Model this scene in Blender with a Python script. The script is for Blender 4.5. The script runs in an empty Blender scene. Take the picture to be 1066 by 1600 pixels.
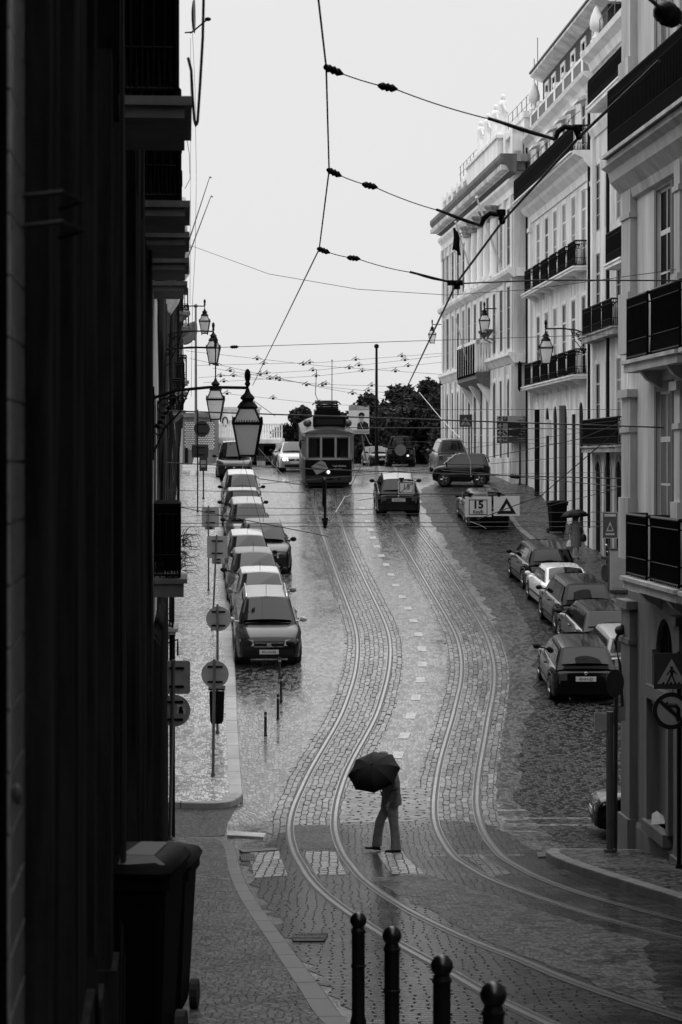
import bpy, bmesh, math, random
from mathutils import Vector, Matrix
R = math.radians
random.seed(7)
scene = bpy.context.scene
col = scene.collection
F = 3300.0; CX = 533.0; HY = 720.0     # focal length in photo pixels, principal column, horizon row

# ------------------------------------------------------------------ ground profile (metres, camera eye = 0)
NODES = [(-40,5.0),(0,-1.62),(9.3,-3.22),(16.5,-4.38),(25,-5.55),(33.6,-6.50),(37.3,-6.90),(41,-7.05),(45.6,-6.80),(49.6,-6.46),
         (53,-6.10),(58.3,-5.56),(61.3,-5.22),(69,-4.60),(75,-4.10),(82,-3.44),(90,-2.42),(100,-1.13),(108,-.72),(118,-.45),
         (130,-.28),(145,-.15),(170,-.3),(260,-3),(900,-30)]
_X=[a for a,b in NODES]; _Y=[b for a,b in NODES]
def _pchip():
    n=len(_X); h=[_X[i+1]-_X[i] for i in range(n-1)]; d=[(_Y[i+1]-_Y[i])/h[i] for i in range(n-1)]
    m=[d[0]]
    for i in range(1,n-1):
        if d[i-1]*d[i]<=0: m.append(0.0)
        else:
            w1=2*h[i]+h[i-1]; w2=h[i]+2*h[i-1]; m.append((w1+w2)/(w1/d[i-1]+w2/d[i]))
    m.append(d[-1]); return m
_M=_pchip()
def g(y):
    if y<=_X[0]: return _Y[0]
    if y>=_X[-1]: return _Y[-1]
    i=0
    while _X[i+1]<y: i+=1
    h=_X[i+1]-_X[i]; t=(y-_X[i])/h
    return ((1+2*t)*(1-t)**2*_Y[i]+t*(1-t)**2*h*_M[i]+t*t*(3-2*t)*_Y[i+1]+t*t*(t-1)*h*_M[i+1])
def G(px,py,dz=0.0):
    """ground point whose image is (px,py) -> real place (x,y)"""
    lo,hi=4.0,135.0
    for _ in range(60):
        m=(lo+hi)/2
        if HY-F*(g(m)+dz)/m>py: lo=m
        else: hi=m
    return ((px-CX)/F*lo, lo)
def P(px,py,Z): return Vector(((px-CX)/F*Z, Z, (HY-py)/F*Z))

# ------------------------------------------------------------------ materials
MATS={}
def mat(name,c,rough=.6,metal=0,var=.0,vscale=3.0,bump=0.0,bscale=20.0,streak=False,spec=.5,emit=0,coat=0,c2=None,stretch=None):
    if name in MATS: return MATS[name]
    m=bpy.data.materials.new(name); m.use_nodes=True; nt=m.node_tree; b=nt.nodes['Principled BSDF']
    b.inputs['Base Color'].default_value=(c,c,c,1); b.inputs['Roughness'].default_value=rough
    b.inputs['Metallic'].default_value=metal; b.inputs['Specular IOR Level'].default_value=spec
    if coat: b.inputs['Coat Weight'].default_value=coat; b.inputs['Coat Roughness'].default_value=.11
    if emit:
        b.inputs['Emission Color'].default_value=(1,1,1,1); b.inputs['Emission Strength'].default_value=emit
    if var or bump:
        tc=nt.nodes.new('ShaderNodeTexCoord')
        mp=nt.nodes.new('ShaderNodeMapping'); nt.links.new(tc.outputs['Object'],mp.inputs['Vector'])
        if stretch: mp.inputs['Scale'].default_value=stretch
        elif streak: mp.inputs['Scale'].default_value=(1,1,.13)
    if var:
        n=nt.nodes.new('ShaderNodeTexNoise'); n.inputs['Scale'].default_value=vscale; n.inputs['Detail'].default_value=7
        n.inputs['Roughness'].default_value=.65; nt.links.new(mp.outputs['Vector'],n.inputs['Vector'])
        r=nt.nodes.new('ShaderNodeValToRGB'); r.color_ramp.elements[0].position=.3; r.color_ramp.elements[1].position=.7
        a=max(0,c*(1-var)); z=min(.9,c*(1+var*.7)) if c2 is None else c2
        r.color_ramp.elements[0].color=(a,a,a,1); r.color_ramp.elements[1].color=(z,z,z,1)
        nt.links.new(n.outputs['Fac'],r.inputs['Fac']); nt.links.new(r.outputs['Color'],b.inputs['Base Color'])
    if bump:
        n2=nt.nodes.new('ShaderNodeTexNoise'); n2.inputs['Scale'].default_value=bscale; n2.inputs['Detail'].default_value=5
        nt.links.new(tc.outputs['Object'],n2.inputs['Vector'])
        bp=nt.nodes.new('ShaderNodeBump'); bp.inputs['Strength'].default_value=bump; bp.inputs['Distance'].default_value=.02
        nt.links.new(n2.outputs['Fac'],bp.inputs['Height']); nt.links.new(bp.outputs['Normal'],b.inputs['Normal'])
    MATS[name]=m; return m

def N(nt,t,**k):
    n=nt.nodes.new(t)
    for a,v in k.items():
        if a in n.inputs: n.inputs[a].default_value=v
        else: setattr(n,a,v)
    return n

def mat_cobble(name,lo,hi,rlo,rhi,cell=(7,4),bump=.5,patch=.14,joint=.02,jw=.07,spec=.5):
    """random small wet stones, world (object) coordinates on the ground"""
    m=bpy.data.materials.new(name); m.use_nodes=True; nt=m.node_tree; b=nt.nodes['Principled BSDF']; L=nt.links.new; b.inputs['Specular IOR Level'].default_value=spec
    tc=N(nt,'ShaderNodeTexCoord'); mp=N(nt,'ShaderNodeMapping'); mp.inputs['Scale'].default_value=(cell[0],cell[1],1)
    L(tc.outputs['Object'],mp.inputs['Vector'])
    nz=N(nt,'ShaderNodeTexNoise',Scale=1.3,Detail=3.0); L(tc.outputs['Object'],nz.inputs['Vector'])
    vm=N(nt,'ShaderNodeVectorMath',operation='MULTIPLY_ADD'); L(nz.outputs['Color'],vm.inputs[0]); vm.inputs[1].default_value=(.8,.8,0); L(mp.outputs['Vector'],vm.inputs[2])
    vo=N(nt,'ShaderNodeTexVoronoi',feature='DISTANCE_TO_EDGE',voronoi_dimensions='2D'); vo.inputs['Scale'].default_value=1; L(vm.outputs['Vector'],vo.inputs['Vector'])
    vc=N(nt,'ShaderNodeTexVoronoi',feature='F1',voronoi_dimensions='2D'); vc.inputs['Scale'].default_value=1; L(vm.outputs['Vector'],vc.inputs['Vector'])
    jr=N(nt,'ShaderNodeMapRange'); jr.inputs['From Min'].default_value=jw*.3; jr.inputs['From Max'].default_value=jw*1.6; L(vo.outputs['Distance'],jr.inputs['Value'])
    big=N(nt,'ShaderNodeTexNoise',Scale=patch,Detail=6.0,Roughness=.62); L(tc.outputs['Object'],big.inputs['Vector'])
    med=N(nt,'ShaderNodeTexNoise',Scale=2.3,Detail=6.0,Roughness=.7); 
    mm=N(nt,'ShaderNodeMapping'); mm.inputs['Scale'].default_value=(1.0,.42,1); L(tc.outputs['Object'],mm.inputs['Vector']); L(mm.outputs['Vector'],med.inputs['Vector'])
    # tone = cell random*.5 + med*.3 + big*.4
    s=N(nt,'ShaderNodeSeparateColor'); L(vc.outputs['Color'],s.inputs['Color'])
    a1=N(nt,'ShaderNodeMath',operation='MULTIPLY_ADD'); L(s.outputs['Red'],a1.inputs[0]); a1.inputs[1].default_value=.8; a1.inputs[2].default_value=-.5
    a2=N(nt,'ShaderNodeMath',operation='MULTIPLY_ADD'); L(med.outputs['Fac'],a2.inputs[0]); a2.inputs[1].default_value=.75; L(a1.outputs[0],a2.inputs[2])
    a3=N(nt,'ShaderNodeMath',operation='MULTIPLY_ADD'); L(big.outputs['Fac'],a3.inputs[0]); a3.inputs[1].default_value=.7; L(a2.outputs[0],a3.inputs[2])
    cr=N(nt,'ShaderNodeMapRange',clamp=True); cr.inputs['From Min'].default_value=.33; cr.inputs['From Max'].default_value=.8; L(a3.outputs[0],cr.inputs['Value'])
    cm=N(nt,'ShaderNodeMix',data_type='RGBA'); cm.inputs['A'].default_value=(lo,lo,lo,1); cm.inputs['B'].default_value=(hi,hi,hi,1); L(cr.outputs[0],cm.inputs['Factor'])
    cj=N(nt,'ShaderNodeMix',data_type='RGBA'); cj.inputs['A'].default_value=(joint,joint,joint,1); L(cm.outputs['Result'],cj.inputs['B']); L(jr.outputs[0],cj.inputs['Factor'])
    L(cj.outputs['Result'],b.inputs['Base Color'])
    rr=N(nt,'ShaderNodeMapRange'); rr.inputs['From Min'].default_value=.35; rr.inputs['From Max'].default_value=.65; rr.inputs['To Min'].default_value=rlo; rr.inputs['To Max'].default_value=rhi
    mix=N(nt,'ShaderNodeMath',operation='MULTIPLY_ADD'); L(med.outputs['Fac'],mix.inputs[0]); mix.inputs[1].default_value=.5
    hb=N(nt,'ShaderNodeMath',operation='MULTIPLY'); L(big.outputs['Fac'],hb.inputs[0]); hb.inputs[1].default_value=.5; L(hb.outputs[0],mix.inputs[2])
    L(mix.outputs[0],rr.inputs['Value']); L(rr.outputs[0],b.inputs['Roughness'])
    ht=N(nt,'ShaderNodeMath',operation='MULTIPLY_ADD'); L(s.outputs['Green'],ht.inputs[0]); ht.inputs[1].default_value=.5; L(jr.outputs[0],ht.inputs[2])
    h2=N(nt,'ShaderNodeMath',operation='MULTIPLY_ADD'); L(med.outputs['Fac'],h2.inputs[0]); h2.inputs[1].default_value=.6; L(ht.outputs[0],h2.inputs[2])
    bp=N(nt,'ShaderNodeBump',Strength=bump,Distance=.012); L(h2.outputs[0],bp.inputs['Height']); L(bp.outputs['Normal'],b.inputs['Normal'])
    MATS[name]=m; return m

def mat_setts(name,lo,hi,joint,rough,bw=.2,rh=.14,bump=.6,mort=.014,sx=1.0,co='UV',spec=.45,vr=(.5,1.35)):
    """setts laid in rows; UV: u along the rows in metres, v across"""
    m=bpy.data.materials.new(name); m.use_nodes=True; nt=m.node_tree; b=nt.nodes['Principled BSDF']; L=nt.links.new
    tc=N(nt,'ShaderNodeTexCoord')
    nz=N(nt,'ShaderNodeTexNoise',Scale=2.6,Detail=3.0); L(tc.outputs[co],nz.inputs['Vector'])
    sc=N(nt,'ShaderNodeVectorMath',operation='MULTIPLY'); sc.inputs[1].default_value=(sx,1,1); L(tc.outputs[co],sc.inputs[0])
    vm=N(nt,'ShaderNodeVectorMath',operation='MULTIPLY_ADD'); L(nz.outputs['Color'],vm.inputs[0]); vm.inputs[1].default_value=(.2,.12,0); L(sc.outputs['Vector'],vm.inputs[2])
    br=N(nt,'ShaderNodeTexBrick'); br.inputs['Scale'].default_value=1; br.inputs['Brick Width'].default_value=bw; br.inputs['Row Height'].default_value=rh
    br.inputs['Mortar Size'].default_value=mort; br.inputs['Mortar Smooth'].default_value=.5; br.inputs['Color1'].default_value=(lo,lo,lo,1); br.inputs['Color2'].default_value=(hi,hi,hi,1); br.inputs['Mortar'].default_value=(joint,)*3+(1,)
    L(vm.outputs['Vector'],br.inputs['Vector'])
    n2=N(nt,'ShaderNodeTexNoise',Scale=.5,Detail=7.0,Roughness=.7); L(tc.outputs[co],n2.inputs['Vector'])
    mr=N(nt,'ShaderNodeMapRange'); mr.inputs['From Min'].default_value=.3; mr.inputs['From Max'].default_value=.7; mr.inputs['To Min'].default_value=vr[0]; mr.inputs['To Max'].default_value=vr[1]; L(n2.outputs['Fac'],mr.inputs['Value'])
    mx=N(nt,'ShaderNodeVectorMath',operation='SCALE'); L(br.outputs['Color'],mx.inputs[0]); L(mr.outputs[0],mx.inputs['Scale']); L(mx.outputs['Vector'],b.inputs['Base Color'])
    rr=N(nt,'ShaderNodeMapRange'); rr.inputs['To Min'].default_value=rough; rr.inputs['To Max'].default_value=.85; L(br.outputs['Fac'],rr.inputs['Value']); L(rr.outputs[0],b.inputs['Roughness']); b.inputs['Specular IOR Level'].default_value=spec
    inv=N(nt,'ShaderNodeMath',operation='MULTIPLY_ADD'); L(br.outputs['Fac'],inv.inputs[0]); inv.inputs[1].default_value=-1; L(n2.outputs['Fac'],inv.inputs[2])
    bp=N(nt,'ShaderNodeBump',Strength=bump,Distance=.02); L(inv.outputs[0],bp.inputs['Height']); L(bp.outputs['Normal'],b.inputs['Normal'])
    MATS[name]=m; return m

# ------------------------------------------------------------------ mesh building
class MB:
    def __init__(s): s.v=[]; s.f=[]; s.uv=None
    def add(s,vs,fs):
        o=len(s.v); s.v+= [tuple(v) for v in vs]; s.f+=[tuple(i+o for i in f) for f in fs]; return s
    def quad(s,a,b,c,d): return s.add([a,b,c,d],[(0,1,2,3)])
    def poly(s,pts): return s.add(pts,[tuple(range(len(pts)))])
    def box(s,x0,x1,y0,y1,z0,z1,M=None):
        vs=[Vector((x,y,z)) for z in (z0,z1) for y in (y0,y1) for x in (x0,x1)]
        if M is not None: vs=[M@v for v in vs]
        return s.add(vs,[(0,2,3,1),(4,5,7,6),(0,1,5,4),(2,6,7,3),(0,4,6,2),(1,3,7,5)])
    def bar(s,a,b,r,n=6,r2=None,cap=True):
        a=Vector(a); b=Vector(b); d=b-a
        if d.length<1e-6: return s
        q=d.to_track_quat('Z','Y').to_matrix(); r2=r if r2 is None else r2
        vs=[a+q@Vector((r*math.cos(2*math.pi*i/n),r*math.sin(2*math.pi*i/n),0)) for i in range(n)]
        vs+=[b+q@Vector((r2*math.cos(2*math.pi*i/n),r2*math.sin(2*math.pi*i/n),0)) for i in range(n)]
        fs=[(i,(i+1)%n,n+(i+1)%n,n+i) for i in range(n)]
        if cap: fs+=[tuple(range(n-1,-1,-1)),tuple(range(n,2*n))]
        return s.add(vs,fs)
    def tube(s,pts,r,n=6,rs=None):
        pts=[Vector(p) for p in pts]; rings=[]
        for i,p in enumerate(pts):
            d=(pts[min(i+1,len(pts)-1)]-pts[max(i-1,0)])
            q=d.to_track_quat('Z','Y').to_matrix(); rr=r if rs is None else rs[i]
            rings.append([p+q@Vector((rr*math.cos(2*math.pi*k/n),rr*math.sin(2*math.pi*k/n),0)) for k in range(n)])
        return s.loft(rings)
    def loft(s,rings,closed=True,cap=True):
        n=len(rings[0]); vs=[p for r in rings for p in r]; fs=[]
        for i in range(len(rings)-1):
            for k in range(n if closed else n-1):
                a=i*n+k; b=i*n+(k+1)%n; fs.append((a,b,b+n,a+n))
        if cap and closed:
            fs.append(tuple(range(n-1,-1,-1))); fs.append(tuple(range((len(rings)-1)*n,len(rings)*n)))
        return s.add(vs,fs)
    def lathe(s,prof,c=(0,0,0),n=12,sq=False,M=None):
        """prof [(r,z)]; sq -> square-ish four-sided section"""
        rings=[]
        for r,z in prof:
            ring=[]
            for k in range(n):
                a=2*math.pi*(k+.5)/n
                ring.append(Vector((r*math.cos(a),r*math.sin(a),z)))
            rings.append(ring)
        rings=[[ (M@p if M is not None else p)+Vector(c) for p in r] for r in rings]
        return s.loft(rings)
    def sphere(s,c,r,n=10,m=7,sc=(1,1,1),M=None):
        prof=[]; 
        rings=[]
        for j in range(m+1):
            t=math.pi*j/m; z=-math.cos(t); rr=max(math.sin(t),.02)
            ring=[Vector((r*sc[0]*rr*math.cos(2*math.pi*k/n),r*sc[1]*rr*math.sin(2*math.pi*k/n),r*sc[2]*z)) for k in range(n)]
            if M is not None: ring=[M@p for p in ring]
            rings.append([p+Vector(c) for p in ring])
        return s.loft(rings)
    def prism(s,pts,off):
        """pts: closed 3D outline, off: extrusion vector"""
        n=len(pts); off=Vector(off); a=[Vector(p) for p in pts]; b=[p+off for p in a]
        return s.add(a+b,[tuple(range(n-1,-1,-1)),tuple(range(n,2*n))]+[(i,(i+1)%n,n+(i+1)%n,n+i) for i in range(n)])
    def wall(s,u0,u1,h0,h1,ops=(),depth=.25,w=0.0):
        """facade sheet in the (u,z) plane at y=w (outward +y) with recessed openings (ua,ub,ha,hb,arch)"""
        us=sorted({u0,u1}|{min(max(x,u0),u1) for o in ops for x in o[:2]}); hs=sorted({h0,h1}|{min(max(x,h0),h1) for o in ops for x in o[2:4]})
        for i in range(len(us)-1):
            for j in range(len(hs)-1):
                um=(us[i]+us[i+1])/2; hm=(hs[j]+hs[j+1])/2
                if any(o[0]<um<o[1] and o[2]<hm<o[3] for o in ops): continue
                s.quad((us[i],w,hs[j]),(us[i],w,hs[j+1]),(us[i+1],w,hs[j+1]),(us[i+1],w,hs[j]))
        for o in ops:
            a,b,c,d=o[:4]; e=w-depth
            s.quad((a,w,c),(a,e,c),(a,e,d),(a,w,d)); s.quad((b,w,c),(b,w,d),(b,e,d),(b,e,c))
            s.quad((a,w,d),(a,e,d),(b,e,d),(b,w,d)); s.quad((a,w,c),(b,w,c),(b,e,c),(a,e,c))
            if len(o)>4 and o[4]:
                r=(b-a)/2; um=(a+b)/2; k=8
                for sg in (-1,1):
                    corner=(um+sg*r,d)
                    arc=[(um+sg*r*math.cos(math.pi/2*i/k),d-r+r*math.sin(math.pi/2*i/k)) for i in range(k+1)]
                    for i in range(k):
                        s.add([(corner[0],w-.002,corner[1]),(arc[i][0],w-.002,arc[i][1]),(arc[i+1][0],w-.002,arc[i+1][1])],[(0,1,2)])
                        s.quad((arc[i][0],w-.002,arc[i][1]),(arc[i][0],e,arc[i][1]),(arc[i+1][0],e,arc[i+1][1]),(arc[i+1][0],w-.002,arc[i+1][1]))
        return s
    def build(s,name,m=None,parent=None,smooth=None,loc=None,fix=True):
        me=bpy.data.meshes.new(name); me.from_pydata(s.v,[],s.f)
        if s.uv:
            l=me.uv_layers.new(name='UVMap')
            for lp in me.loops: l.data[lp.index].uv=s.uv[lp.vertex_index]
        if fix:
            bm=bmesh.new(); bm.from_mesh(me); bmesh.ops.recalc_face_normals(bm,faces=bm.faces); bm.to_mesh(me); bm.free()
        if smooth is not None:
            me.polygons.foreach_set('use_smooth',[True]*len(me.polygons)); me.set_sharp_from_angle(angle=R(smooth))
        me.update()
        o=bpy.data.objects.new(name,me); col.objects.link(o)
        if m is not None: me.materials.append(MATS[m] if isinstance(m,str) else m)
        if parent is not None: o.parent=parent
        if loc is not None: o.location=loc
        return o
def tag(o,label=None,cat=None,group=None,kind=None):
    if label: o['label']=label
    if cat: o['category']=cat
    if group: o['group']=group
    if kind: o['kind']=kind
    return o
def thing(name,label,cat,loc=(0,0,0),rz=0,group=None):
    o=bpy.data.objects.new(name,None); col.objects.link(o); o.empty_display_size=.2
    o.location=loc; o.rotation_euler=(0,0,rz); return tag(o,label,cat,group)
def struct(o): o['kind']='structure'; return o
def copy_tree(o,parent=None):
    c=o.copy(); col.objects.link(c); c.parent=parent
    for ch in o.children: copy_tree(ch,c)
    return c
def text(s,size,M,m,parent,name='lettering',ext=.003,ax='CENTER',bold=0.0):
    cu=bpy.data.curves.new('lettering','FONT'); cu.body=s; cu.size=size; cu.extrude=ext; cu.align_x=ax; cu.align_y='CENTER'; cu.resolution_u=3; cu.offset=size*bold
    o=bpy.data.objects.new(name,cu); col.objects.link(o)
    dg=bpy.context.evaluated_depsgraph_get(); me=bpy.data.meshes.new_from_object(o.evaluated_get(dg))
    bpy.data.objects.remove(o); bpy.data.curves.remove(cu)
    me.transform(M); me.materials.clear(); me.materials.append(MATS[m])
    o=bpy.data.objects.new(name,me); col.objects.link(o); o.parent=parent; return o
def facing(c=(0,0,0),yaw=0):
    """matrix taking the xy text plane to an upright plane facing -Y (the viewer), at c"""
    return Matrix.Translation(c)@Matrix.Rotation(yaw,4,'Z')@Matrix.Rotation(R(90),4,'X')

# ------------------------------------------------------------------ materials list
mat_cobble('wet_cobbles',.02,.17,.05,.26,cell=(11,4.6),bump=.22,patch=.13,joint=.02,jw=.05,spec=.75)
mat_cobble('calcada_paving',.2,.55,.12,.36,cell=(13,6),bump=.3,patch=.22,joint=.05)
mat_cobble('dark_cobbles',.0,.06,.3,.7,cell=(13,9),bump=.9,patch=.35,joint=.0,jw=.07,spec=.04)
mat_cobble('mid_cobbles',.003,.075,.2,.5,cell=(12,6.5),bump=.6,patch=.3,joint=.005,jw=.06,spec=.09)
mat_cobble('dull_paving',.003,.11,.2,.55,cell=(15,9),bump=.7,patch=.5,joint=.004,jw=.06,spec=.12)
mat_cobble('asphalt',.006,.025,.3,.6,cell=(30,14),bump=.4,patch=.7,joint=.01,spec=.05)
mat_cobble('worn_asphalt',.012,.085,.3,.6,cell=(30,14),bump=.35,patch=.6,joint=.02,spec=.12)
mat_setts('track_setts',.04,.19,.004,.2,bw=.15,rh=.128,sx=.32,mort=.0095)
mat_setts('bright_setts',.22,.42,.012,.3,bw=.15,rh=.14,sx=.4)
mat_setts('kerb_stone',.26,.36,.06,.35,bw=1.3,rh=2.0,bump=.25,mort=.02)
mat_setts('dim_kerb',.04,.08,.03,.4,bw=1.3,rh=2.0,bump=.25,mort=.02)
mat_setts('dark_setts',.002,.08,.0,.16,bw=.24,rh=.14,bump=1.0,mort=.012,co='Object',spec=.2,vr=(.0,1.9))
mat('bollard_ball',.006,.28,spec=.6)
mat('rail_steel',.29,.25,1,var=.25,vscale=4); mat('rail_groove',.01,.6)
mat('road_paint',.33,.4,var=.5,vscale=6,bump=.3)
mat('shadowed_wall',.005,.8,var=.9,vscale=2.5,bump=.3,bscale=9,spec=0); mat('shadowed_dark_stone',.024,.75,var=.95,vscale=4,bump=.3,bscale=14,spec=0,streak=True)  # near-black: the left fronts' deep shade is put into these colours
mat('dark_iron',.006,.5,var=.2,vscale=8,spec=.1); mat('iron_cover',.003,.8,spec=0)
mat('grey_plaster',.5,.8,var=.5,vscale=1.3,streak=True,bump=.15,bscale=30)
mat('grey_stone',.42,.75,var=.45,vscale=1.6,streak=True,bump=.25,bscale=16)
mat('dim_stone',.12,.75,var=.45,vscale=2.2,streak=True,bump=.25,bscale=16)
mat('light_plaster',.68,.8,var=.42,vscale=1.5,streak=True,bump=.1,bscale=25)
mat('white_stone',.82,.7,var=.3,vscale=1.4,streak=True,bump=.15,bscale=14)
mat('cream_plaster',.6,.8,var=.4,vscale=1.5,streak=True)
mat('warm_stone',.66,.75,var=.5,vscale=1.2,streak=True,bump=.2,bscale=12)
mat('stained_stone',.26,.8,var=.7,vscale=2.5,streak=True,bump=.2)
mat('left_plaster',.6,.8,var=.45,vscale=1.2,streak=True)
mat('white_wood',.6,.5); mat('dim_wood',.3,.6); mat('dark_wood',.008,.6,var=.3,spec=.02)
mat('glass_dark',.006,.25,spec=.006); mat('car_glass',.004,.04,spec=.5)
mat('slate_roof',.03,.6,var=.4,vscale=4,bump=.3); mat('slate_wall',.02,.7,var=.3)
mat('marble',.8,.6,var=.25,vscale=3,bump=.1)
mat('lamp_glass',.7,.5); mat('sign_back',.26,.42,var=.18,vscale=3); mat('sign_dark',.025,.4,var=.2); mat('sign_white',.66,.4,var=.1,vscale=5)
mat('sign_grey',.25,.5,var=.15,vscale=5); mat('black_paint',.006,.45,spec=.3); mat('galvanised',.13,.42,metal=.5,var=.25,vscale=6)
mat('cable',.006,.6); mat('bright_wire',.5,.3,metal=.7)
mat('tyre',.012,.8,bump=.2); mat('rim',.35,.3,metal=.8); mat('plate',.5,.4); mat('plastic_black',.006,.5,spec=.2); 
mat('paint_black',.002,.25,coat=.65,spec=.03); mat('paint_dark',.006,.25,coat=.6,spec=.05); mat('paint_grey',.022,.28,coat=.6,spec=.2); mat('paint_silver',.34,.3,coat=.5,metal=.3)
mat('paint_mid',.12,.28,coat=.8,spec=.25); mat('paint_white',.68,.22,coat=1); mat('chrome',.55,.12,metal=1); mat('dull_brass',.05,.5); mat('lamp_red',.05,.2,coat=.5); mat('lamp_clear',.28,.12,coat=.6)
mat('headlamp_on',.8,.2,emit=1.6); mat('lamp_low',.6,.2,emit=1.2)
mat('bin_black',.005,.5,bump=.1,spec=.03); mat('sticker',.5,.4,var=.5,vscale=8)
mat('leaf',.016,.6,var=.6,vscale=1.5,c2=.035,spec=.1); mat('leaf_b',.024,.6,var=.5,vscale=1.5,c2=.05,spec=.1)
mat('curtained_glass',.16,.25,var=.6,vscale=4,streak=True,spec=.02); mat('bark',.03,.8,var=.4,vscale=6)
mat('skin',.35,.6); mat('hair',.01,.5); mat('jacket',.1,.75,var=.4,vscale=7,bump=.2); mat('trousers',.2,.8,var=.4,vscale=9,bump=.2)
mat('umbrella_cloth',.003,.6,bump=.1,spec=.12); mat('shoe',.008,.4); mat('dress',.12,.8,var=.5,vscale=14); mat('bag_white',.5,.6,var=.3,vscale=9)
mat('tram_dark',.005,.35,spec=.1,var=.2); mat('tram_cream',.27,.35,coat=.4,var=.15); mat('tram_roof',.06,.5,var=.3); mat('tram_grey',.03,.4,spec=.2)
mat('paper',.6,.7); mat('flag_dark',.008,.9,spec=0); mat('flag_mid',.1,.8); mat('tile_glaze',.32,.12,var=.4,vscale=12,coat=.6)
mat('shop_dark',.012,.4,var=.5,vscale=3); mat('brick_band',.1,.8,var=.4)

_m=MATS['lamp_glass']; _nt=_m.node_tree; _t=_nt.nodes.new('ShaderNodeBsdfTranslucent'); _t.inputs['Color'].default_value=(.95,.95,.95,1); _x=_nt.nodes.new('ShaderNodeMixShader'); _x.inputs[0].default_value=.92
_nt.links.new(_nt.nodes['Principled BSDF'].outputs[0],_x.inputs[1]); _nt.links.new(_t.outputs[0],_x.inputs[2]); _nt.links.new(_x.outputs[0],_nt.nodes['Material Output'].inputs['Surface'])

mat('cornice_grey',.06,.6,var=.3)
# ================================================================== SETTING: ground, pavements, tracks
def polyline_samples(pts,step):
    out=[]
    for i in range(len(pts)-1):
        a=Vector(pts[i]); b=Vector(pts[i+1]); n=max(1,int((b-a).length/step))
        for k in range(n): out.append(a.lerp(b,k/n))
    out.append(Vector(pts[-1])); return out
def catmull(pts,k=8):
    P_=[Vector(p) for p in pts]; P_=[2*P_[0]-P_[1]]+P_+[2*P_[-1]-P_[-2]]; out=[]
    for i in range(1,len(P_)-2):
        p0,p1,p2,p3=P_[i-1:i+3]
        for j in range(k):
            t=j/k
            out.append(.5*((2*p1)+(-p0+p2)*t+(2*p0-5*p1+4*p2-p3)*t*t+(-p0+3*p1-3*p2+p3)*t**3))
    out.append(P_[-2]); return out
def smooth2(pts,n=2):
    for _ in range(n):
        pts=[pts[0]]+[(pts[i-1]+2*pts[i]+pts[i+1])/4 for i in range(1,len(pts)-1)]+[pts[-1]]
    return pts
def ribbon(line,w0,w1,dz,name,m,thick=None):
    """sheet following the ground along a plan line, from offset w0 to w1 (left +), uv in metres"""
    mb=MB(); mb.uv=[]; s=0; n=len(line); nv=max(2,int(abs(w1-w0)/.4)+1)
    for i,p in enumerate(line):
        t=(line[min(i+1,n-1)]-line[max(i-1,0)]).normalized(); nrm=Vector((-t.y,t.x))
        if i: s+=(p-line[i-1]).length
        for k in range(nv):
            w=w0+(w1-w0)*k/(nv-1); q=p+nrm*w; mb.v.append((q.x,q.y,g(q.y)+dz)); mb.uv.append((s,w+3))
    for i in range(n-1):
        for k in range(nv-1):
            a=i*nv+k; mb.f.append((a,a+1,a+nv+1,a+nv))
    return mb.build(name,m)
def slab(outline,dz,name,m,step=.6,ys=()):
    """raised flat area: plan outline, top follows the ground profile at +dz"""
    yl=[p[1] for p in outline]; lo,hi=min(yl),max(yl)
    Y=sorted({lo+1e-4,hi-1e-4}|{y for y in yl if lo<y<hi}|{lo+(hi-lo)*i/max(1,int((hi-lo)/step)) for i in range(1,max(1,int((hi-lo)/step)))})
    mb=MB(); prev=None; n=len(outline)
    for y in Y:
        xs=[]
        for i in range(n):
            a,b=outline[i],outline[(i+1)%n]
            if (a[1]-y)*(b[1]-y)<=0 and a[1]!=b[1]: xs.append(a[0]+(b[0]-a[0])*(y-a[1])/(b[1]-a[1]))
        if len(xs)<2: continue
        x0,x1=min(xs),max(xs); K=6
        row=[(x0+(x1-x0)*k/K,y,g(y)+dz) for k in range(K+1)]
        if prev:
            for k in range(K): mb.quad(prev[k],prev[k+1],row[k+1],row[k])
        prev=row
    bm_o=mb.build(name,m); return struct(bm_o)
def kerb(line,name,width=.28,h=.135,m='kerb_stone',side=1):
    """kerb stones swept along the outer edge; side=+1 -> stones to the left of travel"""
    mb=MB(); mb.uv=[]; s=0; n=len(line); prof=[(0,-.1),(0,h-.02),(.02,h),(width,h),(width,-.1)]
    for i,p in enumerate(line):
        t=(line[min(i+1,n-1)]-line[max(i-1,0)]).normalized(); nrm=Vector((-t.y,t.x))*side
        if i: s+=(p-line[i-1]).length
        for w,z in prof:
            q=p+nrm*w; mb.v.append((q.x,q.y,g(p.y)+z)); mb.uv.append((s,w+.5))
    k=len(prof)
    for i in range(n-1):
        for j in range(k-1): a=i*k+j; mb.f.append((a,a+1,a+k+1,a+k))
    return struct(mb.build(name,m))

# terrain / carriageway: one sheet to the horizon
mb=MB(); ys=[-40+i*2 for i in range(20)]+[i*.75 for i in range(0,200)]+[150+i*10 for i in range(1,76)]
xs=[-600,-300,-120,-60,-40]+[-30+i*1.5 for i in range(41)]+[40,60,120,300,600]
for y in ys:
    for x in xs: mb.v.append((x,y,g(y)))
for j in range(len(ys)-1):
    for i in range(len(xs)-1): a=j*len(xs)+i; mb.f.append((a,a+1,a+len(xs)+1,a+len(xs)))
struct(mb.build('cobbled_road','wet_cobbles',smooth=60))

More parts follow.
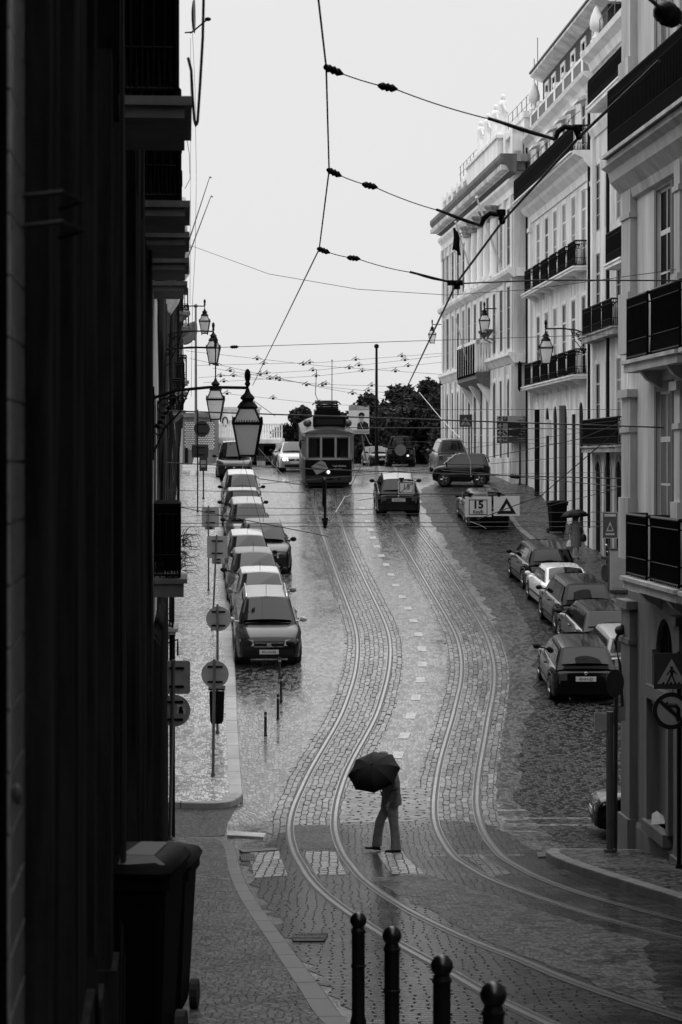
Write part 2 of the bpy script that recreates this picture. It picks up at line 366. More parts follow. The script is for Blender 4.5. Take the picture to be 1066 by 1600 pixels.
def gp(pts,dz=0): return [Vector(G(x,y,dz)) for x,y in pts]
LL=[(491.7,770),(493,800),(502,830),(512.6,860),(526,900),(541.3,940),(553,972),(558.5,1000),(558,1030),(553,1060),(543.5,1090),(532,1120),(509.5,1160),(486,1200),(467,1240),(458.5,1260),(453,1280),(451.3,1300),(455,1322),(464,1343),(477,1367),(500,1393),(527,1415),(561,1439),(605,1467),(649,1492),(700,1520),(754,1552),(820,1585),(900,1622)]
LR=[(524.5,770),(528,800),(538,830),(549,860),(567,900),(586.5,940),(601.4,972),(609.5,1000),(610.2,1030),(606,1060),(598,1090),(588,1120),(566.6,1160),(545,1200),(531,1240),(526.5,1260),(524,1280),(525,1300),(531.5,1322),(543,1343),(561,1367),(590,1391),(622,1412),(650,1428),(696,1451),(747,1474),(820,1502),(870,1524),(942,1551),(1066,1592)]
RL=[(596,785),(607,811),(624,840),(637,860),(660,900),(681,936),(695,960),(710,988),(718.5,1014.6),(721.3,1041.6),(719,1068.6),(714,1090),(707,1120),(695,1160),(684.5,1200),(678.5,1240),(677,1262),(678.5,1284),(685,1304),(697,1325),(721,1349),(757,1371),(814,1393.5),(875,1415),(942,1436),(1010,1454),(1066,1468),(1150,1488)]
RR=[(629,785),(643,814),(661,840),(677,860),(703.5,900),(729,939),(740,958),(755.7,985),(766,1011),(772.5,1041.6),(772.6,1068.6),(769,1095),(763.5,1120),(757,1160),(749.5,1200),(745.5,1240),(746,1262),(749.5,1281),(757,1302),(770,1322),(790,1342),(817,1359),(858,1378),(908.6,1396),(949,1408.5),(1000,1422),(1066,1439),(1150,1459)]
def track(A,B,nm):
    a=smooth2(catmull(gp(A),6),6); b=smooth2(catmull(gp(B),6),6)
    # continue beyond the crest
    for l,tgt in ((a,nm[1]),(b,nm[2])):
        p0=l[0]; d=(Vector(tgt)-p0); l[:0]=[p0+d*(1-i/20) for i in range(20)]
    # carry on past the frame
    for l in (a,b):
        d=(l[-1]-l[-6]).normalized(); l+= [l[-1]+d*1.0*i for i in range(1,7)]
    c=[]
    m=min(len(a),len(b))
    for p in a:
        q=min(b,key=lambda q:(q-p).length); c.append((p+q)/2)
    c=[p for i,p in enumerate(c) if i==0 or (p-c[i-1]).length>.02]
    struct(ribbon(c,-.84,.84,.004,'track_paving','track_setts'))
    for l,sg in ((a,1),(b,-1)):
        mb=MB(); n=len(l)
        ro=struct(ribbon(l,-.03,.03,.013,'tram_rail','rail_steel'))
        struct(ribbon(l,sg*.031,sg*.08,.009,'rail_channel','rail_groove')); struct(ribbon(l,-sg*.031,-sg*.065,.008,'rail_channel','rail_groove'))
        struct(ribbon(l,sg*.081,sg*.1,.012,'tram_rail','rail_steel'))
    return c
cL=track(LL,LR,('left',(-1.7,150),(-.8,150))); cR=track(RL,RR,('right',(2.6,150),(3.5,150)))

# square dashes between the two tracks
mb=MB(); 
for px,py in [(566,794),(570,803),(575,815),(579,828),(583,840.5),(589,854),(596,868.5),(603.5,882.5),(611,898),(618.5,914.5),(628.5,932.5),(637.5,950.5),(646,970),(654,991.5),(659.5,1014),(660,1038),(657,1062.5),(650,1090),(642,1118.5),(632,1149.5),(622,1180)]:
    x,y=G(px,py); hw=.12; hl=.33
    tx=(0 if py>1180 else 0)
    c=min(cL+cR,key=lambda q:(q-Vector((x,y))).length); i=0
    ln=cL; i=min(range(len(ln)),key=lambda k:(ln[k]-Vector((x,y))).length); t=(ln[max(i-3,0)]-ln[min(i+3,len(ln)-1)]).normalized(); nr=Vector((-t.y,t.x))
    q=[Vector((x,y))+t*a*hl+nr*b*hw for a,b in ((-1,-1),(-1,1),(1,1),(1,-1))]
    mb.add([(p.x,p.y,g(p.y)+.007) for p in q],[(0,1,2,3)])
struct(mb.build('road_marking','road_paint'))

# --- left upper pavement
wallC=lambda y:-3.85-.066*(y-43)
kl=[(379.5,1236),(373,1150),(368.5,1060),(364,995),(358.5,940),(353,880),(349,812),(346,757),(343,742)]
K1=[Vector(G(x,y,.13)) for x,y in kl]; K1.append(Vector((-7.6,135))); K1.append(Vector((-8.6,150)))
corner=[Vector(G(x,y,.13)) for x,y in [(240,1252),(300,1254),(340,1254.5),(362,1252),(374,1247),(379,1240)]]
line=polyline_samples(corner[:-1],.15)+polyline_samples(smooth2(catmull([corner[-1]]+K1[0:],5),2),.4)
line=smooth2(line,2)
kerb(line,'kerb',side=1)
slab([(p.x-.1,p.y+.12) for p in line]+[(-30,150),(-30,line[0].y+.1)],.128,'left_pavement','calcada_paving')
# inner pale stone edging next to kerb
# --- left lower pavement (foreground)
kl2=[(240,1309),(320,1308),(345,1309),(358,1313),(367,1321),(372,1336),(378,1360),(395,1396),(420,1432),(446,1466),(471,1500),(506,1545),(546,1598)]
K2=[Vector(G(x,y,.13)) for x,y in kl2]
K2+= [Vector((.36,13.5)),Vector((.7,9)),Vector((1.05,4)),Vector((1.3,0)),Vector((1.5,-12))]
line2=smooth2(polyline_samples(smooth2(catmull(K2,5),2),.25),2)
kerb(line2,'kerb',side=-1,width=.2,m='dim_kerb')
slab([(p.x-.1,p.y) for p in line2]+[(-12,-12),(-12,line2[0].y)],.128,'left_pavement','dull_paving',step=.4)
# alley asphalt between the two pavements + ramp slabs
slab([(-30,G(300,1300)[1]),(-30,G(300,1256)[1]),G(372,1256),G(356,1285),G(352,1306),G(300,1309)],.006,'side_alley','worn_asphalt')
mb=MB(); 
a=[G(355,1301),G(416,1305),G(412,1311),G(355,1308)]
mb.prism([(x,y,g(y)-.02) for x,y in a],(0,0,.06)); o=struct(mb.build('crossing_slab','grey_stone'))
mb=MB(); a=[G(374,1330),G(430,1327),G(436,1330),G(380,1334)]
mb.prism([(x,y,g(y)-.02) for x,y in a],(0,0,.05)); struct(mb.build('crossing_slab','dim_stone'))
# patches of pale setts on the crossing
def patch(pts,m,nm,dz=.0085,rot=0):
    q=[G(*p) for p in pts]; mb=MB(); mb.uv=[]; K=24; rp=random.Random(int(pts[0][0]))
    n1=[[rp.uniform(-1,1) for _ in range(40)] for _ in range(4)]
    amp=.0 if m.endswith('setts') else .05
    for i in range(K+1):
        for j in range(K+1):
            u=i/K; v=j/K
            x=(1-u)*((1-v)*q[0][0]+v*q[3][0])+u*((1-v)*q[1][0]+v*q[2][0]); y=(1-u)*((1-v)*q[0][1]+v*q[3][1])+u*((1-v)*q[1][1]+v*q[2][1])
            if i in (0,K): y+=amp*1.6*n1[0][j]; x+=amp*n1[1][j]
            if j in (0,K): x+=amp*n1[2][i]; y+=amp*1.6*n1[3][i]
            mb.v.append((x,y,g(y)+dz)); mb.uv.append((y,x) if not rot else (x,y))
    for i in range(K):
        for j in range(K): a=i*(K+1)+j; mb.f.append((a,a+1,a+K+2,a+K+1))
    return struct(mb.build(nm,m))
patch([(474,1331),(524,1331),(541,1367),(494,1368)],'bright_setts','pale_setts')
patch([(388,1331),(436,1330),(450,1369),(398,1372)],'bright_setts','pale_setts')
patch([(590,1334),(625,1325),(663,1366),(612,1366)],'bright_setts','pale_setts',.0075)
patch([(728,1338),(752,1334),(800,1366),(768,1372)],'track_setts','pale_setts')
# dark asphalt patches
patch([(455,1290),(522,1290),(527,1326),(462,1328)],'worn_asphalt','asphalt_patch',.0079)
#patch([(536,1290),(672,1286),(684,1328),(548,1330)],'asphalt','asphalt_patch',.0078)
patch([(545,1232),(668,1232),(664,1284),(534,1286)],'track_setts','asphalt_patch',.0062,1)
#patch([(684,1284),(742,1284),(752,1322),(696,1322)],'asphalt','asphalt_patch',.0079)
patch([(575,1372),(672,1368),(1010,1470),(1040,1580)],'dull_paving','worn_patch',.0075)
#patch([(384,1374),(470,1372),(560,1480),(440,1460)],'asphalt','asphalt_patch',.0075)
#patch([(440,1466),(500,1440),(640,1590),(560,1600)],'asphalt','asphalt_patch',.0072)
# --- right corner pavement
kr=[(1180,1440),(1066,1404),(1000,1384),(930,1362),(880,1345),(860,1336),(853,1330),(858,1326.5),(875,1325.5),(975,1327),(1200,1329)]
K3=[Vector(G(x,y,.13)) for x,y in kr]; K3=[Vector((9.5,23.0)),Vector((7.6,27.5))]+K3[0:]
line3=smooth2(polyline_samples(smooth2(catmull(K3,6),1),.2),1)
kerb(line3,'kerb',side=-1,width=.22,m='dim_stone')
slab([(p.x,p.y) for p in line3]+[(16,line3[-1].y),(16,23)],.128,'corner_pavement','dull_paving',step=.4)
# --- right far pavement
KR=[Vector(p) for p in [(6.0,150),(5.75,118),(6.25,105),(6.8,96),(7.2,86.5),(7.55,83.5),(8.1,76),(8.45,70),(8.65,62),(8.7,52),(8.9,49.5),(9.8,48.6),(30,48.4)]]
line4=smooth2(polyline_samples(KR,.4),3)
kerb(line4,'kerb',side=1,m='dim_stone',width=.22)
slab([(p.x+.1,p.y) for p in line4]+[(30,150)],.128,'right_pavement','dull_paving')
# road stains / grates
def grate(pts,label,n=9):
    q=[Vector((*G(*p),0)) for p in pts]; 
    for v in q: v.z=g(v.y)+.012
    o=thing('drain_grate',label,'drain grate',q[0],0)
    mb=MB(); k=[v-q[0] for v in q]; mb.prism(k,(0,0,-.006)); mb.build('grate_pit','black_paint',o)
    mb=MB()
    for i in range(n+1):
        a=k[0].lerp(k[1],i/n); b=k[3].lerp(k[2],i/n); mb.bar(a+Vector((0,0,.006)),b+Vector((0,0,.006)),.011,4)
    for i in range(3):
        a=k[0].lerp(k[3],i/2); b=k[1].lerp(k[2],i/2); mb.bar(a+Vector((0,0,.006)),b+Vector((0,0,.006)),.012,4)
    mb.build('grate_bars','galvanised',o)
grate([(460,1462),(512,1461),(506,1472),(458,1472)],'pierced iron drain grate in the road edge behind the tallest bollard',12)
grate([(375,1337),(398,1336),(398,1346),(378,1346)],'slotted black drain beside the pale setts at the left pavement corner',6)
grate([(840,1334),(853,1333),(857,1340),(842,1341)],'small slotted drain off the tip of the right corner pavement',5)

# darker, duller cobbles, with a broken strip of mid-toned ones along the track: lower crossing and the right hand lane
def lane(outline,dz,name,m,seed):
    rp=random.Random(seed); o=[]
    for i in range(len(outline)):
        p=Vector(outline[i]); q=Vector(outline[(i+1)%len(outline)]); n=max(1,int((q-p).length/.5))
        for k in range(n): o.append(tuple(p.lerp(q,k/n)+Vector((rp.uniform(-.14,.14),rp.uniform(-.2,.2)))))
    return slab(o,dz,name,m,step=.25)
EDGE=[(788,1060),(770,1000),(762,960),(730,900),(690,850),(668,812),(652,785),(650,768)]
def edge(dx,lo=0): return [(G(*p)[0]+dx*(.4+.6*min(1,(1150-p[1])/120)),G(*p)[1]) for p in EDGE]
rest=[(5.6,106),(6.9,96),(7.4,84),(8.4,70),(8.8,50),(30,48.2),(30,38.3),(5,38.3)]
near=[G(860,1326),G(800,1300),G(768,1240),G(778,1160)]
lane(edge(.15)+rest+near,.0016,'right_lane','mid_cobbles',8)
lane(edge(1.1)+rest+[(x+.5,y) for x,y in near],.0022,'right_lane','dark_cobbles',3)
lane([G(440,1300),G(600,1275),G(770,1290),G(850,1336),(7,28),(10,22),(10,-10),(1.2,-10),(1.0,4),(.36,13.5),G(471,1500),G(400,1400),G(376,1340)],.0052,'lower_crossing','dark_setts',4)  # foreground setts darkened: the dim reflection there is put into their colour
# ================================================================== BUILDINGS
class Bld:
    """building whose facade is the local xz plane (x along, y outward to the street, z up from its base)"""
    def __init__(s,name,label,p0,p1,zb,cat='building',group=None):
        p0=Vector(p0); p1=Vector(p1); d=p1-p0; s.L=d.length; s.zb=zb
        s.root=thing(name,label,cat,(p0.x,p0.y,zb),math.atan2(d.y,d.x),group)
    def part(s,name,mb,m,parent=None,smooth=None):
        mb.v=[(x,y,z-s.zb) for x,y,z in mb.v]; return mb.build(name,m,parent or s.root,smooth)
    def shell(s,h0,h1,ops,m,depth=10,rd=.25,name='wall',sides=True,ends=(True,True)):
        mb=MB(); mb.wall(0,s.L,h0,h1,ops,rd)
        mb.quad((0,0,h0),(0,0,h1),(0,-depth,h1),(0,-depth,h0)); mb.quad((s.L,0,h0),(s.L,-depth,h0),(s.L,-depth,h1),(s.L,0,h1))
        mb.quad((0,-depth,h0),(0,-depth,h1),(s.L,-depth,h1),(s.L,-depth,h0)); mb.quad((0,0,h1),(s.L,0,h1),(s.L,-depth,h1),(0,-depth,h1))
        # dark inside so that openings never show the sky
        return s.part(name,mb,m)
    def window(s,a,b,c,d,rd=.25,frame='white_wood',name='window',sash=(2,3),surround=None,sw=.14,glass=None,trans=None):
        if glass is None: glass='curtained_glass' if (int(abs(a)*37+abs(c)*91)%10)<3 else 'glass_dark'
        y=-rd+.024; mb=MB(); t=.045; e=.006 if rd<.1 else .02
        mb.box(a,a+t,y,y+e,c,d); mb.box(b-t,b,y,y+e,c,d); mb.box(a+t,b-t,y,y+e,c,c+t*1.6); mb.box(a+t,b-t,y,y+e,d-t,d)
        nx,nz=sash
        for i in range(1,nx): u=a+(b-a)*i/nx; mb.box(u-.02,u+.02,y+.001,y+e+.001,c+t,d-t)
        for j in range(1,nz): z=c+(d-c)*j/nz; mb.box(a+t,b-t,y+.002,y+e-.001,z-.018,z+.018)
        if trans: mb.box(a+t,b-t,y+.0005,y+e+.004,trans-.04,trans+.04)
        w=s.part(name,mb,frame)
        yp=y+.003; g_=MB().quad((a,yp,c),(a,yp,d),(b,yp,d),(b,yp,c)); s.part('pane',g_,glass,w)
        if surround:
            mb=MB(); k=.018
            mb.box(a-sw,a-.001,-.02,k,c,d+sw); mb.box(b+.001,b+sw,-.02,k,c,d+sw); mb.box(a-.0005,b+.0005,-.02,k-.003,d+.001,d+sw)
            s.part('surround',mb,surround,w)
        return w
    def door(s,a,b,c,d,rd=.25,m='dark_wood',arch=False):
        y=-rd+.02; mb=MB(); mb.box(a,b,y-.05,y,c,d); k_=.012
        for u in (a+(b-a)*.07,a+(b-a)*.53): mb.box(u,u+(b-a)*.4,y-.001,y+k_,c+.15,c+(d-c)*.42); mb.box(u,u+(b-a)*.4,y-.001,y+k_,c+(d-c)*.47,c+(d-c)*.8)
        return s.part('door',mb,m)
    def moulding(s,prof,name,m,u0=None,u1=None,parent=None):
        """prof [(outward,h)...] swept along the facade"""
        u0=0 if u0 is None else u0; u1=s.L if u1 is None else u1
        mb=MB(); mb.prism([(u0,w,h) for w,h in prof],(u1-u0,0,0)); return s.part(name,mb,m,parent)
    def rail(s,path,h0,hh,mb=None,sp=.11,r=.011,knobs=True,posts=True):
        mb=mb or MB()
        for (a,b) in zip(path[:-1],path[1:]):
            a=Vector((a[0],a[1],h0)); b=Vector((b[0],b[1],h0)); n=max(2,int((b-a).length/sp))
            for z,rr in ((.06,.018),(hh*.32,.011),(hh*.86,.012),(hh,.028)): mb.bar(a+Vector((0,0,z)),b+Vector((0,0,z)),rr,4)
            for i in range(n+1):
                p=a.lerp(b,i/n); rr=r*1.9 if (posts and i in (0,n)) else r
                mb.bar(p+Vector((0,0,.02)),p+Vector((0,0,hh)),rr,4)
            if knobs:
                for i in range(n):
                    p=a.lerp(b,(i+.5)/n)
                    mb.bar(p+Vector((0,0,.08)),p+Vector((0,0,hh*.31)),.02,4,.006); mb.bar(p+Vector((0,0,hh*.87)),p+Vector((0,0,hh*.98)),.006,4,.022)
        return mb
    def balcony(s,u0,u1,h,p,t=.18,slab='white_stone',rail='dark_iron',hh=1.05,cover=None,corbels=0,sp=.11,y0=0.0,panels=None,split=False):
        mb=MB(); mb.box(u0,u1,y0,p,h-t,h); mb.box(u0-.04,u1+.04,y0,p+.05,h-.06,h+.002)
        if corbels:
            for i in range(corbels):
                u=u0+(u1-u0)*(i+.5)/corbels; mb.prism([(u-.09,y0,h-t),(u-.09,p*.85,h-t),(u-.09,p*.6,h-t-.14),(u-.09,y0,h-t-.3)],(.18,0,0))
        b=s.part('balcony',mb,slab)
        if split:
            q=p-.06
            for a,c in panels:
                r=s.part('railing',s.rail([(a,y0),(a,q),(c,q),(c,y0)],h,hh,sp=.12),rail,b); mb=MB(); mb.box(a+.03,c-.03,q-.028,q-.02,h+.2,h+hh-.04); s.part('cover_sheet',mb,'iron_cover',r) if False else s.part('cover_sheet',mb,'iron_cover',b)
            return b
        q=p-.06; r=s.part('railing',s.rail([(u0+.04,y0),(u0+.04,q),(u1-.04,q),(u1-.04,y0)],h,hh,sp=sp),rail,b)
        if cover:
            mb=MB(); z0,z1=h+.24,h+hh-.04
            for a,c in (panels or [(u0+.06,u1-.06)]): mb.box(a,c,q-.028,q-.02,z0,z1)
            if cover=='all': mb.box(u0+.05,u0+.058,y0+.02,q-.03,z0,z1); mb.box(u1-.058,u1-.05,y0+.02,q-.03,z0,z1)
            s.part('cover_sheet',mb,'iron_cover',b)
        return b

def onR(px,X0,Y0,sl,off=0.0):
    """depth at which pixel column px meets the facade line X = X0 - off + sl*(Y-Y0)"""
    return (X0-off-sl*Y0)/((px-CX)/F-sl)

# ---------------------------------------------------------------- corner house with pilasters, right foreground
X0,Y0,sl=5.11,37.6,-.07
def NX(y): return X0+sl*(y-Y0)
B=Bld('corner_house','tall grey corner house with stone pilasters and stacked black balconies, nearest building on the right',(NX(-28),-28),(NX(37.6),37.6),-7.0)  # carried on unseen behind the viewer to shade the street
U=lambda y: B.L-(37.6-y)*math.sqrt(1+sl*sl)     # facade coordinate of a depth
wc=[34.72-3.0*i for i in range(0,7)]                  # window axes
wins=[]
for i,yc in enumerate(wc):
    u=U(yc)
    for fl,(c,d) in enumerate([(5.42,8.0),(1.72,4.5),(-1.93,1.15)]): wins.append((u-.52,u+.52,c,d))
    wins.append((u-.62,u+.62,-3.75,-2.6,True))
doors=[(U(36.55)-.0,U(36.55)+.0,0,0)]
nich=[(U(34.95)-.72,U(34.95)+.72,-6.05,-4.1)]
B.shell(-2.3,14.5,[o for o in wins if o[2]>-2.3],'grey_plaster',12,.08)
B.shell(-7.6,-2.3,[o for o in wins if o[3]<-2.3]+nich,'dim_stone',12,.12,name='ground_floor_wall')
for o in wins:
    if len(o)==4: B.window(o[0],o[1],o[2],o[3],.08,'white_wood',sash=(2,4),surround='dim_stone',sw=.17,trans=o[2]+(o[3]-o[2])*.74)
    else:
        B.window(o[0],o[1],o[2],o[3],.12,'dark_wood',sash=(6,1))
        mb=MB(); mb.box(o[0]-.3,o[1]+.3,-.02,.13,o[2]-.22,o[2]); mb.box(o[0]-.22,o[0],-.02,.06,o[2],o[3]-.55); mb.box(o[1],o[1]+.22,-.02,.06,o[2],o[3]-.55)
        B.part('window_sill',mb,'dim_stone')
mb=MB(); mb.quad((nich[0][0],-.11,-6.05),(nich[0][0],-.11,-4.1),(nich[0][1],-.11,-4.1),(nich[0][1],-.11,-6.05)); B.part('niche_back',mb,'dim_stone')
mb=MB(); mb.box(nich[0][0]-.1,nich[0][1]+.1,-.2,.16,-6.25,-6.05); mb.box(nich[0][0]-.2,nich[0][0],.0,.09,-6.05,-4.0); mb.box(nich[0][1],nich[0][1]+.2,.0,.09,-6.05,-4.0)
B.part('niche_surround',mb,'dim_stone')
# pilasters with plinth, necking and cap
def pilaster(ua,ub,h0,h1,p,m='grey_stone',b=B):
    mb=MB(); mb.box(ua,ub,-.05,p,h0,h1)
    mb.box(ua-.05,ub+.05,-.05,p+.05,h0-.02,h0+1.05); mb.box(ua-.03,ub+.03,-.05,p+.03,h1-.75,h1-.66); mb.box(ua-.06,ub+.06,-.05,p+.07,h1-.14,h1+.001)
    return b.part('pilaster',mb,m)
pl=[(U(37.6),U(36.85))]+[(U(33.4-3*i)-.3,U(33.4-3*i)+.1) for i in range(0,6,2)]
for k,(a,b_) in enumerate(pl):
    a,b_=min(a,b_),max(a,b_)
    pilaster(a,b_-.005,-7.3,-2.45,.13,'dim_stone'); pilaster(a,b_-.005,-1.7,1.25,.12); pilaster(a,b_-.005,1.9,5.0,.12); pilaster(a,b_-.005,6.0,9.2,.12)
B.moulding([(-.02,-7.6),(.05,-7.6),(.05,-6.35),(.02,-6.28),(-.02,-6.28)],'plinth','dim_stone')
B.moulding([(-.02,4.55),(.08,4.6),(.12,4.75),(.3,4.95),(.34,5.12),(.46,5.2),(.46,5.34),(-.02,5.34)],'cornice','grey_stone',0,B.L+.12)
B.moulding([(-.02,13.6),(.2,13.7),(.4,14.1),(.5,14.3),(.5,14.5),(-.02,14.5)],'cornice','grey_stone')
B.balcony(.5,U(37.2),5.36,.5,.06,'grey_stone',cover='front',hh=1.12,sp=.1)
for lvl,h in ((1,1.69),(2,-1.96)):
    y1=35.95 if lvl==1 else 36.0
    for i in range(3):
        ya=y1-i*4.3
        B.balcony(U(ya-3.95),U(ya),h,.42,.2,'grey_stone',cover='front',hh=1.05,corbels=2,sp=.1,panels=[(U(ya-1.6),U(ya)-.04),(U(ya-3.9),U(ya-1.95))],split=True)
mb=MB(); mb.tube([(U(37.25)+.1,.15,-2.9),(U(37.25)+.12,.28,-3.2),(U(37.25)+.1,.2,-3.6),(U(37.2)+.1,.16,-4.4)],.03,5); mb.sphere((U(37.25)+.1,.2,-3.0),.09); B.part('cable_clamp',mb,'cable')
# the paper scrap on the niche step
o=MB(); o.add([(-.12,-.05,0),(.1,-.09,.02),(.13,.08,.1),(.0,.12,.2),(-.09,.06,.16)],[(0,1,2,3,4)]); ob=o.build('paper_scrap','paper'); p=B.root.matrix_basis@Vector((nich[0][0]+.95,.0,-6.05+7.0)); ob.location=p
sol=ob.modifiers.new('thick','SOLIDIFY'); sol.thickness=.012
tag(ob,'scrap of white paper left on a stone step of the corner house','litter')

# ---------------------------------------------------------------- middle house with three balcony rows (B3) and its neighbour (B4)
X3,Y3,s3=8.81,98.6,-.055
def BX(y): return X3+s3*(y-Y3)
B=Bld('balcony_house','pale four storey house with urns on its parapet and two long rows of black railings',(BX(81.6),81.6),(BX(98.6),98.6),-4.2)
k3=math.sqrt(1+s3*s3); U=lambda y:(y-81.6)*k3
ax=[95.9,93.4,91.0,88.6,86.2,83.75]; wins=[]
for yc in ax:
    u=U(yc)
    for c,d in ((7.7,10.75),(3.44,6.55)): wins.append((u-.5,u+.5,c,d))
    wins.append((u-.45,u+.45,12.05,14.15))
gro=[]
for i,yc in enumerate([96.4,93.1,90.9,88.3,84.3]):
    gro.append((U(yc)-.55,U(yc)+.55,g(yc)+.1,2.35,True))
gro.append((U(86.1)-.5,U(86.1)+.5,g(86.1)+.1,1.9)); gro.append((U(82.6)-.4,U(82.6)+.4,g(82.6)+.1,1.9))
B.shell(-5.5,15.0,wins+gro,'light_plaster',11,.05)
for o in wins: B.window(*o[:4],.05,'white_wood',sash=(2,4),surround='white_stone',sw=.16,trans=o[2]+(o[3]-o[2])*.75)
for o in gro:
    B.door(*o[:4],.045)
    mb=MB(); a,b_,c,d=o[:4]; mb.box(a-.2,a-.001,-.02,.02,c-.3,d+(-.5 if len(o)>4 else .2)); mb.box(b_+.001,b_+.2,-.02,.02,c-.3,d+(-.5 if len(o)>4 else .2))
    if len(o)>4:
        r=(b_-a)/2; um=(a+b_)/2
        for i in range(8):
            t0,t1=math.pi*i/8,math.pi*(i+1)/8
            q=[(um+rr*math.cos(t),-.02,d-r+rr*math.sin(t)*(1.0 if rr==r else 1.12)) for rr,t in ((r,t0),(r+.22,t0),(r+.22,t1),(r,t1))]
            mb.prism(q,(0,.045,0))
    else: mb.box(a-.0005,b_+.0005,-.02,.018,d,d+.2)
    B.part('door_surround',mb,'white_stone')
for uc in (U(81.6)+.45,U(98.6)-.4,U(87.4)-.0):
    w=.42
    if uc==U(87.4): continue
    mb=MB(); mb.box(uc-w,uc+w,-.02,.1,-5.4,11.25); mb.box(uc-w-.05,uc+w+.05,-.02,.16,10.6,10.8); mb.box(uc-w-.06,uc+w+.06,-.02,.17,-5.4,-2.6); B.part('pilaster',mb,'white_stone')
B.moulding([(-.02,11.0),(.06,11.0),(.1,11.3),(.35,11.55),(.42,11.7),(.75,11.85),(.78,12.0),(-.02,12.0)],'cornice','white_stone',-.1,B.L+.1)
pan=lambda h:[(U(y)-.86,U(y)+.86) for y in ax]
B.balcony(.3,B.L-.0,12.005,.8,.02,'white_stone',hh=1.02,cover='front')
for h in (7.65,3.39): B.balcony(U(82.9),U(97.4),h,.55,.16,'white_stone',hh=1.0,corbels=7,cover='front',panels=pan(h),split=True)
B.moulding([(-.02,14.45),(.05,14.5),(.12,14.7),(.4,14.9),(.45,15.05),(-.02,15.05)],'cornice','white_stone',-.1,B.L+.1)
# small awnings over the top windows
for yc in ax:
    u=U(yc); mb=MB(); mb.prism([(u-.62,.0,14.28),(u-.62,.35,14.16),(u-.62,.35,14.26),(u-.62,.0,14.42)],(1.24,0,0)); B.part('window_hood',mb,'white_stone')
    mb=MB(); mb.bar((u+.7,.02,14.0),(u+.72,.5,13.6),.012,4); mb.bar((u+.72,.5,13.6),(u+.75,.5,13.3),.012,4); B.part('wall_hook',mb,'dark_iron')
# parapet with piers and dark panels
mb=MB(); n=7
for i in range(n+1):
    u=.25+(B.L-.5)*i/n; mb.box(u-.2,u+.2,-.3,.0,15.05,16.15); mb.box(u-.24,u+.24,-.34,.03,16.15,16.32)
mb.box(0,B.L,-.28,-.012,15.05,15.2); mb.box(.5,B.L-.5,-.28,-.012,16.02,16.14)
pp=B.part('parapet',mb,'white_stone')
mb=MB()
for i in range(n): u0=.25+(B.L-.5)*i/n+.25; u1=.25+(B.L-.5)*(i+1)/n-.25; mb.box(u0-.04,u1+.04,-.22,-.02,15.2,16.02)
B.part('parapet_panel',mb,'dim_stone',pp)
for u in (.25,B.L-.25):
    mb=MB(); mb.lathe([(.1,0),(.22,.05),(.12,.15),(.1,.3),(.25,.42),(.27,.65),(.22,.9),(.1,1.2),(.03,1.32)],(u,-.17,16.32),12); B.part('urn',mb,'white_stone',smooth=50)
# attic with white dormers and overhanging eaves
aw=[(U(y)-.42,U(y)+.42,16.05,17.3) for y in (97.2,95.2,92.6,89.9,87.3,84.6)]
mb=MB(); WA=-.62; mb.wall(.3,B.L+.0,15.0,18.0,aw,.06,w=WA); mb.quad((B.L,WA,15),(B.L,-9,15),(B.L,-9,18),(B.L,WA,18)); mb.quad((.3,WA,15),(.3,WA,18),(.3,-9,18),(.3,-9,15))
at=B.part('attic',mb,'slate_wall')
for a in aw:
    mb=MB(); y=WA
    mb.box(a[0]-.17,a[0],y-.02,y+.05,a[2]-.1,a[3]+.17); mb.box(a[1],a[1]+.17,y-.02,y+.05,a[2]-.1,a[3]+.17); mb.box(a[0],a[1],y-.02,y+.048,a[3],a[3]+.17); mb.box(a[0],a[1],y-.02,y+.048,a[2]-.1,a[2]); mb.box((a[0]+a[1])/2-.04,(a[0]+a[1])/2+.04,y-.055,y-.03,a[2],a[3])
    w=B.part('attic_window',mb,'white_stone'); B.part('pane',MB().quad((a[0],y-.05,a[2]),(a[0],y-.05,a[3]),(a[1],y-.05,a[3]),(a[1],y-.05,a[2])),'glass_dark',w)
mb=MB(); mb.prism([(-.2,-.62,17.72),(-.2,-.08,17.98),(-.2,-.08,18.1),(-.2,-9,21.0),(-.2,-9,17.72)],(B.L+.6,0,0)); rf=B.part('roof',mb,'light_plaster')
mb=MB(); mb.prism([(-.25,-.03,18.11),(-.25,-.03,18.2),(-.25,-9,21.1),(-.25,-9,21.02)],(B.L+.7,0,0)); B.part('roof_slates',mb,'slate_roof',rf)
mb=MB(); pts=[(u,-1.0,18.3) for u in (1,B.L*.3,B.L*.6,B.L+.2)]
for i in range(9):
    u=1+(B.L-1)*i/8; mb.bar((u,-1.2,18.35),(u,-1.2,19.45),.02,4)
for z in (18.9,19.45): mb.bar((1,-1.2,z),(B.L,-1.2,z),.02,4)
mb.bar((B.L,-1.2,19.45),(B.L,-4,19.45),.02,4); mb.bar((B.L,-4,18.9),(B.L,-4,19.45),.02,4); B.part('roof_railing',mb,'galvanised',rf)
mb=MB(); mb.box(2.8,5.0,-3.0,-1.6,20.0,20.2); mb.box(3.0,4.9,-2.9,-1.7,20.2,21.6); mb.prism([(2.8,-1.5,20.4),(5.1,-1.5,20.4),(4.6,-1.5,19.6),(3.3,-1.5,19.6)],(0,-1.2,0)); B.part('roof_tank',mb,'slate_wall',rf)
for uu,rr in ((.05,.06),(B.L-.1,.05)):
    mb=MB(); mb.tube([(uu,.16,-4),(uu,.16,14.6)],rr,6); B.part('downpipe',mb,'dark_iron')
mb=MB(); mb.box(U(97.5),U(97.55),.6,.66,3.2,4.6); mb.box(U(97.3),U(98.3),.56,.6,3.3,4.55); B.part('hanging_banner',mb,'flag_dark')
mb=MB(); 
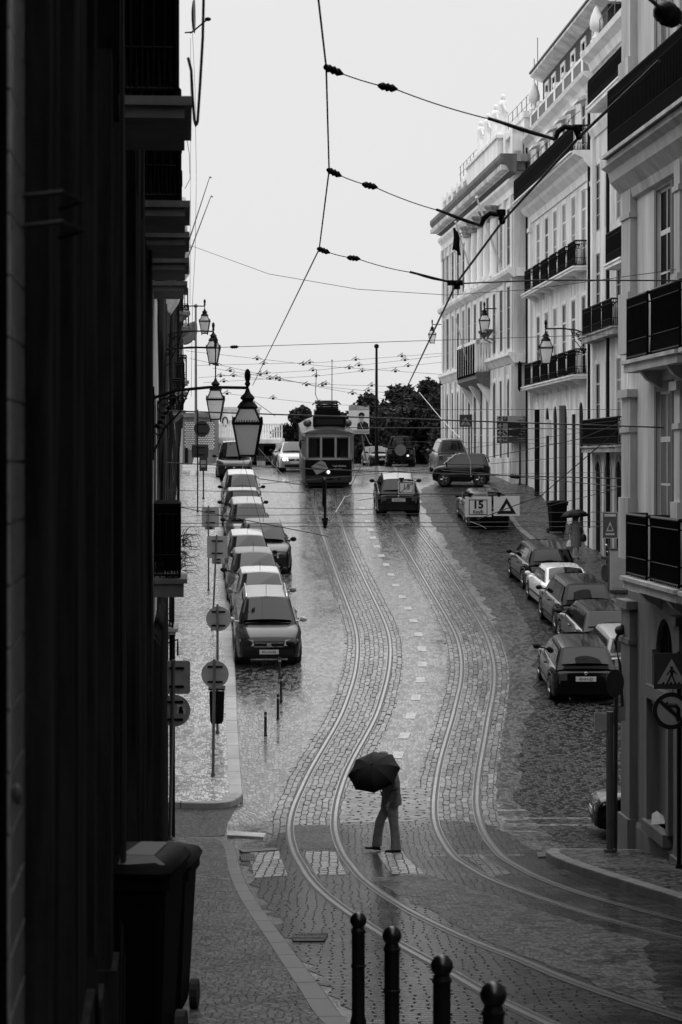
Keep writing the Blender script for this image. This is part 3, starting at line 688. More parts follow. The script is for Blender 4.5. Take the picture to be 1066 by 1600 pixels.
for i in range(7): mb.box(U(97.75)+.0,U(97.75)+.12,.602,.606,3.5+.14*i,3.58+.14*i)
B.part('banner_lettering',mb,'white_wood')
mb=MB(); mb.box(U(92.2)-.12,U(92.2)+.12,0,.2,1.1,1.8); B.part('letter_plate',mb,'white_wood')
for yc in (95.0,88.0):
    mb=MB(); mb.box(U(yc)-.06,U(yc)+.06,0.08,.3,-2.0,2.3); mb.box(U(yc)-.16,U(yc)+.16,.05,.32,-2.4,-2.0); B.part('drain_stack',mb,'dark_iron' if yc>90 else 'dim_stone')

B=Bld('grey_house','narrow grey house with four black balconies between the balcony house and the corner house',(BX(66),66),(BX(81.6),81.6),-6.0)
U=lambda y:(y-66)*k3
ax=[80.55,78.45,76.3,74.1,71.9,69.7,67.5]; wins=[]; gro=[]
for yc in ax:
    u=U(yc)
    for c,d in ((4.85,7.9),(.62,3.7),(8.75,11.3),(13.4,14.9)): wins.append((u-.45,u+.45,c,d))
    gro.append((u-.6,u+.6,g(yc)+.1,.0 if True else 0,True))
B.shell(-7.0,15.6,wins+gro,'cream_plaster',11,.05)
for o in wins: B.window(*o[:4],.05,'dim_wood',sash=(2,4),surround='warm_stone',sw=.15,trans=o[2]+(o[3]-o[2])*.75)
for o in gro:
    B.door(*o[:4],.045,'dark_wood'); mb=MB(); a,b_,c,d=o[:4]; mb.box(a-.25,a-.001,-.02,.02,c-.3,d-.5); mb.box(b_+.001,b_+.25,-.02,.02,c-.3,d-.5)
    r=(b_-a)/2; um=(a+b_)/2
    for i in range(8):
        t0,t1=math.pi*i/8,math.pi*(i+1)/8
        mb.prism([(um+rr*math.cos(t),-.02,d-r+rr*math.sin(t)) for rr,t in ((r,t0),(r+.25,t0),(r+.25,t1),(r,t1))],(0,.045,0))
    B.part('door_surround',mb,'stained_stone')
B.balcony(U(74.6),B.L-.25,4.78,.5,.28,'stained_stone',hh=1.02,cover='front',panels=[(U(y)-.9,U(y)+.9) for y in ax[:3]],split=True)
B.balcony(U(74.2),B.L-.25,.55,.5,.24,'stained_stone',hh=1.0,cover='front')
B.balcony(U(73.0),U(76.2),7.05,.55,.18,'white_stone',hh=1.1,cover='front')
B.balcony(U(70),U(79.6),13.3,.6,.2,'white_stone',hh=1.0,cover='front')
B.moulding([(-.02,14.95),(.1,15.0),(.2,15.3),(.45,15.5),(.5,15.7),(-.02,15.7)],'cornice','white_stone')
B.moulding([(-.02,12.4),(.06,12.4),(.2,12.7),(.2,12.85),(-.02,12.85)],'string_course','white_stone')
mb=MB(); mb.prism([(-.2,.4,15.7),(-.2,-5.5,18.3),(-.2,-11,15.7)],(B.L+.2,0,0)); rf=B.part('roof','slate_roof' and mb,'slate_roof')
mb=MB()
for i in range(8): mb.bar((U(68)+i*1.5,.3,15.7),(U(68)+i*1.5,.3,16.4),.02,4)
mb.bar((U(68),.3,16.4),(U(68)+10.5,.3,16.4),.02,4); B.part('roof_railing',mb,'galvanised',rf)
mb=MB(); mb.box(B.L-.5,B.L-.02,-.02,.12,-6.5,12.4); B.part('pilaster',mb,'white_stone')
mb=MB(); mb.tube([(U(77.4),.2,-5),(U(77.4),.2,10.6)],.07,6); mb.bar((U(77.4),.15,5.6),(U(75.6),.15,5.75),.03,4); B.part('downpipe',mb,'dark_iron')

# ---------------------------------------------------------------- palace with statues on its roof line
XS,YS,sS=8.1,99,-.0752
def SX(y): return XS+sS*(y-YS)
B=Bld('statue_palace','large pale palace at the hilltop with columns, deep cornice and stone figures along the roof',(SX(99),99),(SX(126),126),-1.6)
kS=math.sqrt(1+sS*sS); U=lambda y:(y-99)*kS
ax=[100.6,102.9,105.2,107.5,109.8,112.1,114.4,116.7,119,121.3,123.6,125.2]; wins=[]
for i,yc in enumerate(ax):
    u=U(yc)
    wins.append((u-.5,u+.5,9.3,12.0)); wins.append((u-.5,u+.5,5.3,8.3)); wins.append((u-.5,u+.5,g(yc)+.7,3.9,i%2==0))
B.shell(-2.5,14.0,wins,'warm_stone',14,.05)
for o in wins: B.window(*o[:4],.05,'dim_wood',sash=(2,3),surround='white_stone',sw=.2)
B.moulding([(-.02,4.55),(.05,4.6),(.2,4.85),(.3,4.95),(.3,5.1),(-.02,5.1)],'string_course','white_stone',-.3)
B.moulding([(-.02,8.6),(.05,8.6),(.3,8.8),(.35,8.95),(.35,9.05),(-.02,9.05)],'string_course','white_stone',-.35)
B.moulding([(-.02,12.5),(.06,12.5),(.1,12.8),(.3,13.05),(.3,13.2),(-.02,13.2)],'architrave','white_stone',-.3)
B.moulding([(-.02,13.4),(.3,13.5),(.4,13.75),(.66,13.95),(.74,14.1),(.74,14.3),(-.02,14.3)],'cornice','dim_stone',-.74,B.L+.3)
mb=MB()
for i in range(60): u=-.6+i*.47; mb.box(u,u+.2,.3,.72,13.56,13.8)
mb.box(-.6,27.3,.25,.34,13.5,13.56)
B.part('dentils',mb,'warm_stone')
# side wall mouldings (the end that faces the viewer)
for h,p,t in ((4.6,.28,.45),(8.65,.33,.4),(12.6,.28,.55)):
    mb=MB(); mb.box(-p,-.001,-6,-.03,h,h+t); B.part('side_string',mb,'white_stone')
mb=MB(); mb.box(-.74,-.001,-8,-.03,13.95,14.29); mb.box(-.45,-.001,-8,-.03,13.6,13.95); B.part('side_cornice',mb,'stained_stone')
# columns & pilasters with capitals
for k,yc in enumerate((104.05,106.35,108.65,110.95,113.25)):
    u=U(yc); mb=MB(); mb.lathe([(.24,9.05),(.24,9.25),(.19,9.3),(.2,11.0),(.16,12.0)],(u,.2,0),12); c=B.part('column',mb,'white_stone',smooth=50)
    mb=MB(); mb.lathe([(.22,11.95),(.24,12.05),(.22,12.1),(.3,12.25),(.27,12.3),(.4,12.48),(.4,12.55)],(u,.28,0),8); 
    for q in range(6): mb.sphere((u+.26*math.cos(q),.28+.26*math.sin(q),12.25),.08,5,4)
    B.part('capital',mb,'stained_stone',c)
for yc in (99.45,101.75,115.5,117.8,120.1,122.4,124.4,125.75):
    u=U(yc); mb=MB(); mb.box(u-.3,u+.3,-.02,.07,5.1,8.6); mb.box(u-.3,u+.3,-.02,.07,9.05,12.5); mb.box(u-.36,u+.36,-.02,.12,11.9,12.5); mb.box(u-.36,u+.36,-.02,.1,-2,4.5); B.part('pilaster',mb,'cream_plaster')
# attic balustrade, central attic, corner block
mb=MB(); mb.box(.0,B.L,-.35,.0,14.3,14.55); mb.box(0,B.L,-.4,.05,15.35,15.55)
for i in range(56): u=.2+i*.48; mb.lathe([(.06,14.55),(.1,14.75),(.05,15.05),(.07,15.35)],(u,-.17,0),6)
for i in range(13): u=.3+i*2.2; mb.box(u-.3,u+.3,-.42,.07,14.31,15.7)
B.part('balustrade',mb,'white_stone')
mb=MB(); mb.box(U(102.2),U(113),-.9,.3,14.31,15.75); mb.box(U(102.0),U(113.2),-1.0,.4,15.6,15.76); B.part('attic_block',mb,'white_stone')
mb=MB(); mb.box(-.02,3.0,-7,-.5,14.31,16.1); mb.box(-.15,3.1,-7,-.42,16.1,16.4); mb.box(-.1,.4,-7,-.46,15.2,15.35); B.part('corner_block',mb,'white_stone')
mb=MB(); mb.box(3.0,B.L,-6,-2.2,14.31,16.6); at=B.part('attic',mb,'light_plaster')
mb=MB()
for i in range(19):
    u=1+i*1.42; mb.bar((u,-1.0,14.6),(u,-1.0,17.5),.02,4)
for z in (16.6,17.05,17.5): mb.bar((1,-1.0,z),(B.L,-1.0,z),.018,4)
mb.bar((0.2,-1.0,16.4),(.2,-1.0,18.9),.02,4); B.part('roof_railing',mb,'galvanised')
mb=MB(); mb.bar((2.2,-1.5,16),(2.2,-1.5,20.3),.02,4); B.part('aerial',mb,'galvanised')
# festoon lumps on the attic
mb=MB()
for i in range(9):
    u=U(113.6)+i*.75; a=[(u-.3,.1,15.0),(u-.15,.16,14.8),(u,.18,14.74),(u+.15,.16,14.8),(u+.3,.1,15.0)]; mb.tube(a,.08,6)
B.part('festoon',mb,'stained_stone')
# the dark oriel balcony
p=.72; ua,ub=U(106.6),U(113.8)
mb=MB(); mb.box(ua,ub,-.02,p,4.3,4.5); mb.prism([(ua,0,3.7),(ua,.3,3.8),(ua,p,4.15),(ua,p,4.31),(ua,0,4.31)],(ub-ua,0,0)); b_=B.part('oriel_balcony',mb,'dim_stone')
mb=MB()
for i in range(9):
    u=ua+.1+(ub-ua-.2)*i/8; mb.box(u-.03,u+.03,p-.02,p+.056,4.45,6.05)
mb.box(ua,ub,p-.2,p+.0,5.95,6.12); mb.box(ua,ua+.12,0,p,5.95,6.12)
for i in range(5): mb.lathe([(.05,4.5),(.09,4.8),(.05,5.4),(.06,5.95)],(ua+.1,.1+i*.14,0),6)
B.part('balusters',mb,'white_stone',b_)
mb=MB(); 
for i in range(8):
    u=ua+.22+(ub-ua-.2)*i/8; mb.box(u-.1,u+.7,p+.01,p+.05,4.35,5.94)
B.part('dark_panels',mb,'flag_dark',b_)
for i in range(3):
    u=ua+.4+i*(ub-ua-.8)/2; mb=MB(); mb.prism([(u-.2,0,2.9),(u-.2,.35,3.5),(u-.2,.6,3.9),(u-.2,0,3.9)],(.4,0,0)); B.part('console',mb,'white_stone',b_)
mb=MB(); mb.box(-.02,B.L+.02,-.02,.1,-2.6,.15); B.part('plinth',mb,'warm_stone')
mb=MB(); mb.lathe([(.02,6.1),(.1,6.2),(.3,6.45),(.32,6.5)],(ua-.6,.4,0),8); mb.lathe([(.02,6.1),(.1,6.2),(.3,6.45),(.32,6.5)],(ua-2.0,.4,0),8); mb.tube([(ua-.6,0,5.9),(ua-.6,.4,6.1)],.03,5); mb.tube([(ua-2,0,5.9),(ua-2,.4,6.1)],.03,5); B.part('wall_lamp',mb,'dim_stone')
palace=B
# statues
def statue(px,label,lean,arm,hh=2.05):
    y=onR(px,XS,YS,sS,.0); o=thing('statue',label,'statue',(SX(y)+.05,y,15.76),R(-90)+R(5),'roof statues')
    mb=MB(); s=hh/2.05
    rings=[]
    for z,rx,ry,cx in [(0,.3,.27,0),(.12,.3,.27,0),(.5,.25,.22,0),(.95,.22,.19,lean*.3),(1.15,.2,.17,lean*.6),(1.45,.27,.18,lean),(1.6,.24,.16,lean),(1.68,.1,.1,lean)]:
        rings.append([Vector((cx+rx*math.cos(2*math.pi*k/14)*(1+.1*math.sin(k*3.0)),ry*math.sin(2*math.pi*k/14)*(1+.1*math.cos(k*4)),z))*s for k in range(14)])
    mb.loft(rings); mb.sphere((lean*s,.02,1.83*s),.125*s,10,8,(.85,1,1.2)); mb.bar((lean*s,0,1.62*s),(lean*s,0,1.8*s),.07*s,8)
    mb.tube([(.24*s+lean,0,1.5*s),(.36*s+lean,.05,1.2*s),((.3+arm)*s,.2,(1.05+arm)*s)],.07*s,7); mb.tube([(-.24*s+lean,0,1.5*s),(-.35*s,.05,1.22*s),(-.2*s,.22,1.08*s)],.07*s,7)
    mb.tube([(lean-.2,.1,1.5*s),(lean,.2,1.2*s),(.2,.18,.7*s),(.22,.1,.1)],.07*s,6)
    mb.build('figure','marble',o,smooth=60); mb=MB(); mb.box(-.36,.36,-.34,.34,-.0,.08); mb.build('pedestal','marble',o)
    return o
statue(750,'leftmost pale stone figure on the palace roof, arm held out',.0,.2); statue(760.5,'second stone roof figure from the left, standing close to the leftmost one',.04,.0)
statue(773,'third stone roof figure from the left, with bulky hair',-.04,.05); statue(784,'rightmost and highest pale stone figure on the palace roof',.02,.0,2.15)
# small plinth blocks of roof crest left
# ---------------------------------------------------------------- LEFT: near dark houses
def LX(y): return -.45-.0735*y
B=Bld('dark_house','black shadowed house front filling the left foreground with tiled strip and stone jambs',(LX(27.2),27.2),(LX(-28),-28),-6.2)  # runs back unseen past the viewer to keep light off the street
kL=math.sqrt(1+.0735**2); U=lambda y:(27.2-y)*kL
ops=[]
for a,b_ in ((6.45,7.0),(8.15,8.65),(9.15,10.7),(11.2,13.0),(13.6,15.6),(21.4,23),(24,25.4)): ops.append((U(b_),U(a),g((a+b_)/2)+.2,1.2))
ops.append((U(5.82),U(5.33),-2.2,2.2))
for a,b_ in ((14.5,15.5),(20.1,21.1),(22.8,23.8),(25.7,26.7),(5.6,6.7),(8,9.2),(10.6,11.8)): ops.append((U(b_),U(a),2.5,5.0))
B.shell(-7.0,10.5,ops,'shadowed_wall',9,.3)
for o in ops[:7]: B.door(*o,.28,'dark_wood')
for o in ops[8:]: B.window(*o,.28,'dark_wood',sash=(2,4))
mb=MB(); mb.box(ops[7][0],ops[7][1],-.3,-.004,-2.2,2.2)
for j in range(28): mb.box(ops[7][0]+.004,ops[7][1]-.004,-.004,.006,-2.2+j*.157+.004,-2.2+(j+1)*.157-.004)
B.part('tile_strip',mb,'tile_glaze')
for a,b_ in ((5.86,6.35),(7.1,8.1),(8.7,9.05),(10.75,11.1),(13.1,13.5),(16.0,17.4),(18.2,21.0),(23.1,23.6)):
    mb=MB(); mb.box(U(b_),U(a),-.02,.07,-6.5,2.1); mb.box(U(b_)-.03,U(a)+.03,-.02,.1,-6.6,g((a+b_)/2)+.9); B.part('door_jamb',mb,'shadowed_dark_stone')
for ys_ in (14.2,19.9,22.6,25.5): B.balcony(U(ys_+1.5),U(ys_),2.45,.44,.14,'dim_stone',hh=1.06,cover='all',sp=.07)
for ys_ in (9.5,14.2,19.9,25.5): B.balcony(U(ys_+1.6),U(ys_),6.6,.5,.16,'shadowed_dark_stone',hh=1.06,cover='all',sp=.09)
B.moulding([(-.02,9.9),(.2,10),(.6,10.3),(.6,10.5),(-.02,10.5)],'cornice','shadowed_dark_stone')
mb=MB()
for y,r in ((12.9,.02),(13.2,.012),(17.1,.025),(17.3,.012),(18.9,.03),(19.2,.012),(23.2,.03)): mb.tube([(U(y),.05,-6),(U(y)+.03,.07,-2),(U(y)-.03,.06,1),(U(y),.05,6)],r,5)
B.part('wall_cables',mb,'cable')
mb=MB(); mb.sphere((U(5.38),.02,-.85),.014,10,8,(1,1,1.9)); B.part('door_knob',mb,'dull_brass',smooth=60)
mb=MB(); 
for z,rr in ((.70,.16),(.62,.13)):
    mb.tube([(U(5.6)+.0,.02,z),(U(5.6)-.06,.12,z+.02),(U(5.6)-.16,.17,z+.01),(U(5.6)-.26,.1,z)],.008,5)
B.part('lamp_hook',mb,'dark_iron')
mb=MB(); mb.prism([(U(9.4),.0,-3.3),(U(8.3),.0,-2.1),(U(8.3),.0,-1.95),(U(9.4),.0,-3.15)],(0,.1,0)); mb.box(U(9.4),U(9.0),0,.12,-4,-3.2); B.part('stone_ramp',mb,'shadowed_dark_stone')

B=Bld('dim_house','second house on the left with a low black balcony full of plants',(LX(39.9)-.0,39.9),(LX(27.25),27.25),-7.4)
U=lambda y:(39.9-y)*kL
ops=[(U(b_),U(a),g((a+b_)/2)+.2,-3.5) for a,b_ in ((28.4,29.6),(31.8,33),(35.4,36.6))]+[(U(b_),U(a),c,c+2.4) for c in (-1.6,2.5) for a,b_ in ((29.6,30.6),(33,34),(36.5,37.5))]
B.shell(-7.6,8.5,ops,'left_plaster',9,.28)
for o in ops[:3]: B.door(*o,.26)
for o in ops[3:]: B.window(*o,.26,'dim_wood',sash=(2,4),surround='dim_stone')
B.balcony(U(30.9),U(29.4),-1.65,.42,.25,'dim_stone',hh=1.05,cover='all',sp=.08)
B.balcony(U(30.3),U(28.8),2.45,.42,.13,'dim_stone',hh=1.05,cover='all',sp=.07)
B.moulding([(-.02,-7.6),(.12,-7.6),(.12,-2.4),(.05,-2.3),(-.02,-2.3)],'stone_base','shadowed_dark_stone')
mb=MB()
for i in range(9):
    y=30.5+i*1.05; a=random.uniform(-.1,.1); mb.tube([(U(y),.04,-2.2),(U(y)+a,.07,.5),(U(y)-a,.05,2),(U(y)+a*2,.07,4),(U(y),.04,8)],random.choice((.012,.02,.03)),4)
B.part('wall_cables',mb,'cable')
mb=MB(); mb.tube([(U(38.9),.2,-7),(U(38.9),.2,-3.2)],.06,6); mb.tube([(U(39),.05,-3.4),(U(39),.3,-3.3),(U(39),.3,-3.6)],.02,5); B.part('downpipe',mb,'dark_iron')

# ---------------------------------------------------------------- LEFT: far houses across the alley
def left_house(name,label,ya,yb,h1,ax,floors,m,seed,zb,bal=()):
    B=Bld(name,label,(wallC(yb),yb),(wallC(ya),ya),zb); kk=math.sqrt(1+.066**2); U=lambda y:(yb-y)*kk
    ops=[]
    for yc in ax:
        for c,d in floors: ops.append((U(yc)-.5,U(yc)+.5,g(yc)+c,g(yc)+d))
    B.shell(zb-1,h1,ops,m,10,.28); rnd=random.Random(seed)
    for o in ops: B.window(*o,.26,'dim_wood',sash=(2,3),surround='warm_stone',sw=.16)
    B.moulding([(-.02,h1-.5),(.1,h1-.5),(.35,h1-.15),(.4,h1),(-.02,h1)],'cornice','warm_stone')
    for (y0,y1,h) in bal: B.balcony(U(y1),U(y0),h,.45,.15,'stained_stone',hh=1.0,cover=None,corbels=2,sp=.12)
    mb=MB()
    for i in range(14):
        y=ya+.6+(yb-ya-1.2)*rnd.random(); a=rnd.uniform(-.2,.2); w=rnd.uniform(.05,.2)
        mb.tube([(U(y),.05,g(y)+2.5),(U(y)+a,w,g(y)+5),(U(y)-a,.06,g(y)+7),(U(y)+a*2,w*.6,h1-.4)],rnd.choice((.015,.02,.03)),4)
    B.part('wall_cables',mb,'cable')
    mb=MB(); mb.tube([(U(ya+1),.12,zb),(U(ya+1),.12,h1-.2)],.06,6); B.part('downpipe',mb,'dark_iron'); return B
left_house('alley_house','pale plaster house on the left just past the alley, hung with cables',43.6,60,4.6,[46,49,52,55,58],[(.2,2.6),(3.4,5.6),(6.9,9.1)],'left_plaster',1,-7.2,[(45.2,46.8,-3.6),(51.2,52.8,-2.6)])
left_house('cable_house','worn house in the middle of the left row with iron balconies',60.05,80,8.2,[62,65,68,71,74,77],[(.2,2.6),(3.6,5.8),(7.0,9.3)],'cream_plaster',2,-5.6,[(67,69,1.6),(73,75,2.4)])
left_house('far_left_house','last house of the left row near the hilltop with striped balcony rails',80.05,112,10.0,[82,85,88,91,94,97,100,103,106,109],[(.2,2.6),(3.6,5.8),(7.2,9.6)],'left_plaster',3,-3.8,[(93,95,6.6),(99,102,6.3),(84,86,3.2)])

B=Bld('shading_house','tall unseen house added behind the viewer to shade the street',(9.5,-30),(-1.5,-30),0.0)  # out of view, added only to block light from behind
ops=[(1.2+2.2*i,2.2+2.2*i,h,h+2.2) for i in range(5) for h in (4.5,8.5,12.5)]
B.shell(-2,17,ops,'grey_plaster',8,.25)
for o in ops: B.window(*o,.23,'dim_wood',sash=(2,3))
B.moulding([(-.02,16.5),(.3,16.7),(.4,17),(-.02,17)],'cornice','grey_stone')
# ================================================================== STREET FURNITURE
def lantern(px,ytop,ybot,w_px,Z,arm_dx,label,side=-1,group=None,scroll=True):
    """four sided glass lantern hung from a wall bracket; (px, ytop..ybot) glass body incl. cap; side -1: wall on the left"""
    s=(w_px/F*Z)/.46
    c=P(px,ybot,Z); o=thing('wall_lantern',label,'lantern',c,0,group)
    H=.56*s
    wb,wt=.125*s,.215*s
    def ring(w,z): return [Vector((a*w,b*w,z)) for a,b in ((-1,-1),(1,-1),(1,1),(-1,1))]
    r0=ring(wb,0); r1=ring(wt,.50*s); r2=ring(.115*s,.74*s)
    mb=MB(); mb.loft([ [p*.97 for p in r0],[Vector((p.x*.97,p.y*.97,p.z)) for p in r1] ]); mb.loft([[Vector((p.x*.97,p.y*.97,p.z+.001)) for p in r1],[Vector((p.x*.95,p.y*.95,p.z)) for p in r2]])
    mb.build('lantern_glass','lamp_glass',o)
    mb=MB()
    for k in range(4):
        mb.bar(r0[k],r1[k],.016*s,5); mb.bar(r1[k],r2[k],.014*s,5); mb.bar(r0[k],r0[(k+1)%4],.016*s,5); mb.bar(r1[k],r1[(k+1)%4],.026*s,5); mb.bar(r2[k],r2[(k+1)%4],.02*s,5); mb.bar(r0[k]+Vector((0,0,-.07*s)),r0[k],.012*s,5)
        for q in range(11):
            p=r1[k].lerp(r1[(k+1)%4],(q+.5)/11); mb.bar(p,p+Vector((p.x*.06,p.y*.06,.055*s)),.014*s,4,.004)
        mb.bar(r1[k],r1[k]*1.02+Vector((0,0,.1*s)),.022*s,5,.008)
    mb.build('lantern_frame','dark_iron',o)
    mb=MB(); mb.lathe([(.15*s,.73*s),(.17*s,.76*s),(.12*s,.83*s),(.085*s,.86*s),(.12*s,.9*s),(.1*s,.93*s),(.05*s,.98*s),(.02*s,1.06*s)],n=10); mb.build('lantern_cap','dark_iron',o,smooth=40)
    zt=(ybot-ytop)/F*Z
    mb=MB(); mb.bar((0,0,1.0*s),(0,0,zt),.017*s,6); mb.sphere((0,0,zt+.07*s),.05*s,6,6,(1,1,2.2)); mb.lathe([(.02,zt-.1*s),(.05*s,zt-.06*s),(.02,zt)],n=8)
    L=arm_dx; mb.tube([(0,0,zt-.12*s),(side*L*.4,0,zt-.11*s),(side*L*.75,0,zt-.16*s),(side*L,0,zt-.28*s)],.027*s,6)
    if scroll:
        x0=side*L; 
        mb.tube([(x0*.62,0,zt-.15*s),(x0*.72,0,zt-.5*s),(x0*.88,0,zt-.75*s),(x0,0,zt-1.15*s)],.014*s,5)
        def spiral(cx,cz,r,t0,turn,n=16): return [(cx+r*(1-.8*i/n)*math.cos(t0+turn*i/n),0,cz+r*(1-.8*i/n)*math.sin(t0+turn*i/n)) for i in range(n+1)]
        for cx,cz,r in ((.88,-.42,.16),(.93,-.78,.13),(.8,-.32,.1),(.7,-.3,.08)): mb.tube(spiral(x0*cx,zt+cz*s,r*s,0,9),.012*s,4)
        for q in range(7): mb.sphere((x0*(.78+.03*q),random.uniform(-.02,.02),zt-(.3+.07*q)*s),.045*s,5,4,(1,.5,.7))
    mb.bar((side*L,0,zt-1.25*s),(side*L,0,zt-.1*s),.022*s,5); mb.build('wall_bracket','dark_iron',o)
    return o
GL='wrought iron wall lanterns'
lantern(387,594,712,46,28,1.25,'largest nearest glass lantern on a long iron arm, in front of the far parked cars',-1,GL)
lantern(337,536,655,28,45,1.35,'second lantern on the left wall, just above and left of the nearest one',-1,GL)
lantern(333.5,512,568,22,57.5,1.35,'third lantern of the left wall, hanging against the open sky',-1,GL)
lantern(320,474,521,17,74,1.15,'highest smallest lantern of the left wall beside the dark balcony',-1,GL)
lantern(853,508,568,22,84,1.6,'lantern on the right reaching out in front of the pale balcony house',1,GL)
lantern(757,478,520,17,104.5,1.65,'lantern bracketed from the palace corner, middle one of the right side',1,GL)
lantern(675.5,504,536,12,127,1.3,'farthest small lantern of the right side against the sky at the palace end',1,GL)

def pole_thing(name,label,cat,px,py,top_y,r=.035,Z=None,lean=0,dz=.13,group=None,m='galvanised'):
    if Z is None: x,y=G(px,py,dz)
    else: x,y=(px-CX)/F*Z,Z
    z=g(y)+dz; o=thing(name,label,cat,(x,y,z),0,group); h=(HY-top_y)/F*y-z
    mb=MB(); mb.bar((0,0,0),(lean,0,h),r,8); mb.bar((0,0,0),(0,0,.06),r*1.6,8); mb.build('pole',m,o,smooth=40); return o,h,y
def back(o,kind,x,z,w,h,y=.0,parent=None,m='sign_back',rr=.05,name='sign_plate'):
    mb=MB()
    if kind=='round':
        n=28; mb.prism([(x+w*math.cos(2*math.pi*i/n),y+.05,z+w*math.sin(2*math.pi*i/n)) for i in range(n)],(0,.02,0))
    else:
        pts=[]
        for cx,cz,a0 in ((w-rr,h-rr,0),(-w+rr,h-rr,90),(-w+rr,-h+rr,180),(w-rr,-h+rr,270)):
            for k in range(5): a=R(a0+k*22.5); pts.append((x+cx+rr*math.cos(a),y+.05,z+cz+rr*math.sin(a)))
        mb.prism(pts,(0,.02,0))
    pl=mb.build(name,m,o)
    mb=MB()
    for zz in (z+h*.55,z-h*.55): mb.box(x-w*.55,x+w*.55,y+.028,y+.05,zz-.02,zz+.02)
    mb.build('rail_clamp','dark_iron',pl); return pl
SG='traffic signs seen from behind on the left pavement'
o,h,y=pole_thing('traffic_sign','nearest left sign pole, square plate above a round one with a sticker','traffic sign',265.5,1312,1031,.032,group=SG,lean=.07); k=y/F
back(o,'sq',.12,h-26*k-.02,21*k,26*k,0); pl=back(o,'round',.08,h-80*k,25*k,25*k,0)
mb=MB(); mb.box(.08+4*k-.0,.08+17*k,.042,.049,h-85*k,h-70*k+.0); st=mb.build('sticker','sticker',pl); mb=MB(); mb.sphere((.08+10*k,.042,h-77*k),3.2*k,8,6,(1,.2,1.3)); mb.box(.08+6.5*k,.08+14*k,.040,.0415,h-84.5*k,h-79*k); mb.build('sticker_print','black_paint',pl)
mb=MB(); mb.box(.12+10*k,.12+18*k,.044,.049,h-28*k,h-22*k); mb.build('sticker','sign_grey',pl)
o,h,y=pole_thing('traffic_sign','round sign back lower of two discs, pole rising just before the pavement corner','traffic sign',333,1213,1030,.032,group=SG,lean=.03); k=y/F
back(o,'round',.04,h-24*k,21.5*k,21.5*k)
for q_ in ((.04-14*k,.04-9*k,h-22*k,h-20*k),(.04+8*k,.04+18*k,h-24*k,h-21.5*k)): mb=MB(); mb.box(q_[0],q_[1],.043,.049,q_[2],q_[3]); mb.build('sticker','sign_grey',o)
o,h,y=pole_thing('traffic_sign','round sign back upper of two discs on the pole that carries the litter bin','traffic sign',340,1146,944,.03,group=SG,lean=-.0); k=y/F
back(o,'round',.02,h-23*k,19.5*k,19.5*k); binY=y; binp=Vector(o.location)
b=thing('litter_bin','black litter bin strapped to the sign pole on the left pavement','litter bin',(binp.x,binp.y-.06,binp.z+18*k),0)
mb=MB(); mb.loft([[Vector((a*w,-.17+bb*.12,z)) for a,bb in ((-1,-1),(-.6,-1.25),(.6,-1.25),(1,-1),(1,1),(-1,1))] for w,z in ((.12,0),(.15,.06),(.17,.72),(.165,.74))]); mb.build('bin_body','bin_black',b)
mb=MB(); mb.prism([(-.19,-.36,.78),(.19,-.36,.78),(.19,-.04,.82),(-.19,-.04,.82)],(0,0,.035)); mb.build('bin_hood','bin_black',b); mb=MB(); mb.box(-.05,.05,-.06,.02,.2,.26); mb.box(-.05,.05,-.06,.02,.6,.66); mb.box(-.15,-.13,-.1,-.06,.7,.83); mb.box(.13,.15,-.1,-.06,.7,.83); mb.build('strap','dark_iron',b)
o,h,y=pole_thing('traffic_sign','square sign back with a smaller plate below, on a leaning pole beside the parked cars','traffic sign',332,985,836,.028,group=SG,lean=.13); k=y/F
back(o,'sq',.14,h-19*k,16*k,17.5*k); back(o,'sq',.15,h-41*k,9*k,4.5*k,rr=.02)
o,h,y=pole_thing('traffic_sign','square sign back on the thin pole behind the leaning sign pole','traffic sign',326,923,790,.026,group=SG); k=y/F
back(o,'sq',.06,h-18*k,13.5*k,15.5*k); back(o,'sq',.04,h-35*k,8*k,2.5*k,rr=.01)
o,h,y=pole_thing('traffic_sign','far sign on the left pavement with a dark disc over a square, near the hilltop','traffic sign',309,800,640,.028,group=SG,m='dark_iron'); k=y/F
back(o,'round',.18,h-30*k,12.5*k,12.5*k,m='sign_dark'); back(o,'sq',.1,h-65*k,13*k,10*k,m='sign_dark')
o,h,y=pole_thing('traffic_sign','low post with a small box-shaped panel at the far end of the left pavement','traffic sign',318,779,712,.03,group=SG,m='dark_iron'); k=y/F
mb=MB(); mb.box(-6*k,6*k,-.1,.1,h-24*k,h-2*k); mb.build('panel_box','sign_dark',o); mb=MB(); mb.box(-4*k,4*k,-.11,-.1,h-18*k,h-7*k); mb.build('panel_face','sign_grey',o)

# bollards
def bollard(px,ytop,Z,label,grp,r=.05,ball=True,hgt=None,base=None):
    x=(px-CX)/F*Z; zt=(HY-ytop)/F*Z; zb=g(Z)+(.13 if ball else 0)
    o=thing('bollard',label,'bollard',(x,Z,zb),0,grp); h=zt-zb
    mb=MB()
    if ball:
        mb.lathe([(r*1.25,0),(r*1.25,.04),(r,.08),(r,h*.52),(r*1.13,h*.525),(r*1.13,h*.545),(r,h*.55),(r,h*.82),(r*1.13,h*.825),(r*1.13,h*.845),(r,h*.85),(r*.97,h-.12),(r*.8,h-.09)],n=16); mb.build('post','black_paint',o,smooth=40)
        mb=MB(); mb.sphere((0,0,h-.055),.059,16,12); mb.build('ball','bollard_ball',o,smooth=60)
    else:
        mb.lathe([(r*1.2,0),(r*1.2,.03),(r,.04),(r,h-.03),(r*.8,h)],n=10); mb.build('post','black_paint',o,smooth=40)
        mb=MB(); mb.lathe([(r*1.03,h*.8),(r*1.03,h*.88)],n=10); mb.build('band','sign_back',o)
    return o
BG='ball topped bollards along the near kerb'
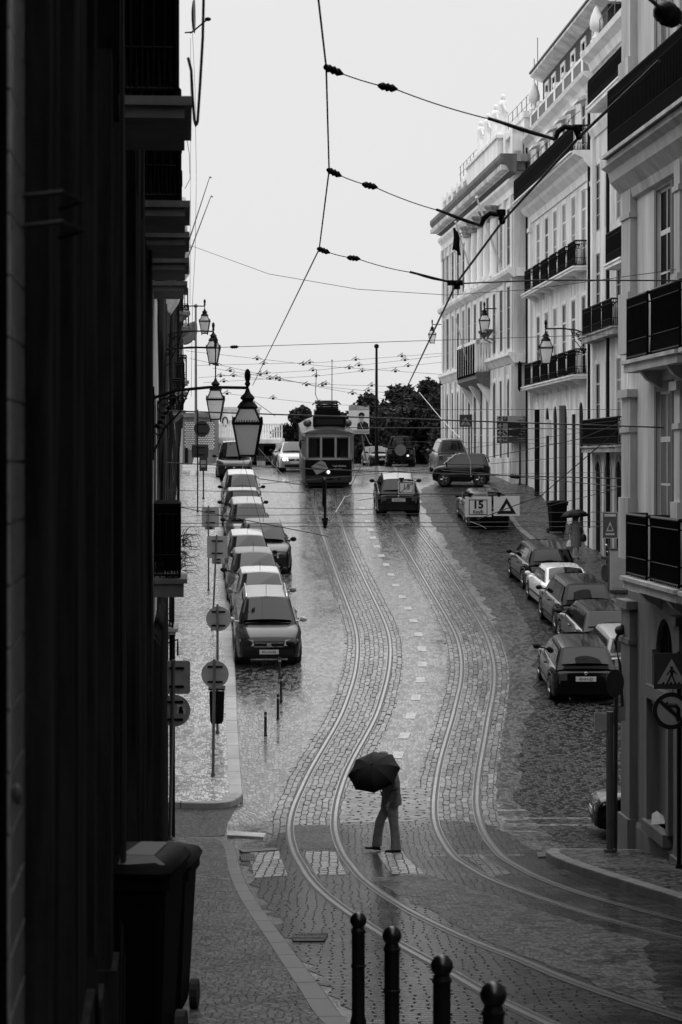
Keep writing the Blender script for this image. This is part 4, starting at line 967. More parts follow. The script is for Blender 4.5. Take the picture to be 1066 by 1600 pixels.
for px,yt,Z,l in ((560,1426,15.0,'tallest looking ball topped bollard, farthest back of the four at the kerb'),(612.5,1448,12.9,'ball topped bollard between the farthest one and the two low ones, near kerb'),(690.5,1493,11.0,'ball topped bollard with a shiny top, beside the nearest bollard'),(771,1535,9.2,'nearest bollard, only its big shiny ball showing at the bottom edge')): bollard(px,yt,Z,l,BG,.047)
RG='thin posts standing in the road before the dark off-road car'
for px,yt,yb,l in ((415,1112,1150,'shortest leaning black post, nearest of the thin road posts'),(434.5,1084,1124,'black road post in the middle of the thin posts'),(439.5,1056,1096,'dark road post right behind the middle thin post'),(437,1027,1061,'farthest thin post directly in front of the bumper of the off-road car')):
    x,Z=G(px,yb); bollard(px,yt,Z,l,RG,.035,False)

# wheelie bins
def wheelie(x,y,z,rz,label,pat):
    o=thing('wheelie_bin',label,'bin',(x,y,z),rz); w=.29
    def ring(a,b,zz): return [Vector((p*a,q*b,zz)) for p,q in ((-1,-.85),(-.85,-1),(.85,-1),(1,-.85),(1,.85),(.85,1),(-.85,1),(-1,.85))]
    mb=MB(); mb.loft([ring(.23,.24,.08),ring(.24,.26,.14),ring(.285,.35,.95),ring(.31,.37,.96),ring(.31,.37,1.02)]); mb.build('bin_body','bin_black',o,smooth=35)
    mb=MB(); mb.loft([ring(.32,.38,1.025),ring(.33,.39,1.05),ring(.3,.36,1.09),ring(.2,.24,1.12)]); l=mb.build('lid','bin_black',o,smooth=50)
    mb=MB(); mb.bar((-.25,.42,1.0),(.25,.42,1.0),.018,6); mb.bar((-.2,.36,1.0),(-.2,.42,1.0),.018,5); mb.bar((.2,.36,1.0),(.2,.42,1.0),.018,5); mb.build('handle','bin_black',o)
    for sx in (-1,1):
        mb=MB(); mb.bar((sx*.24,.3,.1),(sx*.3,.3,.1),.1,14); mb.build('wheel','tyre',o)
    if pat:
        mb=MB(); mb.quad((.0,-.35,1.093),(.29,-.34,1.093),(.2,-.24,1.125),(.0,-.24,1.125)); mb.quad((.0,-.235,1.126),(.2,-.235,1.126),(.2,.22,1.126),(.03,.22,1.126)); mb.build('lid_patch','cornice_grey',l)  # paler grey patch over the lid top
    return o
wheelie(-1.32,13.2,g(13.2)+.13,R(-6),'big black wheelie bin in the near left corner with a pale patch on its lid',True).scale=(1.0,1,1.17)
wheelie(-1.42,16.0,g(16.3)+.13,R(-4),'black wheelie bin turned sideways behind the nearest bin by the dark wall',False).scale=(1,1,1.15)
x,y=G(871,834,.13); wheelie(x,y,g(y)+.13,R(8),'dark wheelie bin alone on the right pavement left of the woman',False).scale=(1.15,1.1,1.2)

# right side signs
def front_panel(o,x0,x1,z0,z1,m,y=-.06,t=.03,name='sign_panel',parent=None):
    mb=MB(); mb.box(x0,x1,y,y+t,z0,z1); return mb.build(name,m,parent or o)
def tri(o,cx,z0,w,h,m,y,parent,name='sign_triangle'):
    mb=MB(); mb.prism([(cx-w,y,z0),(cx+w,y,z0),(cx,y,z0+h)],(0,.004,0)); return mb.build(name,m,parent)
def walker(o,cx,z0,s,y,parent,m='black_paint'):
    mb=MB(); mb.sphere((cx,y,z0+.46*s),.055*s,8,6,(1,.15,1)); mb.prism([(cx-.06*s,y,z0+.4*s),(cx+.07*s,y,z0+.4*s),(cx+.05*s,y,z0+.2*s),(cx-.04*s,y,z0+.2*s)],(0,.003,0))
    for a,b,r in (((-.05,.38),(-.16,.24),.02),((.06,.38),(.17,.26),.02),((-.02,.22),(-.13,.0),.028),((.02,.22),(.1,.0),.028)): mb.bar((cx+a[0]*s,y,z0+a[1]*s),(cx+b[0]*s,y,z0+b[1]*s),r*s,5)
    for i in range(5): mb.prism([(cx+(-.3+i*.13)*s-.02*s,y,z0-.09*s),(cx+(-.3+i*.13)*s+.05*s,y,z0-.09*s),(cx+(-.3+i*.13)*s+.07*s,y,z0-.01*s),(cx+(-.3+i*.13)*s+.0*s,y,z0-.01*s)],(0,.003,0))
    mb.build('pictogram',m,parent)
o,h,y=pole_thing('traffic_sign','pedestrian crossing square above a no left turn disc at the right edge','traffic sign',1061,1357,1018,.032,m='dark_iron'); k=y/F
# centre of the plates lies left of the pole
cx=-15*k; w=25*k; pn=front_panel(o,cx-w,cx+w+6*k,h-58*k,h-2*k,'sign_dark'); t=tri(o,cx+2.5*k,h-50*k,22.5*k,39*k,'sign_grey',-.066,pn); walker(o,cx+2.5*k,h-46.5*k,52*k*.9,-.072,pn)
mb=MB(); n=36; cc=(cx+2*k,h-92*k); mb.prism([(cc[0]+29*k*math.cos(2*math.pi*i/n),-.06,cc[1]+29*k*math.sin(2*math.pi*i/n)) for i in range(n)],(0,.03,0)); d=mb.build('sign_disc','black_paint',o)
mb=MB(); mb.prism([(cc[0]+22*k*math.cos(2*math.pi*i/n),-.065,cc[1]+22*k*math.sin(2*math.pi*i/n)) for i in range(n)],(0,.004,0)); mb.build('disc_face','sign_grey',d)
mb=MB(); y0=-.072
mb.tube([(cc[0]+11*k,y0,cc[1]-15*k),(cc[0]+11*k,y0,cc[1]+4*k),(cc[0]+7*k,y0,cc[1]+9*k),(cc[0]-6*k,y0,cc[1]+9*k)],3.2*k,5); mb.prism([(cc[0]-15*k,y0,cc[1]+9*k),(cc[0]-5*k,y0,cc[1]+15*k),(cc[0]-5*k,y0,cc[1]+3*k)],(0,.004,0))
mb.prism([(cc[0]-19*k,y0-.004,cc[1]+13*k),(cc[0]-15*k,y0-.004,cc[1]+17*k),(cc[0]+19*k,y0-.004,cc[1]-13*k),(cc[0]+15*k,y0-.004,cc[1]-17*k)],(0,.004,0)); mb.build('turn_arrow','black_paint',d)
o,h,y=pole_thing('traffic_sign','thick grey corner post with a turned disc and a small plate','traffic sign',953,1332,1112,.062,m='cornice_grey'); k=y/F
mb=MB(); mb.box(-.26,-.02,-.02,.02,h-28*k,h-2*k); mb.add([(-.26,-.021,h-28*k),(.3,.26,h-16*k),(.3,.26,h+6*k),(-.26,-.021,h-2*k)],[(0,1,2,3)]); mb.build('small_plate','sign_back',o)
mb=MB(); mb.bar((.1,.08,-.0),(.12,.1,h+50*k),.035,8); mb.build('second_pole','sign_dark',o)
mb=MB(); n=28; M=Matrix.Translation((.09,.04,h+44*k))@Matrix.Rotation(R(35),4,'Z'); mb.prism([M@Vector((.2*math.cos(2*math.pi*i/n),0,.235*math.sin(2*math.pi*i/n))) for i in range(n)],(.012,.02,0)); mb.build('sign_disc','sign_dark',o)
# warning sign with text plates, right pavement
o,h,y=pole_thing('traffic_sign','dark roadworks style board with a pale triangle on a post beside the motorcycle','traffic sign',951,948,800,.03,m='sign_dark'); k=y/F
pn=front_panel(o,-10*k,14*k,h-41*k,h-0*k,'sign_back'); p2=front_panel(o,-9*k,13*k,h-40*k,h-1*k,'sign_dark',-.064,.004,parent=pn); tri(o,2*k,h-30*k,6*k,15*k,'sign_back',-.07,pn); tri(o,2*k,h-28*k,3.6*k,9*k,'sign_dark',-.075,pn)
mb=MB(); mb.box(-7*k,11*k,-.07,-.066,h-7*k,h-3*k); mb.box(-5*k,9*k,-.07,-.066,h-36*k,h-33*k); mb.build('text_bar','sign_back',pn)
o2,h2,y2=pole_thing('traffic_sign','small paired plates on a wall post right behind the dark triangle board','traffic sign',968,900,798,.03,Z=77.5,m='sign_dark'); k=y2/F
front_panel(o2,-6*k,5*k,h2-13*k,h2,'sign_back'); mb=MB(); n=20; mb.prism([(0+4*k*math.cos(6.2832*i/n),-.066,h2-6*k+4*k*math.sin(6.2832*i/n)) for i in range(n)],(0,.004,0)); mb.build('disc','sign_white',o2); front_panel(o2,-5*k,5*k,h2-22*k,h2-15*k,'sign_back')
# pedestrian sign further up
o,h,y=pole_thing('traffic_sign','small square pedestrian crossing sign high by the palace wall','traffic sign',737,735,647,.03,Z=113,m='sign_dark'); k=y/F
pn=front_panel(o,-19*k,0*k,h-20*k,h-1*k,'sign_dark'); tri(o,-9.5*k,h-17.5*k,8*k,13.5*k,'sign_grey',-.066,pn); walker(o,-9.5*k,h-15.5*k,.5,-.072,pn)
# direction board
o,h,y=pole_thing('direction_board','stacked direction board with arrows, pale top panel over dark panels, on a grey pole','direction sign',812.5,757,650,.05,m='sign_dark'); k=y/F
x0=-36*k; x1=16.5*k; zt=h
def row(z0,z1,m,fg,arrow,icon,l1,l2):
    pn=front_panel(o,x0,x1,zt-z1*k,zt-z0*k,m,-.09,.04,'direction_panel'); zc=zt-(z0+z1)/2*k; hh=(z1-z0)/2*k
    mb=MB(); ax=x0+4.7*k; yy=-.094
    if arrow=='up': mb.box(ax-.9*k,ax+.9*k,yy,yy+.003,zc-.75*hh,zc+.5*hh); mb.prism([(ax-3.6*k,yy-.001,zc-.05*hh),(ax-3.6*k,yy-.001,zc+.25*hh),(ax,yy-.001,zc+.85*hh),(ax+3.6*k,yy-.001,zc+.25*hh),(ax+3.6*k,yy-.001,zc-.05*hh),(ax,yy-.001,zc+.45*hh)],(0,.003,0))
    else: mb.box(ax-2.5*k,ax+3.6*k,yy,yy+.003,zc-.8*k,zc+.8*k); mb.prism([(ax+.6*k,yy-.001,zc-3.6*k),(ax+2*k,yy-.001,zc-2.9*k),(ax-1.2*k,yy-.001,zc),(ax+2*k,yy-.001,zc+2.9*k),(ax+.6*k,yy-.001,zc+3.6*k),(ax-3.6*k,yy-.001,zc)],(0,.003,0))
    mb.build('arrow',fg,pn)
    mb=MB(); ix=x0+13*k; mb.box(ix-3.5*k,ix+3.5*k,yy,yy+.003,zc-3.4*k,zc+3.4*k); ic=mb.build('icon',fg if icon!='H' else m,pn)
    if icon=='P': text('P',6.5*k,facing((ix,yy-.003,zc)),m,pn)
    elif icon=='H': mb=MB(); mb.box(ix-3*k,ix-2*k,yy-.004,yy-.001,zc-3*k,zc+3*k); mb.box(ix+2*k,ix+3*k,yy-.004,yy-.001,zc-3*k,zc+3*k); mb.box(ix-2*k,ix+2*k,yy-.004,yy-.001,zc-1.6*k,zc-.4*k); mb.build('icon_mark',fg,pn)
    elif icon=='col':
        mb=MB()
        for q in range(4): mb.box(ix-2.6*k,ix+2.6*k,yy-.004,yy-.001,zc+(-2.4+q*1.5)*k,zc+(-1.9+q*1.5)*k)
        mb.build('icon_mark','sign_dark',pn)
    else: mb=MB(); mb.sphere((ix-1*k,yy-.002,zc+.8*k),1.7*k,8,6,(1,.05,1.2)); mb.sphere((ix+1.4*k,yy-.002,zc-1*k),1.6*k,8,6,(1,.05,1.2)); mb.build('icon_mark','black_paint',pn)
    text(l1,3.7*k,facing((x1-1*k,yy-.002,zc+2.1*k)),fg,pn,ax='RIGHT'); text(l2,3.7*k,facing((x1-1*k,yy-.002,zc-2.2*k)),fg,pn,ax='RIGHT')
row(0,9.2,'sign_grey','black_paint','up','P','Parque','Baixa Chiado'); row(10,20.2,'black_paint','sign_grey','l','col','Museu do','Chiado'); row(21,31.2,'black_paint','sign_grey','l','mask','Teatro de','São Carlos'); row(32,42,'sign_dark','sign_grey','l','H','Convento da','Trindade')
# cabinet and motorcycle
x,y=G(962,926,.13); o=thing('street_cabinet','plain grey metal cabinet standing at the foot of the grey house','cabinet',(x+.1,y,g(y)+.13),R(-4)); hC=(926-857)/F*y
mb=MB(); mb.box(-.28,.42,-.2,.2,.1,hC-.04); mb.build('cabinet_body','sign_back',o); mb=MB(); mb.box(-.31,.45,-.23,.23,hC-.04,hC); mb.box(-.29,.43,-.21,.21,0,.1); mb.build('cabinet_frame','sign_dark',o); mb=MB(); mb.box(-.24,.38,-.215,-.2,.16,hC-.1); mb.build('cabinet_door','sign_back',o)
x,y=G(953,912,.13); o=thing('motorcycle','dark scooter with bright handlebars half hidden behind the cabinet post','motorcycle',(x+.1,y,g(y)+.13),R(15))
for yy in (-.6,.6):
    mb=MB(); mb.lathe([(.2,-.05),(.3,-.06),(.32,0),(.3,.06),(.2,.05)],n=18,M=Matrix.Rotation(R(90),4,'Y')); mb.v=[(a,b+yy,c+.32) for a,b,c in mb.v]; mb.build('wheel','tyre',o)
mb=MB(); mb.tube([(0,-.9,.75),(0,-.5,.85),(0,.05,.8),(0,.2,.5),(0,-.2,.35),(0,-.6,.5)],.15,8,[.05,.14,.16,.12,.12,.12]); mb.tube([(0,-.62,.35),(0,-.4,.95),(0,-.36,1.1)],.07,8,[.05,.12,.05]); mb.build('scooter_body','paint_dark',o,smooth=60)
mb=MB(); mb.tube([(-.34,-.3,1.1),(-.15,-.36,1.12),(.15,-.36,1.12),(.34,-.3,1.1)],.022,6); mb.sphere((0,-.5,.98),.09,10,8); mb.tube([(-.3,-.35,1.12),(-.36,-.38,1.3)],.008,4); mb.sphere((-.37,-.38,1.33),.06,8,6,(1,.4,.8)); mb.sphere((.37,-.38,1.33),.06,8,6,(1,.4,.8)); mb.build('handlebar','chrome',o,smooth=60)
mb=MB(); mb.box(-.15,.15,.0,.7,.8,.9); mb.build('seat','tyre',o)
# ================================================================== VEHICLES
def lerp(a,b,t): return a+(b-a)*t
STY={ # L,W,H, belt, hood, axle frac front/rear, windscreen base/top, roof end, rear glass base (fractions of L from the rear), deck height, tumble
 'suv':dict(L=4.3,W=1.82,H=1.66,belt=1.05,hood=1.03,wf=.80,wr=.19,wb=.73,wt=.57,re=.07,rb=.015,deck=1.0,cl=.24,R=.35),
 'hatch':dict(L=3.95,W=1.70,H=1.45,belt=.92,hood=.90,wf=.80,wr=.18,wb=.74,wt=.53,re=.10,rb=.015,deck=.90,cl=.16,R=.30),
 'sedan':dict(L=4.4,W=1.74,H=1.42,belt=.92,hood=.88,wf=.80,wr=.20,wb=.70,wt=.54,re=.28,rb=.14,deck=.95,cl=.16,R=.31),
 'mpv':dict(L=4.3,W=1.78,H=1.62,belt=1.0,hood=.98,wf=.81,wr=.18,wb=.79,wt=.58,re=.07,rb=.012,deck=.98,cl=.17,R=.32),
 'wagon':dict(L=4.5,W=1.76,H=1.48,belt=.93,hood=.9,wf=.80,wr=.20,wb=.72,wt=.55,re=.06,rb=.012,deck=.92,cl=.17,R=.31),
 'van':dict(L=4.2,W=1.75,H=1.82,belt=1.08,hood=1.0,wf=.80,wr=.19,wb=.78,wt=.63,re=.03,rb=.01,deck=1.05,cl=.18,R=.31),
 'micro':dict(L=2.65,W=1.55,H=1.54,belt=.98,hood=.92,wf=.80,wr=.17,wb=.82,wt=.55,re=.10,rb=.02,deck=.98,cl=.17,R=.29),
 'box4x4':dict(L=4.1,W=1.78,H=1.85,belt=1.15,hood=1.05,wf=.80,wr=.19,wb=.70,wt=.60,re=.03,rb=.012,deck=1.12,cl=.28,R=.38),
}
def car(label,style,x,y,dirx,diry,paint='paint_dark',roof=None,group=None,front_near=True,plate=None,rails=False,spare=False,lights_on=False,scale=1.0,dz=0,shade=None,name='parked_car'):
    """(x,y): plan position of the end of the car nearest the viewer; (dirx,diry): heading of the nose"""
    S=STY[style]; L,W,H=S['L'],S['W'],S['H']; d=Vector((dirx,diry)).normalized()
    c=Vector((x,y))-d*(L/2) if front_near else Vector((x,y))+d*(L/2)
    zf=g(c.y+d.y*L*.3); zr=g(c.y-d.y*L*.3); f3=Vector((d.x,d.y,(zf-zr)/(L*.6))).normalized(); up=Vector((0,0,1)); rt=f3.cross(up).normalized(); up=rt.cross(f3)
    M=Matrix((rt,f3,up)).transposed().to_4x4(); M.translation=(c.x,c.y,(zf+zr)/2+dz)
    o=thing(name,label,'car',(0,0,0),0,group); o.matrix_basis=M; o.scale=(scale,)*3
    Y=lambda f:(f-.5)*L
    axF,axR,Rw=Y(S['wf']),Y(S['wr']),S['R']; cl=S['cl']
    def hw(t): # t in 0..1 from the rear
        k=1-.16*max(0,(t-.8)/.2)**2.2-.10*max(0,(.14-t)/.14)**2.2; return W/2*k
    def top(t):
        if t>S['wb']: q=(t-S['wb'])/(1-S['wb']); return lerp(S['hood'],S['hood']-.20*H/1.45,q**2.2)
        if t<S['rb']+.06 and S['deck']: return S['deck']-.05*(1-t/(S['rb']+.06))
        return lerp(S['deck'],S['belt'],min(1,max(0,(t-S['rb'])/.3))) if t<S['wb']-.1 else lerp(S['belt'],S['hood'],(t-S['wb']+.1)/.1)
    def bot(y):
        z=cl+.02
        for a in (axF,axR):
            dd=abs(y-a); ra=Rw+.055
            if dd<ra: z=max(z,Rw+math.sqrt(max(0,ra*ra-dd*dd)))
        t=y/L+.5
        if t>.96 or t<.03: z=max(z,cl+.06)
        return z
    st=sorted({0,.004,.015,.035,.06,.1,.97,.985,.997,1.0,.94,.9}|{i/30 for i in range(1,30)}|{(a+q*(Rw+.055))/L+.5 for a in (axF,axR) for q in (-1,-.96,-.8,-.5,0,.5,.8,.96,1)})
    st=[t for t in st if 0<=t<=1]
    rings=[]
    for t in st:
        y_=Y(t); h=hw(t); zt=top(t); zb=min(bot(y_),zt-.15)
        e=0
        if t<.02: e=(.02-t)/.02
        if t>.985: e=(t-.985)/.015
        h-=.05*e; zt-=.06*e; zb+=.04*e
        zm=lerp(max(zb,.3),zt,.55)
        half=[(0,zb),(h*.8,zb),(h*.965,zb+.012),(h*.985,zb+.06 if zb<zm-.1 else zb+.02),(h,zm),(h*.985,lerp(zm,zt,.5)),(h*.955,zt-.045),(h*.90,zt-.006),(h*.55,zt+.018),(0,zt+.026)]
        rings.append([Vector((a,y_,b)) for a,b in half]+[Vector((-a,y_,b)) for a,b in half[-2:0:-1]])
    mb=MB(); mb.loft(rings)
    # greenhouse
    wbY,wtY,reY,rbY=Y(S['wb']),Y(S['wt']),Y(S['re']),Y(S['rb']); roofz=H-.02
    bw=W/2*.89; tw=bw-.30*(H-S['belt'])
    def zr_(y_):
        if y_>wtY: q=(wbY-y_)/(wbY-wtY); return lerp(S['hood']-.01,roofz,q**.92)
        if y_<reY: q=(y_-rbY)/(reY-rbY); return lerp(S['deck']-.01,roofz-.03,q**.9)
        q=(y_-reY)/(wtY-reY); return roofz-.03+.03*math.sin(min(1,q*1.3)*math.pi/2)
    gy=[rbY]+[lerp(rbY,reY,q) for q in (.25,.5,.75,.92)]+[reY]+[lerp(reY,wtY,q) for q in (.1,.3,.5,.7,.9)]+[wtY]+[lerp(wtY,wbY,q) for q in (.08,.25,.5,.75)]+[wbY]
    rg=[]
    for y_ in gy:
        z=zr_(y_); fr=max(0,min(1,(z-S['belt'])/(roofz-S['belt']))); wz=lerp(bw,tw,fr); zb=S['belt']-.08
        z=max(z,zb+.02); half=[(bw,zb),(lerp(bw,wz,.5),lerp(zb,z,.5)) ,(wz,z-.06 if z-.06>zb else zb+.01),(wz-.035,z-.018),(wz*.72,z+.008),(0,z+.022)]
        rg.append([Vector((a,y_,b)) for a,b in half]+[Vector((-a,y_,b)) for a,b in half[-2::-1]])
    mb.loft(rg,closed=False,cap=False)
    # end plates of the greenhouse are covered by the glass planes
    body=mb.build('body',paint,o,smooth=38)
    if roof:
        m2=MB(); rr=[]
        for y_ in [lerp(reY,wtY,q) for q in (0.02,.2,.4,.6,.8,.98)]:
            z=zr_(y_); rr.append([Vector((a,y_,z+b)) for a,b in ((-tw+.045,-.008),(-tw*.7,.014),(0,.028),(tw*.7,.014),(tw-.045,-.008))])
        m2.loft(rr,closed=False); m2.build('roof_panel',roof,o,smooth=40)
    # glass
    def sideX(z): return lerp(bw,tw,(z-S['belt'])/(roofz-S['belt']))+.004
    zg0,zg1=S['belt']+.03,roofz-.12
    def glass_end(y0,z0,y1,z1,nm,k0,k1,off):
        m_=MB(); n=Vector((0,(z1-z0),-(y1-y0))).normalized()*off; a0,a1=sideX(z0)*k0,sideX(z1)*k1
        pa=[];
        for i in range(13):
            q=i/12*2-1; k_=1+1.7*(1-q*q); pa.append([Vector((a0*q,y0,z0))+n*k_,Vector((a1*q,y1,z1))+n*k_])
        m_.loft([[r[0] for r in pa],[r[0].lerp(r[1],.5)+n*.35 for r in pa],[r[1] for r in pa]],closed=False)
        return m_.build(nm,'car_glass',o,smooth=70,fix=False)
    q0,q1=.08,.9
    zz=lambda q:lerp(S['hood'],roofz,q**.92)
    glass_end(lerp(wbY,wtY,q0),zz(q0),lerp(wbY,wtY,q1),zz(q1),'windscreen',.86,.86,.035 )
    z2=lambda q:lerp(S['deck'],roofz-.03,q**.9)
    glass_end(lerp(rbY,reY,.16),z2(.16),lerp(rbY,reY,.9),z2(.9),'rear_window',.84,.84,-.04)
    def yA(z): return lerp(wbY,wtY,((z-S['hood'])/(roofz-S['hood']))**1.08)-.10
    def yC(z): return lerp(rbY,reY,max(0,(z-S['deck'])/(roofz-S['deck'])))+(.16 if style not in('sedan',) else .12)
    span0,span1=yC(zg0),yA(zg0)-.05
    divs=[span0,lerp(span0,span1,.16),lerp(span0,span1,.52),span1] if style not in('micro',) else [span0,lerp(span0,span1,.4),span1]
    for sx in (-1,1):
        for i in range(len(divs)-1):
            a=divs[i]+.025; b=divs[i+1]-.025
            lo=[(a,zg0),(b,zg0)]
            at=max(a,yC(zg1)+.02); bt=min(b,yA(zg1)-.02)
            if bt-at<.05: pts=[(a if i else max(a,yC(zg0)),zg0),(b,zg0),(b,lerp(zg0,zg1,.75))] if i==0 else [(a,zg0),(b,zg0),(a,lerp(zg0,zg1,.7))]
            else: pts=[(a,zg0),(b,zg0),(bt,zg1),(at,zg1)]
            m_=MB(); m_.poly([(sx*(sideX(z)+.006),y_,z) for y_,z in pts]); m_.build('side_window','car_glass',o)
        m_=MB(); m_.sphere((sx*(W/2+.09),lerp(wbY,wtY,.22),S['belt']+.07),.1,10,8,(1.05,.5,.75)); m_.bar((sx*(W/2*.86),lerp(wbY,wtY,.22),S['belt']+.02),(sx*(W/2+.03),lerp(wbY,wtY,.22),S['belt']+.04),.025,5); m_.build('mirror','chrome' if paint=='paint_silver_' else ('plastic_black' if paint in('paint_black','paint_dark','paint_grey') and not rails else ('paint_silver' if rails else paint)),o,smooth=60)
        m_=MB(); m_.box(sx*W/2-.02,sx*W/2+.012,lerp(axR,axF,.08)+.05,lerp(axR,axF,.92)-.05,.42,.47); m_.build('rub_strip','plastic_black',o)
        for y_ in (lerp(divs[-2],divs[-1],.12),lerp(divs[0],divs[-2],.3)):
            m_=MB(); m_.box(sx*W/2-.03,sx*W/2+.012,y_-.08,y_+.08,S['belt']-.16,S['belt']-.125); m_.build('door_handle','plastic_black' if paint in('paint_black','paint_dark') else paint,o)
        for y_ in (axF,axR):
            wx=sx*(W/2-.095); m_=MB(); MR=Matrix.Rotation(R(90),4,'Y')
            m_.lathe([(Rw*.62,-.09),(Rw*.93,-.1),(Rw,-.06),(Rw,.06),(Rw*.93,.1),(Rw*.62,.09)],n=22,M=MR); m_.v=[(a+wx,b+y_,c_+Rw) for a,b,c_ in m_.v]; w=m_.build('wheel','tyre',o,smooth=40)
            m_=MB(); m_.lathe([(.03,.0),(Rw*.6,.0),(Rw*.64,.02),(Rw*.64,.03)] if False else [(Rw*.64,-.085),(Rw*.64,.085)],n=20,M=MR)
            for q in range(5):
                an=q*2*math.pi/5; p0=Vector((.088*sx,.06*math.cos(an),.06*math.sin(an))); p1=Vector((.075*sx,Rw*.6*math.cos(an),Rw*.6*math.sin(an))); m_.bar(p0,p1,.045,5,.03)
            m_.v=[(a+wx,b+y_,c_+Rw) for a,b,c_ in m_.v]; m_.build('rim','rim',w)
            m_=MB(); m_.bar((wx-sx*.1,y_,Rw),(wx-sx*.3,y_,Rw),Rw+.05,16); m_.build('wheel_well','tyre',o)
    # front
    yf=L/2; hf=hw(1)
    for sx in (-1,1):
        m_=MB(); zc=top(.97)-.13; m_.prism([(sx*(hf-.36),yf+.02,zc-.085),(sx*(hf+.0),yf-.05,zc-.07),(sx*(hf+.035),yf-.13,zc+.07),(sx*(hf-.06),yf-.09,zc+.1),(sx*(hf-.33),yf+.005,zc+.075)],(0,-.12,0)); 
        if lights_on: m_.sphere((sx*(hf-.16),yf-.02,zc),.1,10,8)
        on=lights_on is True or (lights_on=='one' and sx>0)
        hl=m_.build('headlight','headlamp_on' if on else 'lamp_clear',o,smooth=60)
        m_=MB(); m_.box(sx*(hw(0)-.17)-.09,sx*(hw(0)-.17)+.12,-yf-.012,-yf+.12,S['deck']-.36,S['deck']-.12); m_.build('tail_light','lamp_red',o)
    m_=MB(); m_.box(-hf*.5,hf*.5,yf-.06,yf+.012,top(.99)-.2,top(.99)-.09); gr=m_.build('grille','plastic_black',o)
    m_=MB(); m_.box(-hf*.52,hf*.52,yf+.01,yf+.024,top(.99)-.11,top(.99)-.08); m_.box(-hf*.52,hf*.52,yf+.01,yf+.024,top(.99)-.21,top(.99)-.185); m_.sphere((0,yf+.015,top(.99)-.145),.055,8,6,(1.2,.3,1)); m_.build('grille_trim','chrome',gr)
    m_=MB(); m_.box(-hf*.75,hf*.75,yf-.05,yf+.014,cl+.09,cl+.2); m_.build('air_intake','plastic_black',o)
    for sg,yy in ((1,yf),(-1,-yf)):
        m_=MB(); zc=.52 if sg>0 else .6; m_.loft([[Vector((a*hw(1 if sg>0 else 0)*.98,yy-sg*b,z)) for a,b in ((-1,.16),(-.97,.03),(-.8,-.035),(.8,-.035),(.97,.03),(1,.16))] for z in (zc-.13,zc+.02)]); m_.build('bumper',paint if sg<0 or not rails else 'plastic_black',o,smooth=30)
    nearF=front_near; yy=yf+.04 if nearF else -yf-.04; zc=.48 if nearF else S['deck']-.24
    m_=MB(); m_.box(-.26,.26,yy-.012,yy+.012,zc-.06,zc+.06); pl=m_.build('number_plate','plate',o)
    if plate:
        Mx=Matrix.Translation((0,yy+(.016 if nearF else -.016),zc))@Matrix.Rotation(R(180) if nearF else 0,4,'Z')@Matrix.Rotation(R(90),4,'X'); text(plate,.1,Mx,'black_paint',pl)
    m_=MB(); m_.bar((-.3,lerp(wbY,wtY,.05),S['hood']+.045),(.35,lerp(wbY,wtY,.12),S['hood']+.075),.01,4); m_.build('wiper','plastic_black',o)
    m_=MB(); m_.bar((0,lerp(reY,wtY,.75 if nearF else .15),roofz),(0,lerp(reY,wtY,.75 if nearF else .15)-.12,roofz+.24),.007,4); m_.build('aerial','plastic_black',o)
    if rails:
        for sx in (-1,1):
            m_=MB(); m_.tube([(sx*(tw-.06),reY+.1,roofz-.02),(sx*(tw-.06),reY+.2,roofz+.06),(sx*(tw-.06),wtY-.25,roofz+.06),(sx*(tw-.06),wtY-.08,roofz)],.022,6); m_.build('roof_rail','chrome',o)
        m_=MB(); m_.box(-.5,.5,yf-.02,yf+.05,cl+.02,cl+.06); m_.build('skid_plate','chrome',o)
    if spare:
        m_=MB(); m_.lathe([(.02,-.1),(.3,-.1),(.34,-.05),(.34,.05),(.02,.06)],n=22,M=Matrix.Rotation(R(90),4,'X')); m_.v=[(a,b-yf-.1,c_+1.0) for a,b,c_ in m_.v]; sp=m_.build('spare_wheel','paint_mid',o,smooth=40)
        m_=MB(); m_.box(.38,.5,-yf-.03,-yf,.62,.72); m_.build('lit_lamp','lamp_low',o)
    else:
        m_=MB(); m_.sphere((0,-yf-.005,S['deck']-.1),.045,8,6,(1,.4,1)); m_.build('badge','chrome',o)
    if not front_near:
        m_=MB(); m_.tube([(-.4,-yf+.02,cl),(-.4,-yf-.05,cl)],.03,6); m_.build('exhaust','chrome',o)
    return o
LGp='cars parked nose to tail along the left kerb'
lx=lambda y:-2.02-.0715*(y-58.3)
def L_(label,style,y,paint,dx=0,**k): return car(label,style,lx(y)+dx,y,.0715,-1,paint,group=LGp,front_near=True,**k)
L_('black off-road car with pale roof and rails, first in the left row facing downhill','suv',57.4,'paint_black',roof='paint_mid',plate='83-LN-86',rails=True)
L_('white-roofed hatchback parked right behind the black off-road car','hatch',63.2,'paint_mid',.02,roof='paint_white',scale=1.03)
L_('grey saloon, third in the left row, behind the white-roofed hatchback','hatch',67.9,'paint_grey',-.05,roof='paint_grey',scale=1.06)
L_('white-topped small van, fourth in the left row','mpv',72.7,'paint_grey',-.12,roof='paint_white',scale=.95)
L_('dark rounded car bulging out into the road half way up the left row','hatch',75.6,'paint_dark',.55,scale=1.12)
L_('light grey car with a big shaded windscreen above the bulging dark car','mpv',81.6,'paint_grey',.12,roof='paint_silver')
L_('dark bonneted car second from the top of the left row before the gap','sedan',86.4,'paint_dark',.05,roof='paint_silver')
L_('pale-roofed car at the top of the left row just below the gap','hatch',91.0,'paint_grey',.1,roof='paint_white')
car('dark boxy car with a light roof alone beyond the gap at the top left','van',(366-533)/F*102.5,102.5,.06,-1,'paint_dark',roof='paint_white',group=LGp,plate='42-LT-63')
RGp='cars parked along the right kerb, tails to the viewer'
